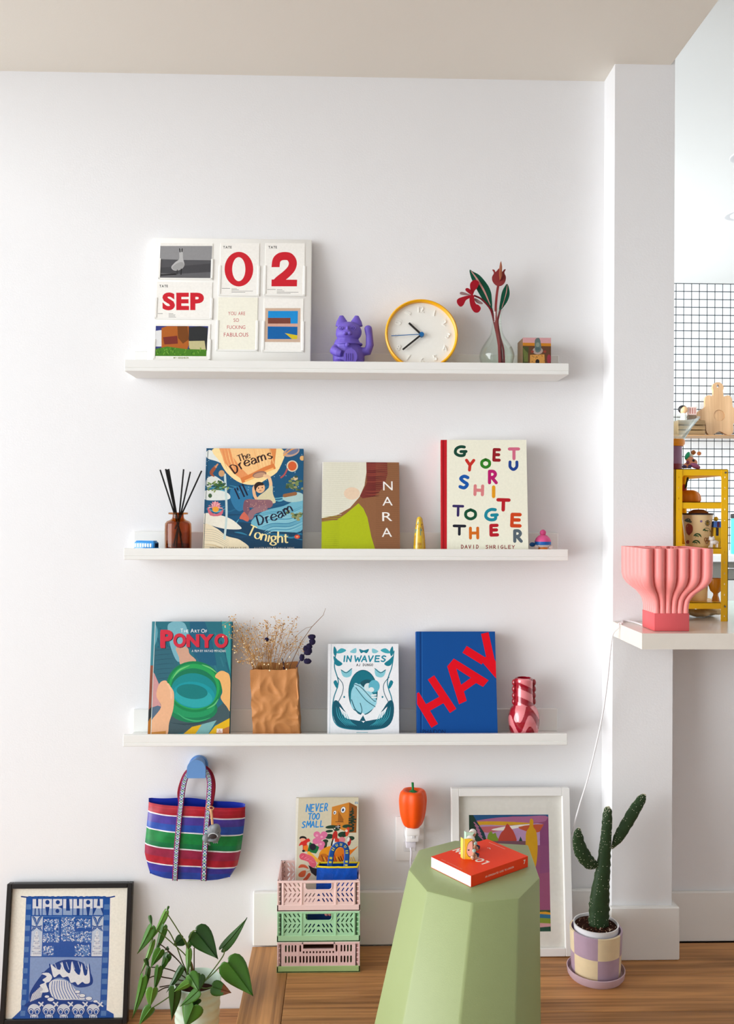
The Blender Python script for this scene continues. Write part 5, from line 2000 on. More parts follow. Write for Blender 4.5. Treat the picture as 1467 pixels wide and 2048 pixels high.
mm.ell(c8(965, 985, -.083), (86 * ks_, .012, 76 * ks_))
mm.ell(c8(985, 945, -.086), (56 * ks_, .010, 44 * ks_))
mm.ell(c8(1000, 1050, -.085), (48 * ks_, .010, 40 * ks_))
mm.ell(c8(870, 1080, -.083), (50 * ks_, .009, 56 * ks_))
mm.ell(c8(950, 1095, -.083), (80 * ks_, .010, 26 * ks_))
mm.tube([c8(860, 1090, -.083), c8(832, 1112, -.083)], [.006, .002], 8)
mm.tube([c8(880, 1110, -.083), c8(918, 1168, -.084)], [.005, .0015], 8)
for x in (962, 985, 1008):
    mm.tube([c8(x - 8, 1095, -.084), c8(x, 1145, -.085)], [.0035, .0012], 8)
blob(mm, 'body', mat((128, 132, 136), .5, 0, .4), ch, .0011, 3)
MB(chi).ell(c8(952, 1058, -.094), (48 * ks_, .003, 30 * ks_), 16, 8).build('mouth', mat((54, 44, 44), .6), ch)
mw = MB(chi)
mw.tube([c8(952 + 56 * cos(t), 1060 - 40 * sin(t), -.0945) for t in (pi * k / 14 for k in range(15))], .0013, 6)
mw.build('lip', mat((196, 198, 200), .5), ch)
for x, y in ((886, 1022), (1014, 1010)):
    MB(chi).ell(c8(x, y, -.0945), (.0012, .001, .0012), 8, 6).build('eye', mat((16, 16, 18), .3), ch)
TAN = mat((206, 156, 110), .6)
MB(chi).tube([c8(945, 910, -.088), c8(935, 800, -.084), c8(925, 720, -.078)], .0022, 8, flat=(1.5, .5)).build('leather_tie', TAN, ch)
MB(chi).tube(crv([c8(880, 665, -.07), c8(868, 700, -.074), c8(890, 730, -.077), c8(940, 735, -.078), c8(960, 705, -.076), c8(925, 690, -.079), c8(900, 712, -.079)], 6), .0015, 8).build('leather_knot', TAN, ch)

# ------------------------------------------------------------------ black framed print
KP = (0, 1750, 280 / 1467)
po = Lean('framed_print', 'black framed blue print with a curling wave leaning on the wall at lower left', 'picture', (15, 1766.5), (267, 1768), LOW, -.075, -.024, .02, BR=(251, 2040))
po.x0 = po.pm(14, 1768)[0]
BLK = mat((26, 24, 24), .4, 0, .4)
x0, x1, h = po.x0, po.x1, po.h
fw = .0125
for nm, b_ in (('frame_bar', (x0, x0 + fw, 0, h)), ('frame_bar', (x1 - fw, x1, 0, h)), ('frame_bar', (x0 + fw, x1 - fw, h - fw, h)), ('frame_bar', (x0 + fw, x1 - fw, 0, fw))):
    MB().box(b_[0], b_[1], 0, po.t, b_[2], b_[3], .0012).build(nm, BLK, po.root)
MB().box(x0 + fw, x1 - fw, .009, .013, fw, h - fw).build('backing', mat((228, 218, 196), .7), po.root)
a = Art(po.pm, (x0 + fw, x1 - fw, fw, h - fw), to3=lambda p, q, hh: (p, .009 - hh, q)).crop(*KP)
BL, DB, WB = (26, 84, 164), (16, 62, 138), (226, 228, 232)
a.full((250, 246, 232))
a.poly([(262, 238), (1144, 240), (1130, 900), (1106, 1430), (1180, 1470), (1190, 1600), (80, 1600), (90, 1540), (205, 1430), (230, 1000)], BL)
a.line([(212, 236), (290, 244), (420, 238), (560, 244), (700, 238), (840, 246), (980, 238), (1120, 246), (1190, 234)], 14, DB, 4)
for k in range(14):
    a.ell(300 + 60 * k, 240, 24, 9, BL, 0, 10)
for k in range(11):
    y = 318 + 112 * k
    for xa, xb, sl in ((268, 318, -.055), (1084, 1140, -.03)):
        ox = (y - 240) * sl
        a.poly([(xa + ox, y), (xb + ox, y), (xb + ox - 3, y + 54), (xa + ox - 3, y + 54)], (86, 128, 186))
for i, chh in enumerate('MABUHAY'):
    xa = 330 + i * 107
    a.poly([(xa, 262), (xa + 96, 262), (xa + 95, 362), (xa - 2, 360)], WB)
    a.poly([(xa - 2, 360), (xa + 95, 362), (xa + 94, 432), (xa - 4, 430)], (150, 172, 206))
    D = DB
    if chh == 'M':
        a.poly([(xa + 36, 262), (xa + 58, 262), (xa + 58, 340), (xa + 36, 340)], D)
        a.poly([(xa + 22, 360), (xa + 34, 360), (xa + 30, 432), (xa + 18, 432)], D)
        a.poly([(xa + 58, 360), (xa + 70, 360), (xa + 74, 432), (xa + 62, 432)], D)
    elif chh == 'A':
        a.ell(xa + 48, 296, 22, 24, D)
        a.poly([(xa + 26, 345), (xa + 70, 345), (xa + 56, 432), (xa + 38, 432)], D)
    elif chh == 'B':
        a.ell(xa + 50, 296, 22, 22, D)
        a.ell(xa + 46, 388, 20, 22, D)
        a.poly([(xa + 50, 345), (xa + 100, 325), (xa + 100, 365)], D)
    elif chh == 'U':
        a.poly([(xa + 32, 262), (xa + 64, 262), (xa + 72, 385), (xa + 30, 385)], D)
    elif chh == 'H':
        a.poly([(xa + 36, 262), (xa + 60, 262), (xa + 58, 335), (xa + 38, 335)], D)
        a.poly([(xa + 34, 360), (xa + 66, 360), (xa + 64, 432), (xa + 34, 432)], D)
    else:
        a.poly([(xa + 42, 262), (xa + 62, 262), (xa + 66, 335), (xa + 34, 335)], D)
        a.poly([(xa - 6, 355), (xa + 30, 355), (xa - 6, 432)], D)
        a.poly([(xa + 70, 355), (xa + 100, 355), (xa + 100, 432)], D)
a.line([(325, 446), (950, 452)], 5, (96, 140, 200), cap=False)
# palms
for cxp in (372, 1008):
    a.poly([(cxp - 52, 444), (cxp + 66, 446), (cxp + 62, 560), (cxp - 52, 560)], (200, 210, 222))
    a.poly([(cxp - 52, 560), (cxp + 62, 560), (cxp + 52, 865), (cxp - 68, 862)], (196, 208, 224))
    for q in ([(cxp, 545), (cxp - 46, 450)], [(cxp, 545), (cxp + 56, 450)], [(cxp, 550), (cxp - 54, 600)], [(cxp, 550), (cxp + 56, 600)], [(cxp, 545), (cxp - 50, 540)], [(cxp, 545), (cxp + 54, 540)]):
        a.line([q[0], ((q[0][0] + q[1][0]) / 2, min(q[0][1], q[1][1]) + 20), q[1]], 26, DB, 5, taper=True)
        a.line([q[0], ((q[0][0] + q[1][0]) / 2, min(q[0][1], q[1][1]) + 24), q[1]], 8, (120, 156, 206), 5, taper=True)
    for k in range(5):
        y = 600 + 54 * k
        w = 12 + 9 * k
        a.poly([(cxp - w * .8 - k, y), (cxp + w * .8 - k, y), (cxp + w + 4 - k, y + 48), (cxp - w - 8 - k, y + 48)], WB)
        a.line([(cxp - w - 8 - k, y + 50), (cxp - k, y + 58), (cxp + w + 4 - k, y + 50)], 6, DB, 4)
        for m in range(-k, k + 1):
            a.line([(cxp + m * 9, y + 8), (cxp + m * 9.5, y + 28)], 3, DB, cap=False, bump=False)
    a.nx()
r9 = random.Random(9)
a.poly([(440, 456), (950, 460), (945, 865), (432, 862)], BL)
for bx0, by0, bx1, by1 in ((450, 475, 545, 600), (440, 620, 545, 715), (560, 470, 608, 720), (632, 456, 770, 705), (790, 470, 945, 565), (778, 605, 945, 715), (440, 760, 550, 855), (775, 745, 930, 860)):
    a.poly([(bx0, by0), (bx1, by0), (bx1, by1), (bx0, by1)], (88, 130, 190))
    for k in range(int((bx1 - bx0) * (by1 - by0) / 170)):
        x, y = r9.uniform(bx0, bx1), r9.uniform(by0, by1)
        a.ell(x, y, r9.uniform(4, 11), r9.uniform(3, 9), r9.choice([WB, WB, BL, DB, (170, 188, 214)]), r9.uniform(0, 3), 6)
a.poly([(304, 872), (1058, 876), (1040, 1350), (290, 1340)], (136, 160, 202))
# wave
a.poly([(298, 1330), (300, 1250), (370, 1130), (470, 1010), (600, 920), (740, 900), (880, 950), (960, 1090), (940, 1170), (800, 1190), (700, 1120), (600, 1090), (510, 1150), (560, 1290), (760, 1320), (1000, 1350), (1036, 1380), (290, 1400)], DB, 4)
a.poly([(500, 1170), (560, 1110), (700, 1130), (790, 1230), (880, 1310), (780, 1320), (560, 1310)], WB, 4)
for k in range(9):
    a.line([(540 + 24 * k, 1120 + 3 * abs(k - 3)), (530 + 28 * k, 1210), (560 + 32 * k, 1310)], 7, BL, 5)
for sp in ([(540, 1090), (510, 990), (505, 940), (560, 985), (610, 1000), (630, 910), (660, 1000), (720, 1040), (740, 910), (770, 1010), (830, 1060), (852, 930), (880, 1060), (915, 1050), (924, 930), (945, 1080), (940, 1150), (890, 1160), (860, 1140), (810, 1175), (780, 1140), (730, 1150), (700, 1080), (640, 1090), (600, 1050)], [(420, 1040), (500, 1030), (540, 1080), (510, 1130), (470, 1150), (500, 1230), (480, 1250), (400, 1250), (440, 1220), (400, 1170), (460, 1140), (430, 1110), (480, 1070)]):
    a.poly(sp, DB, 3)
    cxs, cys = sum(p[0] for p in sp) / len(sp), sum(p[1] for p in sp) / len(sp)
    a.poly([(cxs + (p[0] - cxs) * .93, cys + (p[1] - cys) * .93) for p in sp], (232, 234, 236), 3)
for k in range(10):
    a.line([(306 + 12 * k, 1340 - 5 * k), (330 + 14 * k, 1260 - 13 * k)], 7, WB, taper=False, bump=False)
a.nx()
for k in range(6):
    a.line([(560 + 62 * k, 940 - 6 * min(k, 3)), (585 + 62 * k, 1000)], 8, (180, 196, 220), bump=False)
a.nx()
for k, (x, y, r) in enumerate(((520, 1320, 40), (480, 1290, 30), (800, 1240, 34), (850, 1280, 38), (920, 1310, 40), (990, 1340, 30))):
    a.ell(x, y, r, r * .6, DB)
    a.ell(x, y - 2, r - 6, r * .6 - 5, (232, 234, 236))
# row of skulls and bones
for k in range(5):
    cx_, cy_ = 345 + 155 * k, 1452
    a.ell(cx_, cy_ - 20, 74, 74, DB)
    a.ell(cx_, cy_ - 20, 66, 66, (214, 220, 228))
    for s_ in (-1, 1):
        a.ell(cx_ + s_ * 32, cy_ - 4, 30, 36, DB)
        a.ell(cx_ + s_ * 32, cy_ - 4, 23, 29, (222, 226, 232))
        a.ell(cx_ + s_ * 32, cy_ - 2, 16, 21, BL)
    a.poly([(cx_, cy_ - 10), (cx_ - 12, cy_ + 22), (cx_ + 12, cy_ + 22)], DB)
    for m in range(5):
        a.line([(cx_ - 36 + 18 * m, cy_ + 40), (cx_ - 34 + 18 * m, cy_ + 56)], 9, (222, 226, 232), bump=False)
    a.nx()
    a.line([(cx_ + 50, 1350), (cx_ + 100, 1390)], 16, (222, 226, 232))
    a.line([(cx_ + 92, 1350), (cx_ + 60, 1390)], 16, (222, 226, 232))
a.build('print', po.root, printmat(.6, .2, .05, 200))
MB().box(x0 + fw, x1 - fw, .006, .0068, fw, h - fw).build('glazing', glass((254, 254, 254), .6), po.root)

# ------------------------------------------------------------------ stacked crates
CX0, CX1, CYF, CYB = -.3366, -.1242, -.1504, -.0195
cw, cdp = CX1 - CX0, CYB - CYF
HCR = .0782


def crate(name, label, z, body, base, style, hh):
    t = thing(name, label, 'crate', ((CX0 + CX1) / 2, (CYF + CYB) / 2, z), group='folding crates stacked on the floor')
    mbody, mbase = mat(body, .45, 0, .35), mat(base, .5, 0, .35)
    w2, d2 = cw / 2, cdp / 2
    zb = .0165
    MB().box(-w2, w2, -d2, d2, 0, .003).box(-w2, w2, -d2, -d2 + .004, 0, zb, .0008).box(-w2, w2, d2 - .004, d2, 0, zb, .0008).box(-w2, -w2 + .004, -d2, d2, 0, zb, .0008).box(w2 - .004, w2, -d2, d2, 0, zb, .0008).build('base', mbase, t)
    wi = w2 - .001
    # front and back panels with slots
    for name_, y0, y1 in (('front_panel', -d2 + .001, -d2 + .0035), ('rear_panel', d2 - .0035, d2 - .001)):
        holes = []

        def slot(cx_, cz_, l, w, ang):
            pts = []
            for e in (0, 1):
                for k in range(4):
                    aa = ang + (pi / 2 if e == 0 else -pi / 2) * 0 + (-pi / 2 if e == 0 else pi / 2) + pi * k / 3
                    c0 = l / 2 * (1 if e == 0 else -1)
                    pts.append((cx_ + cos(ang) * c0 + w / 2 * cos(aa), cz_ + sin(ang) * c0 + w / 2 * sin(aa)))
            holes.append(pts)
        H_ = hh - zb
        if style == 'chevron':
            for s_ in (-1, 1):
                for r in range(4):
                    for c_ in range(4):
                        x = s_ * (.0505 + .0112 * c_)
                        zz = zb + H_ * (.83 - .215 * r)
                        up_ = (r < 2) == (s_ > 0)
                        slot(x, zz, .0085, .0034, radians(58 if up_ else 122))
                for r in range(2):
                    for c_ in range(3):
                        slot(s_ * (.0125 + .0098 * c_), zb + H_ * (.4 - .215 * r), .0085, .0034, radians(122 if s_ > 0 else 58))
            for r in range(2):
                zz = zb + H_ * (.4 - .215 * r)
                holes.append([(-.005, zz - .003), (.005, zz - .003), (0, zz + .0045)])
            hz0, hz1 = zb + H_ * .62, hh - .007
            hw = .034
        else:
            for r in range(2):
                for c_ in range(4):
                    for s_ in (-1, 1):
                        slot(s_ * (.0585 + .0082 * c_), zb + H_ * (.72 if r == 0 else .27), .0145, .0042, pi / 2)
            for c_ in range(12):
                x = -.0462 + .0084 * c_
                slot(x, zb + H_ * .27, .0145, .0042, pi / 2)
                if c_ in (0, 11):
                    slot(x, zb + H_ * .72, .0145, .0042, pi / 2)
                else:
                    slot(x, zb + H_ * .565, .0025, .0042, pi / 2)
            hz0, hz1 = zb + H_ * .72, hh - .0065
            hw = .039
        rr = .008 if style == 'chevron' else .0008
        hl = [(-hw, hz1), (-hw, hz0 + rr)] + [(-hw + rr - rr * cos(q), hz0 + rr - rr * sin(q)) for q in (pi / 8, pi / 4, 3 * pi / 8)] + [(-hw + rr, hz0), (hw - rr, hz0)] + [(hw - rr + rr * sin(q), hz0 + rr - rr * cos(q)) for q in (pi / 8, pi / 4, 3 * pi / 8)] + [(hw, hz0 + rr), (hw, hz1)]
        holes.append(hl)
        p = MB().prism([(-wi + .008, zb - .001), (wi - .008, zb - .001), (wi - .008, hh), (-wi + .008, hh)], y0, y1, holes)
        po_ = p.build(name_, mbody, t, smooth=0)
        fr = MB()
        yo = y0 - .0016 if y0 < 0 else y1 - .001
        fr.box(-wi, wi, yo, yo + .003, hh - .0055, hh, .0006)
        if style == 'chevron':
            for x in (-.0435, .0435, -.0905, .0905):
                fr.box(x - .0022, x + .0022, yo, yo + .003, zb, hh - .005, .0004)
            fr.tube([(q[0], yo + .001, q[1]) for q in hl], .0013, 6, caps=False)
        else:
            for x in (-.0505, 0, .0505):
                fr.box(x - .0005, x + .0005, yo + .001, yo + .003, zb, hh - .024 if x == 0 else hh - .005)
            fr.box(-hw - .003, hw + .003, yo, yo + .003, hz0 - .003, hz0)
            fr.box(-hw - .003, -hw, yo, yo + .003, hz0, hh)
            fr.box(hw, hw + .003, yo, yo + .003, hz0, hh)
        fr.build('rib_frame', mbody, po_, smooth=0)
    for s_ in (-1, 1):
        # corner posts with notches and side walls
        for yy in (-d2, d2 - .008):
            cpz = MB()
            xA = s_ * wi
            cpz.box(min(xA, xA - s_ * .0035), max(xA, xA - s_ * .0035), yy, yy + .008, zb, hh)
            xB = xA - s_ * .0105
            cpz.box(min(xB, xB + s_ * .0025), max(xB, xB + s_ * .0025), yy + .001, yy + .008, zb, hh)
            for k in range(5):
                z0 = zb + (hh - zb) * k / 5
                cpz.box(min(xB, xA), max(xB, xA), yy + .001, yy + .006, z0 + .0075, z0 + .0105)
            cpz.box(min(xB, xA), max(xB, xA), yy + .0045, yy + .0075, zb, hh)
            cpz.build('corner_post', mbody, t, smooth=0)
        hs = []
        for c_ in range(6):
            for r in range(2):
                x = -.045 + .018 * c_
                z0 = zb + (hh - zb) * (.2 + .42 * r)
                hs.append([(x - .004, z0), (x + .004, z0), (x + .004, z0 + .016), (x - .004, z0 + .016)])
        MB().prism([(-d2 + .008, zb), (d2 - .008, zb), (d2 - .008, hh), (-d2 + .008, hh)], s_ * wi - (.0025 if s_ > 0 else 0), s_ * wi + (.0025 if s_ < 0 else 0), hs, to3=lambda a_, b_, q: (q, a_, b_)).build('side_panel', mbody, t, smooth=0)
    return t


PKC, GNC = (248, 216, 210), (176, 226, 182)
PK2, GN2 = (244, 208, 206), (172, 202, 136)
crate('folding_crate', 'pink plastic crate with upright slots on a green base, lowest of the stack', 0, PK2, GN2, 'upright', HCR)
crate('folding_crate', 'mint green plastic crate in the middle of the stack', HCR, GNC, (182, 226, 178), 'chevron', HCR)
crate('folding_crate', 'open pale pink plastic crate holding a book, topmost of the stack', HCR * 2, PKC, (248, 216, 210), 'chevron', HCR)
MC = (CX0 + CX1) / 2
tag(MB().box(MC - .03, MC + .055, -.12, -.05, HCR + .0032, HCR + .058, .002).build('storage_box', mat((24, 70, 140), .5)), 'blue box seen through the handle hole of the green crate', 'box')
for i, x in enumerate((.012, .021)):
    tag(MB().ell((MC + x + .008, -.128, HCR + .062 - .0), (.0062, .006, .006)).build('pink_ball', mat((222, 140, 140), .5)), ('left' if i == 0 else 'right') + ' one of two small pink balls in the green crate handle hole', 'ball', 'pink balls in the green crate')
tag(MB().box(MC - .07, MC + .07, -.13, -.06, .0032, .055, .003).build('storage_box', mat((92, 44, 30), .6)), 'dark brown box inside the lowest pink crate', 'box')

K10 = (540, 1570, 200 / 1050)
bk = Lean('house_book', 'cream book titled in blue brush letters standing in the top pink crate', 'book', (595, 1593), (720.5, 1598.5), HCR * 2 + .004, -.068, -.03, .012, BL=(586, 1760), BR=(718, 1760))
bk.x1 -= .004
bk.rect = (bk.x0, bk.x1, 0, bk.h)
bk.hard((214, 206, 182), spine=(240, 240, 234), ct=.0018)
a = bk.art(K10)
a.full((212, 204, 178))
a.poly([(270, 110), (300, 115), (268, 1010), (230, 1010)], (238, 234, 222))
TB = (34, 138, 212)
for row, x, y, h, w, adv in (('NEVER', 374, 280, 74, 34, 48), ('TOO', 396, 366, 62, 34, 42), ('SMALL', 330, 448, 62, 36, 48)):
    for ch_ in row:
        a.hand(ch_, x, y + rnd.uniform(-3, 3), w * (1.25 if ch_ in 'NM' else 1), h, TB, 12, 4, shear=.2)
        x += adv
        y -= 2
a.poly([(648, 230), (830, 182), (818, 500), (640, 420)], (208, 134, 46))
a.poly([(830, 182), (912, 225), (904, 500), (818, 500)], (146, 84, 30))
for x, y, r in ((678, 290, 20), (766, 260, 32)):
    a.ell(x, y, r * .82, r * 1.1, (24, 30, 40), .3)
    a.ell(x, y, r * .72, r, (244, 244, 244), .3)
    a.ell(x - 2, y + 2, r * .36, r * .5, (24, 60, 110), .3)
a.poly([(716, 270), (770, 360), (765, 388), (710, 385)], (160, 96, 30))
a.line([(684, 386), (770, 388)], 7, (110, 70, 40), cap=False)
a.line([(700, 408), (736, 408)], 6, (190, 70, 50), cap=False)
for k in range(40):
    t = k / 40
    x = 862 + (rnd.uniform(-1, 1)) * (12 + 34 * sin(pi * min(1, t * 1.05)))
    a.line([(862, 235 + 250 * t), (x, 240 + 255 * t)], 14, rnd.choice([(26, 58, 40), (20, 46, 34)]), cap=False, bump=False)
a.nx()
for cx_, cy_, rx, ry in ((640, 440, 60, 18), (620, 485, 40, 14), (800, 432, 44, 18), (845, 560, 40, 24), (620, 540, 46, 26), (760, 520, 50, 30), (700, 470, 30, 12), (580, 590, 30, 20), (840, 480, 40, 12)):
    a.ell(cx_, cy_, rx, ry, (30, 62, 44), -.1)
for pts in ([(648, 440), (690, 500), (700, 560), (660, 590)], [(800, 470), (760, 540), (780, 590)]):
    a.line(pts, 8, (50, 40, 30), 4)
a.poly([(680, 430), (736, 420), (738, 455), (684, 460)], (24, 26, 30))
a.line([(712, 420), (712, 458)], 4, (240, 240, 240), cap=False)
a.line([(684, 440), (736, 436)], 4, (240, 240, 240), cap=False)
for cx_, cy_, rx, ry, c_ in ((680, 530, 26, 50, (190, 44, 38)), (690, 575, 44, 22, (204, 60, 44)), (810, 490, 18, 50, (206, 66, 40)), (830, 600, 18, 40, (186, 36, 40)), (755, 575, 34, 30, (220, 130, 140)), (820, 570, 14, 26, (236, 232, 226)), (800, 480, 14, 14, (236, 210, 190)), (580, 630, 16, 50, (44, 60, 36)), (650, 620, 12, 50, (30, 34, 34)), (665, 610, 9, 50, (230, 230, 230))):
    a.ell(cx_, cy_, rx, ry, c_, .2)
for x, y in ((490, 520), (550, 540), (480, 590), (540, 620), (510, 560), (530, 650), (565, 520)):
    a.ell(x, y, 36, 34, (222, 116, 158), 0, 14)
for x, y in ((490, 530), (540, 545), (530, 620)):
    a.ell(x, y, 14, 12, (236, 160, 186))
a.ell(345, 560, 38, 24, (30, 22, 22), .1)
a.ell(345, 578, 34, 20, (238, 170, 140), .1)
a.poly([(320, 600), (345, 590), (400, 560), (420, 590), (385, 610), (392, 690), (345, 690), (340, 630), (300, 640)], (212, 44, 38), 3)
a.poly([(350, 640), (396, 630), (400, 700), (350, 690)], (236, 124, 30))
a.ell(350, 692, 16, 12, INK)
a.poly([(415, 600), (515, 650), (500, 690), (480, 720), (390, 700)], (24, 110, 58))
a.ell(448, 650, 34, 36, (34, 26, 44))
a.ell(640, 720, 130, 80, (232, 148, 30), -.2)
a.poly([(720, 660), (850, 680), (920, 640), (870, 700), (760, 800), (640, 820)], (226, 120, 26), 3)
a.ell(560, 780, 60, 60, (200, 110, 30))
for k in range(16):
    a.line([(540 + 22 * k, 740 + 20 * sin(k)), (560 + 22 * k, 800)], 8, rnd.choice([(120, 60, 26), (190, 40, 36), (60, 34, 24), (244, 186, 60)]), bump=False)
a.nx()
a.line([(405, 712), (470, 770), (540, 830)], 34, (240, 176, 60), 4)
a.line([(345, 750), (420, 780), (450, 830)], 72, (224, 96, 116), 4)
a.ell(340, 750, 34, 36, (218, 84, 106))
for k in range(5):
    a.line([(330 + 26 * k, 760 + 12 * k), (350 + 28 * k, 740 + 18 * k)], 5, (240, 150, 160), bump=False)
a.nx()
a.poly([(296, 870), (320, 835), (370, 840), (404, 880), (350, 866)], (206, 92, 60), 4)
a.poly([(296, 940), (330, 905), (375, 900), (360, 960), (310, 966)], (206, 96, 56), 4)
a.line([(410, 940), (385, 975), (360, 1000)], 34, (200, 84, 50), 4)
a.line([(380, 915), (430, 890), (470, 860)], 4, (160, 130, 90), 3)
a.poly([(400, 840), (450, 870), (520, 880), (480, 960), (430, 920)], (40, 34, 38))
a.text('02', 888, 198, 22, (60, 130, 180), 0, 1, .1, .025)
a.build('cover_print', bk.root)

# small blue shopping bag
K10f = K10


def mk(x, y, Y=-.105):
    return P(K10[0] + x * K10[2], K10[1] + y * K10[2], Y)


mq = mk(705, 1000)
mb_ = thing('mini_bag', 'tiny blue plastic bag with yellow trim tucked in the top pink crate', 'bag', (mq.x, -.095, HCR * 2 + .004))
mi = Matrix.Translation(-Vector(mb_.location))
rows = []
ztop = mk(490, 845).z
for j in range(15):
    v = j / 14
    z = HCR * 2 + .004 + (ztop - HCR * 2 - .004) * v
    per = []
    xa, xb = mk(478, 1000).x + .003 * v, mk(932, 1000).x
    n_ = 20
    for k in range(n_ * 2):
        u = k / n_
        if u < 1:
            x, y = xa + (xb - xa) * u, -.113 - .006 * sin(pi * u) * (1 - v * .5) + .002 * wob(u * 9, v * 5)
        else:
            x, y = xb - (xb - xa) * (u - 1), -.088
        per.append(mi @ Vector((x, y, z - (.0012 if u < 1 else 0) * u)))
    rows.append(per)
BLUEB = mat((14, 84, 190), .22, 0, .5, .25, 70, .5, 160)
MB().grid(rows, closed=True).build('body', BLUEB, mb_, 60)
YEL = mat((240, 212, 30), .4)
tr_ = MB()
rim = [p for p in rows[-1]]
tr_.tube(rim + [rim[0]], .0024, 8, caps=False)
tr_.build('trim', YEL, mb_)
for base in (((625, 850), (650, 700), (690, 640), (740, 625), (790, 650), (805, 720), (795, 860)),):
    pth = crv([mk(x, y, -.1155 if i in (0, 6) else -.105) for i, (x, y) in enumerate(base)], 8)
    N = len(pth)
    ws = 56 * K10[2] / spx(-.105)
    rr = []
    for i, p in enumerate(pth):
        t = (pth[min(i + 1, N - 1)] - pth[max(i - 1, 0)]).normalized()
        sd_ = t.cross(Vector((0, -1, 0))).normalized()
        rr.append([mi @ (p + sd_ * ws * (k / 4 - .5)) for k in range(5)])
    def hc(i, k):
        return (206, 196, 60) if (k in (1, 2) and (i % 7) in (2, 4)) else (20, 74, 150)
    o = MB().grid(rr, cols=hc).build('handle', printmat(.5, .3, .08, 200), mb_, 60, fixn=False)
    md = o.modifiers.new('Solidify', 'SOLIDIFY')
    md.thickness = .0016

# ------------------------------------------------------------------ outlet, pepper light, charger
oc = P(819, 1676, 0)
ol = thing('wall_outlet', 'white wall outlet plate behind the orange pepper light', 'outlet', (oc.x, 0, oc.z))
ow = .0385
OUTM = mat((238, 236, 234), .35)
MB().box(-ow, ow, -.006, 0, -.06, .06, .0025, 2).build('plate', OUTM, ol)
for s_ in (1, -1):
    MB().box(-.0165, .0165, -.0075, -.005, s_ * .02 - .0145, s_ * .02 + .0145, .002).build('socket', mat((228, 226, 226), .4), ol)
MB().tube([(0, -.0065, 0), (0, -.0055, 0)], .003, 10).build('screw', mat((190, 190, 190), .3, .8), ol)
pp = P(825, 1620, -.055)
pep = thing('pepper_night_light', 'orange bell pepper night light plugged into the wall outlet', 'night light', (pp.x, -.055, pp.z))
sp = 1 / spx(-.055)
prof = crv([(0, (1620 - 1590) * sp, 0), (8 * sp, 34 * sp, 0), (17 * sp, 40 * sp, 0), (25 * sp, 37 * sp, 0), (28.5 * sp, 24 * sp, 0), (28 * sp, 8 * sp, 0), (26 * sp, -8 * sp, 0), (22 * sp, -22 * sp, 0), (17 * sp, -31 * sp, 0), (10 * sp, -33 * sp, 0), (0, -31 * sp, 0)], 5)
mp = MB()
mp.lathe([(max(p.x, 0), p.y) for p in prof], 64, rfun=lambda t, z: 1 - .13 * (abs(cos(2 * t + .75)) ** 5) + .02 * sin(3 * t))
mp.build('pepper_shell', mat((238, 84, 10), .45, 0, .4, .05, 60, sss=.15), pep, 80)
MB().tube([(-.001, 0, 33 * sp), (.0, 0, 44 * sp), (-.001, -.001, 55 * sp)], [.0042, .003, .0034], 12).lathe([(0, 36 * sp), (.006, 35.5 * sp), (.0105, 36.5 * sp), (.006, 39 * sp), (0, 42 * sp)], 18, rfun=lambda t, z: 1 + .18 * cos(5 * t)).build('pepper_stalk', mat((18, 124, 62), .5), pep)
MB().box(-13.5 * sp, 13.5 * sp, -.013, .016, -49 * sp, -30 * sp, .003, 2).build('neck', mat((246, 244, 242), .4), pep)
MB().box(-14 * sp, 12 * sp, -.01, .047, -62 * sp, -47 * sp, .0035, 2).build('plug_body', mat((244, 242, 242), .35), pep)
MB().box(-3 * sp, 4 * sp, -.012, -.009, -54 * sp, -49 * sp, .0008).build('switch', mat((225, 224, 226), .3), pep)
q = P(821, 1690, -.03)
cg = thing('charger_plug', 'pale grey plug below the pepper night light with its cord', 'plug', (q.x, -.0075, q.z))
MB().box(-.0135, .0135, -.03, 0, -.007, .0095, .003, 2).build('plug_body', mat((226, 222, 230), .4), cg)
ci = Matrix.Translation(-Vector(cg.location))
MB(ci).tube(crv([P(821, 1695, -.037), P(822, 1706, -.038), P(821, 1725, -.034), P(823, 1760, -.026), P(824, 1800, -.022), P(824, 1884, -.02)], 6), .0028, 8).build('cord', mat((232, 228, 236), .5), cg)

# ------------------------------------------------------------------ white framed print
wf = Lean('framed_print', 'white framed landscape print with a pale mat leaning behind the green stool', 'picture', (902, 1576.5), (1141, 1577.5), 0, -.088, -.04, .022, BR=(1144, 1921))
x0, x1, h = wf.x0, wf.x1, wf.h
WF = mat((240, 239, 236), .35, 0, .4)
fw = .0205
for b_ in ((x0, x0 + fw, 0, h), (x1 - fw, x1, 0, h), (x0 + fw, x1 - fw, h - fw, h), (x0 + fw, x1 - fw, 0, fw)):
    MB().box(b_[0], b_[1], 0, wf.t, b_[2], b_[3], .0012).build('frame_bar', WF, wf.root)
KW = (740, 1550, 420 / 1467)
a = Art(wf.pm, (x0 + fw, x1 - fw, fw, h - fw), to3=lambda p, q, hh: (p, .013 - hh, q)).crop(*KW)
MB().box(x0 + fw, x1 - fw, .013, .016, fw, h - fw).build('mat_board', mat((236, 234, 226), .8), wf.root)
a.full((236, 234, 226))
sub = Art(wf.pm, None, to3=lambda p, q, hh: (p, .013 - hh, q)).crop(*KW)
pa, pb2 = sub.loc((703, 1110)), sub.loc((1252, 284))
pc2 = sub.loc((1267, 1110))
a.rect = (pa[0], (pb2[0] + pc2[0]) / 2, pa[1], pb2[1])
a.full((150, 84, 122))
a.poly([(690, 270), (1260, 270), (1260, 300), (1000, 296), (850, 320), (740, 350), (690, 330)], (44, 92, 140))
a.poly([(735, 330), (900, 305), (1050, 300), (1230, 292), (1230, 330), (1100, 345), (900, 345), (760, 340)], (176, 108, 148), 4)
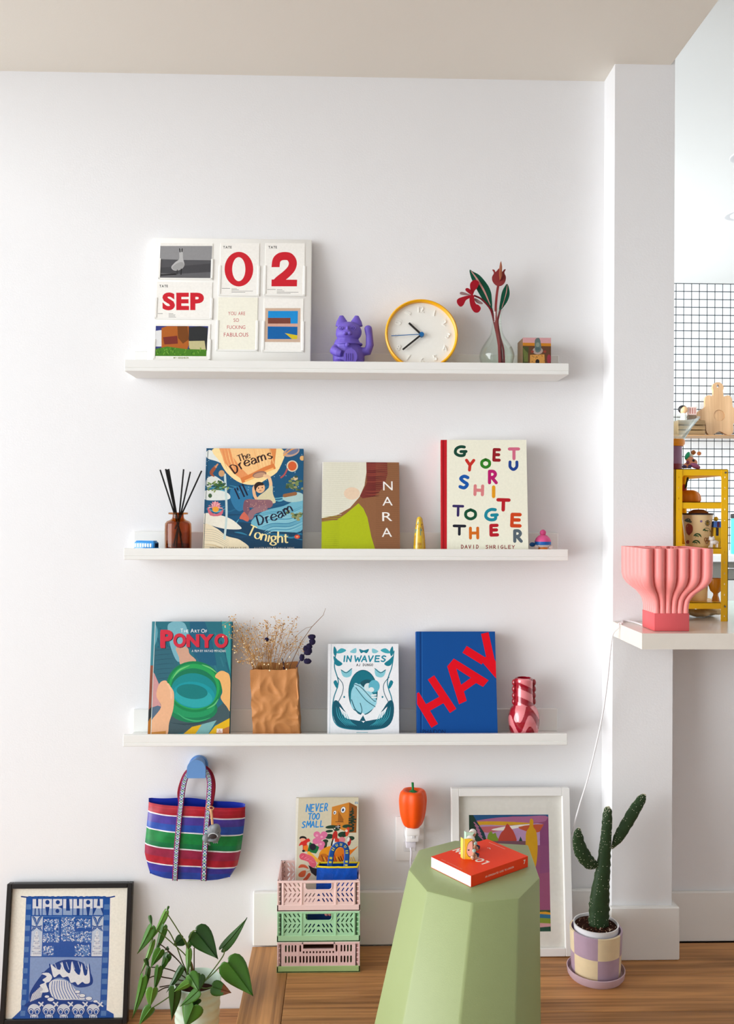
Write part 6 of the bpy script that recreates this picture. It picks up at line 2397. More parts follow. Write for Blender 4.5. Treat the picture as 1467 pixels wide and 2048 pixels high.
a.poly([(745, 335), (900, 332), (1080, 340), (1130, 348), (960, 360), (800, 362), (760, 356)], (216, 166, 44), 4)
a.poly([(740, 365), (1000, 362), (1210, 350), (1190, 460), (1180, 500), (760, 480)], (186, 150, 190), 4)
a.poly([(770, 372), (960, 366), (1040, 372), (900, 400), (830, 412), (780, 400)], (192, 104, 110), 4)
a.poly([(850, 390), (960, 366), (1120, 352), (1050, 375), (930, 396)], (240, 236, 226), 3)
a.poly([(1040, 372), (1215, 352), (1200, 400), (1130, 410)], (196, 92, 60), 3)
a.poly([(690, 284), (720, 284), (760, 350), (800, 410), (820, 470), (700, 470)], (40, 66, 54))
a.poly([(730, 300), (812, 440), (760, 450)], (36, 66, 74))
for k in range(5):
    a.line([(730 + 8 * k, 340 + 22 * k), (760 + 8 * k, 372 + 22 * k)], 9, (168, 110, 140), bump=False)
a.nx()
a.poly([(826, 430), (850, 400), (862, 420), (880, 412), (890, 440), (910, 480), (830, 480)], (126, 150, 52), 3)
a.poly([(905, 480), (915, 420), (940, 390), (962, 348), (990, 380), (1010, 410), (1024, 480)], (186, 72, 58), 3)
a.poly([(1040, 480), (1056, 438), (1074, 480)], (36, 74, 62))
a.poly([(700, 470), (1100, 470), (1100, 900), (700, 900)], (120, 84, 96))
a.poly([(1092, 480), (1095, 410), (1118, 370), (1120, 330), (1132, 312), (1146, 330), (1146, 370), (1168, 410), (1176, 520), (1165, 640), (1140, 700), (1090, 690)], (212, 160, 34), 3)
a.poly([(1192, 400), (1260, 284), (1262, 960), (1192, 960)], (142, 78, 122))
a.poly([(1180, 700), (1262, 690), (1264, 960), (1180, 960)], (156, 84, 120))
a.poly([(690, 955), (1270, 955), (1270, 985), (690, 985)], (60, 90, 60))
a.poly([(690, 972), (1200, 968), (1230, 966), (1270, 974), (1270, 990), (690, 990)], (222, 160, 46))
a.poly([(690, 985), (1195, 982), (1270, 988), (1270, 1020), (690, 1018)], (44, 110, 150))
a.poly([(690, 1014), (1200, 1010), (1270, 1014), (1270, 1050), (690, 1050)], (134, 156, 56))
a.poly([(690, 1042), (1200, 1046), (1270, 1050), (1270, 1080), (690, 1076)], (216, 160, 164))
a.poly([(690, 1070), (1200, 1076), (1270, 1070), (1270, 1115), (690, 1115)], (38, 82, 66))
a.build('print', wf.root, printmat(.6, .2, .025, 120))
MB().box(x0 + fw, x1 - fw, .008, .009, fw, h - fw).build('glazing', glass((254, 254, 254), .6), wf.root)

# ------------------------------------------------------------------ green stool, guide book, reading toys
STH = .44
topc = [Pz(u, v, STH) for u, v in ((909, 1680), (1056, 1689), (1079, 1755), (1038, 1796), (944, 1805), (853, 1782), (817, 1739), (837, 1699))]
ctr = Vector((.094, -.5876, STH))
stl = thing('stool', 'sage green eight sided tapering stool holding the orange guide book', 'stool', (.02, -.72, 0))
si = Matrix.Translation(-Vector(stl.location))
bm = bmesh.new()
tv = [bm.verts.new(si @ p) for p in topc]
bv = [bm.verts.new(si @ Vector((.02 + 1.35 * (p.x - ctr.x), -.72 + 1.35 * (p.y - ctr.y), 0))) for p in topc]
bm.faces.new(tv)
bm.faces.new(list(reversed(bv)))
for i in range(8):
    bm.faces.new((tv[i], bv[i], bv[(i + 1) % 8], tv[(i + 1) % 8]))
bmesh.ops.recalc_face_normals(bm, faces=bm.faces)
bmesh.ops.bevel(bm, geom=list(bm.edges), offset=.004, segments=2, profile=.5, affect='EDGES')
me = bpy.data.meshes.new('shell')
bm.to_mesh(me)
bm.free()
me.materials.append(mat((152, 165, 113), .38, 0, .4, .02, 30, .08, 500))
me.polygons.foreach_set('use_smooth', [True] * len(me.polygons))
me.set_sharp_from_angle(angle=radians(25))
link('shell', me, stl)

GT = .0225
K11 = (840, 1640, 240 / 1467)


def gz(x, y, z):
    return Pz(K11[0] + x * K11[2], K11[1] + y * K11[2], z)


gA, gB, gC, gD = gz(620, 685, STH + GT), gz(130, 450, STH + GT), gz(1228, 410, STH + GT), gz(730, 205, STH + GT)
e1 = (gB - gA)
e2 = (gC - gA)
L1, L2 = e1.length, e2.length
e1.normalize()
e2 = (e2 - e1 * e2.dot(e1)).normalized()
ang = math.atan2(e2.y, e2.x)
gb = thing('guide_book', 'thick orange paperback guide lying on the green stool', 'book', (gA.x, gA.y, STH + .0004), (0, 0, ang))
# local x along e2 (spine, length L2), local y along e1 (L1)
ORM = mat((244, 62, 12), .45, 0, .35, .03, 40)
MB().box(0, L2, 0, L1, 0, .0006).build('back_cover', ORM, gb)
MB().box(0, L2, .0006, L1, GT - .0006, GT).build('front_cover', ORM, gb)
MB().box(0, L2, 0, .0006, 0, GT, 0).build('spine', ORM, gb)
MB().box(.0004, L2 - .0004, .0006, L1 - .0006, .0006, GT - .0006).build('page_block', mat((248, 246, 242), .8, 0, .2, .04, 80, stretch=(1, 1, 60)), gb)
gi = Matrix.Rotation(-ang, 3, 'Z')


def gpm(px, py):
    q = Pz(px, py, STH + GT)
    l = gi @ (q - gA)
    return (l.x, l.y)


a = Art(gpm, (0, L2, 0, L1), to3=lambda p, q, hh: (p, q, GT + hh)).crop(*K11)
WT = (250, 240, 226)
# title: runs from the spine outward, read from the far side
pA, pB = a.loc((838, 520)), a.loc((410, 372))
cx_, cy_ = (pA[0] + pB[0]) / 2, (pA[1] + pB[1]) / 2
b2 = Art(lambda u, v: (u, v), (0, L2, 0, L1), to3=lambda p, q, hh: (p, q, GT + hh))
ln = Vector((pB[0] - pA[0], pB[1] - pA[1])).length
# text direction along +y local: rot -90 in art (y up => handled by loc flip)
fl2 = Art(lambda u, v: (u, -v), (0, L2, 0, L1), to3=lambda p, q, hh: (p, q, GT + hh))
fl2.text('LONDON', (pA[0] + pB[0]) / 2 + .009, -pA[1], .019, WT, 90, 1, .22, .05, width=ln)
p1 = a.loc((515, 602))
fl2.text('AN OPINIONATED GUIDE', p1[0], -p1[1], .0022, (250, 190, 170), 90, 1, .25, width=L1 * .52)
p2 = a.loc((1035, 358))
fl2.line([(p2[0], -p2[1]), (p2[0], -p2[1] - L1 * .4)], .0012, (250, 200, 186), cap=False)
fl2.line([(L2 * .78, -L1 * .62), (L2 * .8, -L1 * .66), (L2 * .78, -L1 * .69)], .0018, WT)
fl2.build('cover_print', gb)
sa = Art(lambda u, v: (u, -v), (0, L2, 0, GT), to3=lambda p, q, hh: (p, -hh, q))
sa.text('AN OPINIONATED GUIDE TO LONDON', L2 * .24, -GT * .38, .0036, WT, 0, 1, .22, width=L2 * .5)
sa.text('7', L2 * .92, -GT * .4, .008, WT, 0, 1, .2, .025)
sa.build('spine_print', gb)


def fg_(x, y, z):
    return gz(x, y, z)


ZB = STH + GT + .0004


def up_at(x, ybase, y):
    """height above the cover for a point drawn at pixel y over ground pixel ybase."""
    g = gz(x, ybase, ZB)
    return P(K11[0] + x * K11[2], K11[1] + y * K11[2], g.y).z - ZB


def reader(name, label, gx, gy, px_h, cover, inside, art, scale=1.0):
    g = gz(gx, gy, ZB)
    t = thing(name, label, 'figurine', (g.x, g.y, ZB), (0, 0, radians(-18)), group='reading toys on the orange book')
    hh = px_h
    w = .0185 * scale
    # open book held upright
    for s_, l in ((-1, .0105 * scale), (1, w)):
        an = radians(128 if s_ < 0 else 12)
        v = MB()
        dx, dy = cos(an), sin(an) * (1 if s_ < 0 else 1)
        q = [(0, 0), (dx * l, dy * l), (dx * l - dy * .0012, dy * l + dx * .0012), (-dy * .0012, dx * .0012)]
        v.prism(q, .0003, hh, to3=lambda a_, b_, z: (a_, b_, z))
        cp_ = v.build('cover', mat(cover, .4), t)
        if s_ > 0 and art:
            aa = Art(lambda u, vv: (u, vv), None, to3=lambda u, vv, k: (u * dx + dy * k, u * dy - dx * k, vv), eps=3e-5)
            art(aa, l, hh)
            aa.build('print', cp_)
    for s_, l in ((-1, .009 * scale), (1, w * .93)):
        an = radians(125 if s_ < 0 else 16)
        MB().prism([(.001, .0012), (.001 + cos(an) * l, .0012 + sin(an) * l), (.001 + cos(an) * l * .98, .003 + sin(an) * l), (.002, .004)], .001, hh * .95, to3=lambda a_, b_, z: (a_, b_, z)).build('pages', mat(inside, .6), t)
    # seated figure behind
    b_ = MB()
    b_.ell((w * .55, .015, hh * .35), (.008 * scale, .008, .009))
    b_.ell((w * .6, .017, hh * .8), (.0085 * scale, .0085, .008))
    b_.tube([(w * .85, .012, hh * .5), (w * 1.15, .006, hh * .4), (w * 1.02, .001, hh * .2)], [.0035, .003, .0028], 10)
    b_.tube([(w * .7, .018, hh * .15), (w * 1.2, .012, hh * .12), (w * 1.35, .004, hh * .1)], [.0045, .004, .0035], 10)
    blob(b_, 'body', mat((196, 150, 116), .5), t, .0009, 4)
    MB().ell((w * 1.12, .0055, hh * .42), (.0042, .004, .004)).build('sleeve', mat((160, 190, 180), .5), t)
    MB().ell((w * .98, -.0005, hh * .14), (.0034, .003, .0032)).build('hand', mat((226, 200, 180), .5), t)
    MB().ell((w * .62, .019, hh * .86), (.0092 * scale, .0085, .007)).build('hair', mat((60, 46, 42) if not art else (230, 226, 220), .5), t)
    MB().tube([(w * .7, .02, .0045), (w * 1.15, .021, .0045), (w * 1.5, .019, .004)], [.0048, .0044, .0038], 12).build('legs', mat((54, 70, 96), .6), t)
    return t


def fish(aa, l, hh):
    aa.raw([(0, 0), (l, 0), (l, hh), (0, hh)], (240, 190, 50))
    aa.nx()
    aa.raw([(0, 0), (l * .12, 0), (l * .12, hh), (0, hh)], (236, 220, 130))
    aa.nx()
    cx__, cz__ = l * .68, hh * .5
    for k_, c_ in ((1.0, (50, 36, 30)), (.92, (240, 178, 160))):
        aa.raw([(q.x, q.y) for q in crv([(cx__ + (a_ - .68) * l * k_, cz__ + (b_ - .5) * hh * k_) for a_, b_ in ((.34, .42), (.45, .72), (.7, .88), (1.0, .9), (1.0, .3), (.82, .12), (.55, .14), (.38, .28))], 5, True)], c_)
        aa.nx()
    for r_, c_ in ((.1, (40, 28, 24)), (.035, (240, 236, 230))):
        aa.raw([(l * .56 + (r_ - .1) * l * .3 + r_ * l * 1.0 * cos(t_), hh * .46 + (.1 - r_) * hh * .4 + r_ * l * sin(t_)) for t_ in (2 * pi * k / 14 for k in range(14))], c_)
        aa.nx()


def mint(aa, l, hh):
    aa.raw([(0, 0), (l, 0), (l, hh), (0, hh)], (186, 214, 190))
    aa.nx()
    aa.raw([(q.x, q.y) for q in crv([(l * a_, hh * b_) for a_, b_ in ((.5, .1), (.55, .6), (.8, .85), (1, .9), (1, .1))], 5, True)], (130, 90, 66))
    aa.nx()
    aa.raw([(l * .68 + .002 * cos(t_), hh * .4 + .002 * sin(t_)) for t_ in (2 * pi * k / 12 for k in range(12))], (30, 22, 20))
    aa.nx()


reader('reading_toy', 'small toy figure reading a yellow book with a pink fish face, nearer of two', 528, 478, up_at(528, 478, 230), (238, 206, 90), (244, 236, 190), fish)
reader('reading_toy', 'small toy figure reading a mint green book, behind the yellow book', 566, 385, up_at(566, 385, 150), (180, 212, 188), (226, 232, 222), mint, .85)

# ------------------------------------------------------------------ cactus
pc_ = Vector((.4748, -.1765, 0))
cp_t = thing('cactus_pot', 'mauve and cream checkered pot on a mauve saucer holding a tall cactus', 'plant pot', pc_)
MAU, CRE = (184, 158, 178), (238, 218, 178)
sM = mat((206, 178, 188), .35, 0, .4)
MB().lathe([(0, 0), (.066, 0), (.0705, .006), (.0725, .021), (.0705, .022), (.067, .008), (0, .008)], 48).build('saucer', sM, cp_t)


def zc_(y, Y):
    return P(1190, y, Y).z


rT, rB = .0655, .061
hT = zc_(1852, -.1765)
hT = .121
prof = [(0, .0082), (rB - .004, .0082), (rB, .013)] + [(rB + (rT - rB) * k / 8, .013 + (hT - .013) * k / 8) for k in range(1, 9)] + [(rT - .0045, hT + .0005), (rT - .006, .09), (rB - .006, .02), (0, .018)]


def chk(i, k):
    if i < 2:
        return CRE
    if i > 10:
        return MAU
    row = 0 if i < 6 else 1
    colm = int(((k - 33) / 10) % 6)
    return MAU if (colm + row) % 2 else CRE


m_ = MB()
m_.lathe(prof, 60, cols=chk)
m_.build('cachepot', printmat(.3, .4, .03, 60, 0, .3), cp_t, 50)
MB().lathe([(0, .03), (.05, .03), (.0555, hT + .008), (.0565, hT + .0125), (.0535, hT + .0125), (.052, hT + .004), (0, hT + .003)], 44).build('inner_pot', mat((240, 240, 242), .3), cp_t)
so = MB()
rows = []
for j in range(9):
    r = .0525 * j / 8
    rows.append([(r * cos(t), r * sin(t), hT + .006 + .0035 * wob(r * 120 * cos(t), r * 120 * sin(t), 5) * (1 if j < 8 else 0)) for t in (2 * pi * k / 36 for k in range(36))])
so.grid(rows, closed=True)
so.build('soil', mat((58, 34, 26), .95, 0, .1, .5, 400, .8, 600), cp_t)
gr = MB()
rg = random.Random(4)
for k in range(130):
    t, r = rg.uniform(0, 2 * pi), .05 * sqrt(rg.random())
    s_ = rg.uniform(.0008, .0022)
    gr.ell((r * cos(t), r * sin(t), hT + .008), (s_, s_, s_), 5, 4, col=rg.choice([(90, 58, 44), (196, 172, 150), (120, 84, 64), (50, 32, 26)]))
stuff(gr.build('gravel', printmat(.9, .2, .1), cp_t))

cac = thing('cactus', 'dark green cactus with two paddle arms growing in the checkered pot', 'cactus', (pc_.x, pc_.y, hT + .004))
cki = Matrix.Translation(-Vector(cac.location))
KC_ = (1080, 1560, 387 / 1467)


def cc(x, y, Y=-.1765):
    return P(KC_[0] + x * KC_[2], KC_[1] + y * KC_[2], Y)


sk_ = KC_[2] / spx(-.1765)
CGM = mat((44, 66, 38), .55, 0, .3, .3, 55, .5, 260)
spn = MB(cki)


def limb(name, pts, n=20, flat=(1, .7)):
    P_ = [cc(x, y, -.1765 + dy) for x, y, w, dy in pts]
    path = crv(P_, 6)
    wid = crv([(w, 0) for x, y, w, dy in pts], 6)
    wid = [q[0] for q in wid]
    m = MB(cki)
    m.tube(path, [w * sk_ / 2 for w in wid], n, flat=flat)
    for i in range(len(m.v)):
        q = m.v[i]
        c0 = min(path, key=lambda p: (cki @ p - q).length_squared)
        d = q - cki @ c0
        m.v[i] = cki @ c0 + d * (1 + .045 * sin(q.z * 330 + 3 * math.atan2(d.y, d.x)) + .1 * wob(q.x * 120, q.y * 120, q.z * 120))
    for i in range(0, len(m.v) - n):
        if rg.random() < .2:
            spn.ell(cki.inverted() @ m.v[i], (.0009, .0009, .0009), 5, 4)
    m.build(name, CGM, cac, 80)


limb('stem', [(440, 1120, 150, 0), (444, 1040, 156, 0), (450, 900, 148, 0), (465, 760, 122, 0), (480, 640, 104, 0), (492, 500, 90, 0), (502, 380, 80, 0), (508, 270, 72, 0), (512, 222, 54, 0), (514, 204, 24, 0), (514, 200, 4, 0)])
limb('arm', [(440, 655, 30, .0), (420, 645, 60, -.002), (370, 625, 100, -.006), (320, 560, 112, -.01), (290, 480, 96, -.012), (285, 410, 70, -.014), (290, 370, 30, -.014), (291, 362, 5, -.014)], flat=(1, .45))
limb('arm', [(540, 520, 10, 0), (552, 500, 34, .002), (595, 430, 82, .006), (660, 320, 94, .012), (720, 220, 90, .018), (765, 150, 72, .022), (785, 116, 40, .024), (790, 106, 6, .024)], flat=(1, .45))
stuff(spn.build('spine_tufts', mat((206, 204, 178), .8), cac))

# ------------------------------------------------------------------ pothos
KPo = (250, 1790, 270 / 1467)
YP = -.25


def pp_(x, y, dy=0.0):
    return P(KPo[0] + x * KPo[2], KPo[1] + y * KPo[2], YP + dy)


pq = pp_(785, 925)
zr = pq.z
pot = thing('ribbed_pot', 'pale mint ribbed pot on the lower floor holding a trailing pothos', 'plant pot', (pq.x, YP, LOW))
rp = 47 / spx(YP)
Hp = zr - LOW
prof = [(0, 0), (rp * .8, 0), (rp * .84, .006)] + [(rp * (.84 + .16 * k / 12), .006 + (Hp - .006) * k / 12) for k in range(1, 13)] + [(rp * .96, Hp + .0015), (rp * .92, Hp), (rp * .88, Hp * .75), (0, Hp * .75)]
prof2 = []
for i, (r, z) in enumerate(prof):
    prof2.append((r, z))
fine = [(0, 0), (rp * .8, 0)] + [(rp * (.82 + .18 * k / 70), .003 + (Hp - .003) * k / 70) for k in range(71)] + [(rp * .975, Hp + .0015), (rp * .93, Hp - .001), (rp * .88, Hp * .8), (0, Hp * .8)]
MB().lathe(fine, 60, rfun=lambda t, z: 1 + (.018 * sin(z * 300 + 1.0 * t) if .01 < z < Hp - .012 else 0)).build('pot_body', mat((208, 226, 208), .35, 0, .4, .02, 30), pot, 70)
MB().lathe([(0, Hp * .84), (rp * .5, Hp * .85), (rp * .88, Hp * .835)], 30).build('soil', mat((60, 34, 28), .95, 0, .1, .5, 300, .8, 500), pot)

po_t = thing('pothos', 'trailing green pothos with heart shaped leaves in the mint pot', 'plant', (pq.x, YP, LOW + Hp * .84))
pinv = Matrix.Translation(-Vector(po_t.location))
LG = [mat(c, .32, 0, .45, .15, 60) for c in ((50, 92, 28), (66, 114, 36), (38, 76, 26), (92, 138, 50), (46, 86, 38))]
BRN = mat((110, 60, 24), .5, 0, .3, .3, 80)


def leaf(b, tip, w, dyb, dyt, ci, fold=.25, tilt=0, curl=.15):
    B, T = pp_(*b, dyb), pp_(*tip, dyt)
    d = T - B
    L = d.length
    d.normalize()
    vw = (B - CAM).normalized()
    side = d.cross(vw).normalized()
    nrm = side.cross(d).normalized()
    if tilt:
        Rm = Matrix.Rotation(tilt, 3, d)
        side, nrm = Rm @ side, Rm @ nrm
    ww = w * KPo[2] / spx(YP) / 2
    prof_ = [(-.1, .42), (-.06, .74), (.04, .95), (.16, 1.0), (.3, .95), (.45, .8), (.6, .6), (.75, .38), (.88, .17), (1.0, .01)]
    rows = []
    for t, pw in prof_:
        row = []
        for u in (-1, -.75, -.4, -.06, 0, .06, .4, .75, 1):
            tt = t
            if t < 0:
                tt = t * min(1, abs(u) * 2.2)
            x = B + d * (tt * L) + side * (u * pw * ww) + nrm * (fold * .75 * abs(u) ** 1.5 * pw * ww + curl * L * (.25 - (t - .5) ** 2) - .004 * (1 if u == 0 else 0) * ww / .02)
            row.append(pinv @ x)
        rows.append(row)
    o = MB().grid(rows).build('leaf', LG[ci] if ci >= 0 else [LG[1]], po_t, 60, fixn=False)
    md = o.modifiers.new('Solidify', 'SOLIDIFY')
    md.thickness = .0006
    md.offset = 0
    return o


leaves = [((770, 400), (1010, 695), 250, -.01, -.03, 2, .2, .25), ((1062, 575), (1328, 245), 118, .0, .03, 0, .3, -.5), ((1120, 735), (1392, 1098), 290, -.03, -.05, 1, .2, .2),
          ((955, 1000), (1155, 1062), 150, -.06, -.07, 0, .3, 0), ((700, 870), (800, 1040), 150, -.07, -.09, 1, .4, .4), ((690, 960), (535, 1048), 90, -.08, -.09, 3, .4, -.4), ((820, 870), (790, 1060), 130, -.05, -.08, 0, .3, -.3),
          ((540, 1020), (505, 1365), 140, -.07, -.06, 2, .3, .3), ((745, 1200), (650, 1440), 230, -.09, -.1, 1, .3, .1), ((790, 1045), (598, 1212), 120, -.08, -.09, 1, .3, .4), ((760, 1125), (690, 1230), 130, -.07, -.08, 2, .3, 0),
          ((285, 350), (135, 640), 120, -.02, -.04, 1, .5, .5), ((440, 185), (285, 490), 80, .02, 0, 3, .6, .5), ((420, 345), (318, 650), 90, .0, -.02, 1, .6, .4), ((630, 470), (525, 548), 130, .02, .0, 2, .3, .2),
          ((300, 510), (165, 870), 62, -.02, -.03, 3, .5, .4), ((385, 600), (278, 790), 120, -.03, -.04, 1, .3, -.3), ((465, 645), (388, 800), 100, -.02, -.03, 0, .4, .4), ((195, 900), (78, 1345), 110, -.05, -.06, 1, .5, .5),
          ((250, 800), (190, 1110), 60, -.04, -.05, 2, .5, .4), ((365, 790), (312, 1062), 90, -.05, -.05, 0, .5, .3), ((300, 1020), (265, 1228), 130, -.06, -.07, 3, .4, -.2), ((280, 1228), (150, 1415), 120, -.07, -.08, 1, .4, -.3),
          ((268, 230), (290, 350), 40, .01, .0, 0, .4, .2), ((472, 125), (452, 188), 24, .02, .02, 0, .3, 0), ((705, 515), (662, 612), 60, .0, -.01, 1, .4, .2), ((690, 600), (672, 895), 72, -.02, -.04, 3, .5, .3), ((612, 790), (448, 1062), 80, -.05, -.06, 2, .5, .3), ((470, 575), (430, 600), 40, .0, 0, 2, .3, 0), ((800, 1130), (760, 1205), 70, -.07, -.075, 2, .3, 0), ((440, 690), (400, 830), 70, -.03, -.03, 0, .5, .5), ((220, 700), (262, 800), 46, -.03, -.03, 2, .5, .2)]
for l in leaves:
    o = leaf(*l)
    if l[0] == (955, 1000):
        o.data.materials.append(BRN)
        for p in o.data.polygons:
            if p.center.x > (pinv @ pp_(1055, 1030, -.065)).x:
                p.material_index = 1
STG = mat((84, 104, 44), .5)
STD = mat((66, 52, 34), .6)
for pts, m in (([(448, 190), (560, 360), (670, 560), (740, 860), (760, 960)], STG), ([(430, 360), (480, 400), (560, 560), (640, 770), (740, 940)], STG), ([(345, 380), (520, 530), (680, 690), (760, 940)], STG), ([(360, 525), (440, 580), (600, 740), (720, 930)], STD), ([(460, 610), (600, 740), (700, 920)], STD), ([(285, 785), (420, 795), (560, 840), (700, 930)], STD), ([(240, 910), (330, 880), (450, 900), (680, 940)], STD), ([(375, 1000), (470, 985), (660, 960)], STD), ([(330, 1068), (430, 1010), (560, 990), (700, 960)], STD), ([(290, 1230), (400, 1160), (520, 1080), (690, 980)], STG), ([(770, 385), (735, 395), (705, 460), (690, 560), (740, 900)], STG), ([(750, 575), (750, 740), (750, 940)], STD), ([(1075, 590), (1070, 650), (990, 770), (860, 940)], STG), ([(1115, 735), (1050, 760), (960, 850), (850, 950)], STG), ([(960, 995), (880, 1015), (800, 1000)], STG), ([(765, 1200), (768, 1120), (750, 1000)], STG), ([(545, 1020), (620, 990), (720, 970)], STG), ([(640, 475), (680, 560), (720, 800), (750, 940)], STG), ([(285, 350), (300, 380), (345, 380)], STG), ([(300, 510), (290, 420), (288, 355)], STG)):
    d0 = -.02
    P_ = []
    for i, (x, y) in enumerate(pts):
        f = i / (len(pts) - 1)
        P_.append(pp_(x, y, -.03 * (1 - f) if x < 900 else -.02))
    MB(pinv).tube(crv(P_, 6), .0014, 6).build('stem', m, po_t)
MB(pinv).tube(crv([pp_(690, 700, 0), pp_(720, 760, 0), pp_(735, 860, 0), pp_(760, 960, 0)], 6), [.0035] * 19, 7).build('dry_stalk', mat((146, 74, 34), .7), po_t)

# ------------------------------------------------------------------ pink fluted lamp
lq = Pz(1343.5, 1263, CT)
la = thing('table_lamp', 'pink fluted table lamp with flared shade on the countertop', 'lamp', (lq.x, -.282 + .043, CT + .0004))
sL = 1 / spx(-.282)
PK = mat((248, 150, 146), .38, 0, .4, .01, 30, sss=.1)
hb = 36 * sL
hw = .0428
MB().box(-hw, hw, -.043, .043, 0, hb, .0012, 2).build('base', mat((216, 92, 96), .4, 0, .4), la)
Htot = (1262 - 1094) * sL
Rt = .0865


def half(z):
    t = (z - hb) / (Htot - hb)
    k = [(0, .0428), (.1, .0432), (.2, .046), (.3, .056), (.36, .0665), (.42, .0765), (.5, .0838), (.58, .0862), (.7, .0865), (1, .0868)]
    for (a0, r0), (a1, r1) in zip(k, k[1:]):
        if t <= a1:
            f = (t - a0) / (a1 - a0)
            return r0 + (r1 - r0) * f
    return k[-1][1]


NF = 6


def ringpts(z, inner=0):
    hw_ = half(z)
    dep = hw_ * (.17 if z > hb + .012 else .1)
    pts = []
    for sd in range(4):
        for k in range(NF * 8):
            u = k / (NF * 8)
            g = abs(sin(pi * u * NF)) ** .55
            off = hw_ - dep * (1 - g) - inner
            x = (-1 + 2 * u) * (hw_ - inner)
            a_ = sd * pi / 2
            px, py = x, -off
            pts.append((px * cos(a_) - py * sin(a_), px * sin(a_) + py * cos(a_), z))
    return pts


zs = [hb + (Htot - hb) * k / 26 for k in range(27)]
rows = [ringpts(z) for z in zs] + [ringpts(z, .004) for z in reversed(zs[10:])]
MB().grid(rows, closed=True).build('fluted_shade', PK, la, 50)
fin = MB()
for sd in range(4):
    for k in range(1, NF):
        u = -1 + 2 * k / NF
        a_ = sd * pi / 2
        x = u * Rt
        y = -Rt * .84
        p0 = Vector((x * cos(a_) - y * sin(a_), x * sin(a_) + y * cos(a_), Htot - .001))
        p1 = p0 * .45
        p1.z = Htot - .001
        n_ = (p1 - p0).normalized()
        s_ = Vector((-n_.y, n_.x, 0)) * .0012
        fin.add([p0 + s_, p0 - s_, p1 - s_, p1 + s_] + [q - Vector((0, 0, .07)) for q in (p0 + s_, p0 - s_, p1 - s_, p1 + s_)], [(0, 1, 2, 3), (4, 7, 6, 5), (0, 4, 5, 1), (1, 5, 6, 2), (2, 6, 7, 3), (3, 7, 4, 0)])
fin.build('inner_fins', PK, la, 0)
li = Matrix.Translation(-Vector(la.location))
cord = [Vector((la.location.x - hw + .004, -.235, CT + .0028)), Pz(1266, 1244, CT + .0026), Pz(1246, 1242, CT + .0026), Vector((PXL + .006, -.152, CT + .0026)), Vector((PXL - .001, -.155, CT + .0034)), Vector((PXL - .0046, -.156, CT + .0008)), Vector((PXL - .0054, -.1565, CT - .008)), P(1225, 1268, -.157), P(1220, 1300, -.155), P(1214, 1360, -.14), P(1204, 1430, -.12), P(1189, 1500, -.1), P(1174, 1560, -.08), P(1160, 1605, -.06), P(1150, 1640, -.04), P(1143, 1670, -.028)]
MB(li).tube(crv(cord, 8), .0021, 8).build('power_cord', mat((240, 238, 240), .45), la)

# ------------------------------------------------------------------ yellow rack and its things
RX0, RX1 = .7075, .8495
RYF, RYB = -.09, .205
rk = thing('metal_rack', 'small yellow perforated metal rack on the countertop beside the white pillar', 'rack', (RX0, RYF, CT))
YM = mat((236, 182, 6), .35, 0, .45)
RH_ = P(1455, 939.5, RYF).z - CT
pw = .0185
RW, RD = RX1 - RX0, RYB - RYF


def rz(y):
    return P(1410, y, RYF).z - CT


def post(x0, x1, y, side_x, ysgn):
    holes = []
    for k in range(14):
        z = .014 + k * (RH_ - .02) / 13.5
        cxh = (x0 + x1) / 2
        holes.append([(cxh - .0009, z - .0022), (cxh + .0009, z - .0022), (cxh + .0009, z + .0022), (cxh - .0009, z + .0022)])
    m = MB().prism([(x0, 0), (x1, 0), (x1, RH_), (x0, RH_)], y, y + .0015, holes)
    m.box(side_x, side_x + .0015, min(y, y + ysgn * .016), max(y, y + ysgn * .016), 0, RH_)
    m.build('post', YM, rk, 0)


post(0, pw, 0, 0, 1)
post(RW - pw, RW, 0, RW - .0015, 1)
post(0, pw, RD, 0, -1)
post(RW - pw, RW, RD, RW - .0015, -1)
SHZ = []
for yt, yb in ((938, 951), (1004, 1017), (1096, 1108), (1205, 1218)):
    z1, z0 = rz(yt), rz(yb)
    SHZ.append(CT + z1)
    m = MB().box(.0016, RW - .0016, .0017, RD - .002, z1 - .0016, z1)
    m.box(.0016, RW - .0016, .0017, .0032, z0, z1).box(.0016, RW - .0016, RD - .0035, RD - .002, z0, z1).box(.0016, .0032, .002, RD - .002, z0, z1).box(RW - .0032, RW - .0016, .002, RD - .002, z0, z1)
    m.build('shelf', YM, rk, 0)
for x, z in ((RW - .008, rz(945)), (RW - .008, rz(1213))):
    MB().tube([(x, -.002, z), (x, .001, z)], .0026, 12).build('bolt', mat((130, 126, 118), .3, .9), rk)
for x, sg in ((pw, 1), (RW - pw, -1)):
    z = rz(951)
    MB().prism([(x, z), (x + sg * .007, z)] + [(x + sg * (.007 - .007 * sin(q)), z - .007 + .007 * cos(q)) for q in (pi / 6, pi / 3)] + [(x, z - .007)], .0003, .0016).build('gusset', YM, rk, 0)

K13 = (1330, 820, 137 / 1002)
# juicer with clear funnel
Yj = .135


def kz(y, Y):
    return P(1400, 820 + y * K13[2], Y).z


def kxx(x, Y):
    return P(1330 + x * K13[2], 900, Y).x


jz = SHZ[0]
jx = kxx(80, Yj)
dr = thing('dripper_stand', 'clear glass funnel on an orange ring and purple stand at the rack top', 'coffee dripper', (jx + .0, Yj, jz + .0003))
sj = K13[2] / spx(Yj)


def jh(y):
    return kz(y, Yj) - jz


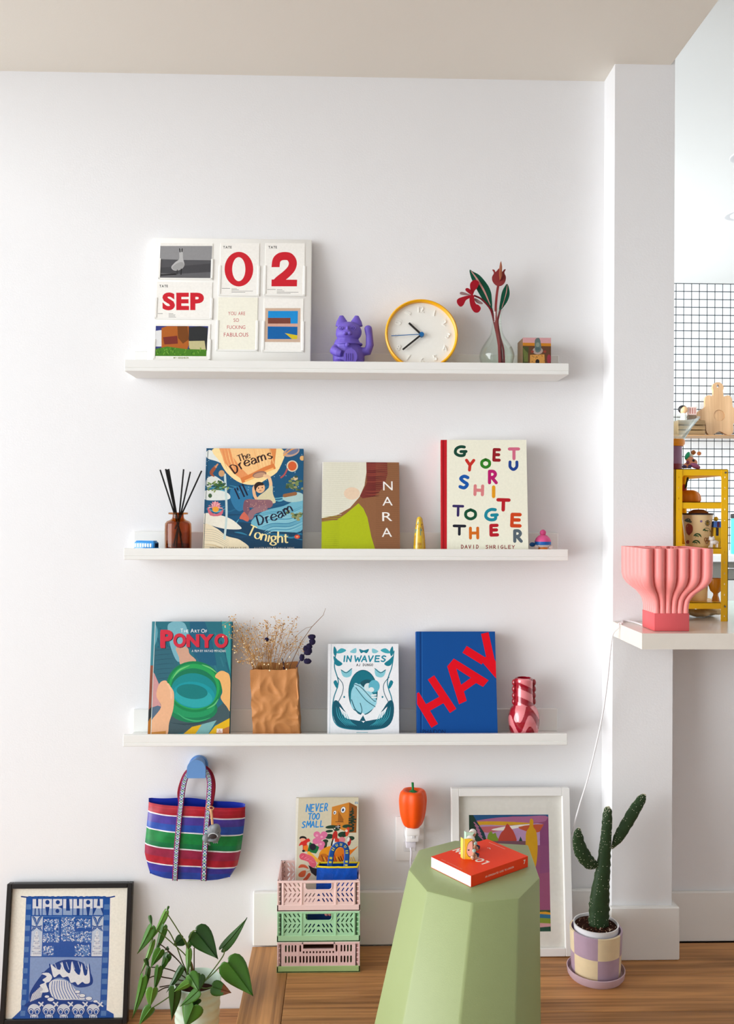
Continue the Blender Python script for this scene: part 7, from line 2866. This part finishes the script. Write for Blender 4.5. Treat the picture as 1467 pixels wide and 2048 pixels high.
MB().lathe([(0, 0), (160 * sj, 0), (160 * sj, jh(795)), (0, jh(795))], 36).build('foot', mat((122, 30, 44), .4), dr)
MB().lathe([(0, jh(795)), (158 * sj, jh(795)), (155 * sj, jh(540)), (0, jh(540))], 36).build('stand', mat((142, 100, 132), .4), dr)
MB().lathe([(0, jh(538)), (170 * sj, jh(538)), (192 * sj, jh(505)), (196 * sj, jh(460)), (185 * sj, jh(437)), (0, jh(437))], 36).build('ring', mat((226, 140, 16), .35), dr)
MB().lathe([(150 * sj, jh(436)), (190 * sj, jh(430)), (300 * sj, jh(250)), (405 * sj, jh(122)), (400 * sj, jh(122)), (294 * sj, jh(254)), (184 * sj, jh(428)), (150 * sj, jh(430))], 44).build('funnel', glass(), dr, 60)
for k in range(8):
    t = 2 * pi * k / 8 + .3
    MB().tube([(186 * sj * cos(t), 186 * sj * sin(t), jh(425)), (394 * sj * cos(t), 394 * sj * sin(t), jh(130))], .0014, 6).build('funnel_rib', glass(), dr)

# cow figure
Yc_ = -.045


def kc(x, y, Y=Yc_):
    return P(1330 + x * K13[2], 820 + y * K13[2], Y)


cw_q = kc(400, 860)
co = thing('cow_figurine', 'small toy cow head figure with green ear lying on the yellow rack', 'figurine', (cw_q.x, Yc_, SHZ[0] + .0002))
coi = Matrix.Translation(-Vector(co.location))
sc_ = K13[2] / spx(Yc_)
b_ = MB(coi)
b_.ell(kc(385, 770), (85 * sc_, .012, 62 * sc_))
b_.ell(kc(350, 715), (60 * sc_, .011, 40 * sc_))
b_.ell(kc(300, 815), (40 * sc_, .010, 42 * sc_))
blob(b_, 'head', mat((214, 140, 106), .4), co, .0011, 4)
MB(coi).ell(kc(430, 815, Yc_ - .006), (88 * sc_, .0095, 38 * sc_), rot=Matrix.Rotation(.45, 3, 'Y')).build('muzzle', mat((150, 84, 124), .4), co)
MB(coi).ell(kc(320, 668, Yc_ - .004), (30 * sc_, .006, 62 * sc_), rot=Matrix.Rotation(.45, 3, 'Y')).build('ear', mat((30, 156, 110), .4), co)
MB(coi).tube([kc(345, 700), kc(390, 650), kc(440, 615)], [.0045, .004, .003], 10).build('horn_base', mat((236, 226, 206), .4), co)
MB(coi).ell(kc(408, 620, Yc_ - .003), (32 * sc_, .005, 34 * sc_)).build('horn_patch', mat((160, 92, 40), .4), co)
MB(coi).ell(kc(492, 636, Yc_), (32 * sc_, .0045, 30 * sc_)).build('horn_tip', mat((206, 124, 72), .4), co)
MB(coi).ell(kc(410, 738, Yc_ - .0125), (20 * sc_, .003, 20 * sc_)).build('eye', mat((24, 18, 18), .2), co)
for x, c_ in ((275, (70, 58, 106)), (345, (74, 70, 112))):
    MB(coi).ell(kc(x, 830, Yc_ - .004), (36 * sc_, .008, 26 * sc_)).build('hoof', mat(c_, .4), co)
MB(coi).ell(kc(325, 765, Yc_ - .011), (24 * sc_, .003, 26 * sc_)).build('cheek_patch', mat((128, 66, 84), .4), co)

# orange pumpkin on the second shelf
Yg = .03
gq = P(1330 + 330 * K13[2], 1000, Yg)
pk = thing('toy_pumpkin', 'orange ribbed toy pumpkin on the second shelf of the yellow rack', 'pumpkin', (gq.x, Yg, SHZ[1] + .0003))
sg_ = K13[2] / spx(Yg)
hp = P(1380, 820 + 1175 * K13[2], Yg).z - SHZ[1]
rp_ = 182 * sg_
MB().lathe([(max(p.x, 0), max(p.y, 0)) for p in crv([(0, 0, 0), (rp_ * .85, 0, 0), (rp_, hp * .3, 0), (rp_ * .85, hp * .75, 0), (rp_ * .4, hp, 0), (0, hp * .92, 0)], 5)], 60, rfun=lambda t, z: 1 - .07 * abs(cos(4 * t)) ** 6).build('body', mat((230, 140, 28), .4, 0, .4, .05, 40), pk, 70)
MB().ell((-70 * sg_, -.004, hp * 1.0), (36 * sg_, .008, 90 * sg_)).build('red_crown', mat((196, 62, 34), .5), pk)
pki = Matrix.Translation(-Vector(pk.location))
dg_ = MB(pki)
dg_.tube([P(1330 + x * K13[2], 820 + y * K13[2], Yg - .02) for x, y in ((328, 985), (322, 1020), (310, 1060), (300, 1110), (285, 1150))], [.0026, .0034, .0022, .0036, .0015], 8)
dg_.build('stalk', mat((58, 66, 44), .7), pk)

# enamel mug
Ym = -.03
K14 = (1330, 1000, 137 / 1079)
mu_q = P(1330 + 500 * K14[2], 1050, Ym)
mu = thing('enamel_mug', 'cream enamel mug with printed motifs and dark rim on the yellow rack', 'mug', (mu_q.x, Ym, SHZ[2] + .0003))
sm_ = K14[2] / spx(Ym)
hM = P(1395, 1000 + 222 * K14[2], Ym).z - SHZ[2]
r0, r1 = 178 * sm_, 236 * sm_
MB().lathe([(0, 0), (r0 * .9, 0), (r0, .004), (r1, hM), (r1 - .0016, hM), (r0 - .002, .006), (0, .005)], 44).build('body', mat((232, 206, 156), .25, 0, .5), mu)
MB().tube([(r1 * 1.02 * cos(t), r1 * 1.02 * sin(t), hM) for t in (2 * pi * k / 48 for k in range(49))], .0022, 8, caps=False).build('rim', mat((36, 38, 52), .25), mu)


def mpm(px, py):
    """point on the mug wall -> (angle, height)"""
    d = ray(px, py)
    k = (Ym - r1 * .9 - CAM.y) / d.y
    q = CAM + d * k
    for _ in range(6):
        z = q.z - mu.location.z
        r = r0 + (r1 - r0) * min(max(z / hM, 0), 1)
        x = max(-r * .995, min(r * .995, q.x - mu.location.x))
        y = Ym - sqrt(r * r - x * x)
        q = CAM + d * ((y - CAM.y) / d.y)
    return (math.atan2(q.x - mu.location.x, -(q.y - Ym)), q.z - mu.location.z)


def m3(a_, z, h):
    r = r0 + (r1 - r0) * z / hM + .0003 + h
    return (r * sin(a_), -r * cos(a_), z)


a = Art(mpm, None, to3=m3, eps=4e-5).crop(*K14)
a.poly([(310, 400), (350, 370), (420, 400), (430, 480), (400, 530), (360, 560), (320, 520)], (150, 60, 44), 3)
a.ell(345, 320, 52, 34, (70, 84, 78))
a.ell(390, 345, 26, 14, (70, 84, 78))
a.ell(562, 336, 20, 18, (132, 110, 148))
for k in range(10):
    t = 2 * pi * k / 10
    a.line([(660, 365), (660 + 42 * cos(t), 365 + 50 * sin(t))], 12, (60, 54, 30), cap=False, bump=False)
a.nx()
a.ell(660, 365, 22, 24, (160, 128, 40))
for x, y, f in ((645, 470, 1), (500, 555, 1), (480, 660, 1)):
    a.poly([(x - 58, y + 14), (x - 40, y - 18), (x, y - 32), (x + 48, y - 14), (x + 68, y + 34), (x + 40, y + 14), (x, y + 20), (x - 30, y + 12)], (40, 84, 44), 3)
    a.line([(x - 20, y + 14), (x - 24, y + 36)], 7, (120, 130, 40), cap=False)
    a.line([(x + 16, y + 14), (x + 14, y + 36)], 7, (120, 130, 40), cap=False)
for dx, dy in ((-18, -6), (20, -4), (0, 28)):
    a.line([(650 + dx + 20 * cos(t), 630 + dy + 30 * sin(t)) for t in (2 * pi * k / 12 for k in range(13))], 12, (150, 92, 34), 0, cap=False, bump=False)
a.nx()
a.ell(340, 660, 18, 30, (150, 60, 44))
a.build('print', mu, printmat(.25, .5, .05, 60))
lo = MB().lathe([(0, 0), (160 * sm_, 0), (140 * sm_, .006), (80 * sm_, .0115), (0, .0125)], 32).build('wooden_dome', mat((158, 98, 44), .6, 0, .3, .1, 60))  # brown dome above the mug rim, taken for a wooden lid
lo.location = (mu_q.x + .003, Ym, SHZ[2] + hM + .0006)
tag(lo, 'domed brown wooden lid resting on the cream enamel mug', 'saucer')
# toy house
Yh = -.035
hq = P(1330 + 815 * K14[2], 1050, Yh)
th_ = thing('toy_house', 'small toy house with blue roof and yellow striped walls behind the mug', 'toy', (hq.x, Yh, SHZ[2] + .0003))
sh = K14[2] / spx(Yh)
zb_ = SHZ[2]


def hz(y):
    return P(1430, 1000 + y * K14[2], Yh).z - zb_


MB().box(-92 * sh, 92 * sh, -.015, .015, 0, hz(432), .001).build('wall', mat((236, 196, 40), .5), th_)
for x in (-40, 45):
    MB().box((x - 18) * sh, (x + 18) * sh, -.0165, -.0148, hz(562), hz(436)).build('stripe', mat((34, 40, 64), .5), th_)
MB().box(-96 * sh, 96 * sh, -.018, .018, hz(432), hz(336), .001).build('roof', mat((70, 120, 206), .5), th_)
for x in (-30, 60):
    MB().box((x - 17) * sh, (x + 17) * sh, -.0192, -.0178, hz(425), hz(345)).build('roof_tile', mat((84, 40, 66), .5), th_)
MB().ell((-20 * sh, 0, hz(300)), (36 * sh, 36 * sh, 36 * sh)).build('finial', mat((240, 190, 20), .4), th_)
MB().ell((40 * sh, -.0155, hz(660)), (22 * sh, .002, 12 * sh)).build('door_mark', mat((40, 44, 50), .5), th_)
# white dog
Yd = -.066
dq = P(1330 + 770 * K14[2], 1070, Yd)
dgt = thing('dog_figurine', 'tiny white dog figure in front of the toy house on the rack', 'figurine', (dq.x, Yd, SHZ[2] + .0003))
sdg = K14[2] / spx(Yd)
b_ = MB()
b_.ell((0, 0, 80 * sdg), (70 * sdg, .008, 40 * sdg))
b_.ell((-40 * sdg, 0, 135 * sdg), (48 * sdg, .008, 36 * sdg))
b_.ell((-70 * sdg, 0, 160 * sdg), (14 * sdg, .004, 22 * sdg))
b_.ell((-15 * sdg, 0, 162 * sdg), (14 * sdg, .004, 22 * sdg))
for x in (-46, 40):
    for y in (-.0045, .0045):
        b_.tube([(x * sdg, y, 70 * sdg), (x * sdg, y, 2 * sdg)], [.0024, .0022], 8)
blob(b_, 'body', mat((232, 232, 232), .5), dgt, .0009, 3)
# goblet bowl, cream cup on the lowest shelf
Yb2 = -.045
sb = K14[2] / spx(Yb2)
gq = P(1330 + 790 * K14[2], 1180, Yb2)
gbw = thing('amber_bowl', 'amber footed bowl on the lowest shelf of the yellow rack', 'bowl', (gq.x, Yb2, SHZ[3] + .0003))


def gh(y):
    return P(1430, 1000 + y * K14[2], Yb2).z - SHZ[3]


AMB = mat((186, 122, 26), .2, 0, .5, .05, 40)
MB().lathe([(0, 0), (62 * sb, 0), (54 * sb, gh(1545)), (38 * sb, gh(1500)), (40 * sb, gh(1470)), (84 * sb, gh(1430)), (112 * sb, gh(1340)), (124 * sb, gh(1235)), (119 * sb, gh(1235)), (104 * sb, gh(1345)), (60 * sb, gh(1415)), (0, gh(1430))], 40).build('bowl_body', AMB, gbw, 60)
Yc2 = -.03
cq = P(1330 + 480 * K14[2], 1190, Yc2)
s2_ = K14[2] / spx(Yc2)
ccup = thing('cream_cup', 'cream cup half hidden behind the pink lamp on the yellow rack', 'cup', (cq.x, Yc2, SHZ[3] + .0003))
MB().lathe([(0, 0), (165 * s2_, 0), (172 * s2_, .004), (178 * s2_, .05), (174 * s2_, .05), (166 * s2_, .006), (0, .005)], 36).build('body', mat((240, 210, 150), .35), ccup)
MB().tube(crv([(-.0215, 0, .042), (-.034, 0, .036), (-.032, 0, .018), (-.0215, 0, .012)], 5), .0028, 8).build('handle', mat((240, 210, 150), .35), ccup)
# folded cloth under the rack
Yk = .02
kq = P(1330 + 560 * K14[2], 1235, Yk)
b_ = MB()
for k in range(14):
    b_.ell((rg.uniform(-.045, .045), rg.uniform(-.03, .03), .011 + rg.uniform(-.002, .006)), (rg.uniform(.016, .03), .022, rg.uniform(.008, .011)))
cl = blob(b_, 'cloth', mat((214, 192, 150), .85, 0, .2, .08, 60), None, .003, 4)
cl.location = (kq.x - .005, Yk, CT + .001)
tag(cl, 'crumpled beige cloth on the countertop under the yellow rack', 'cloth')
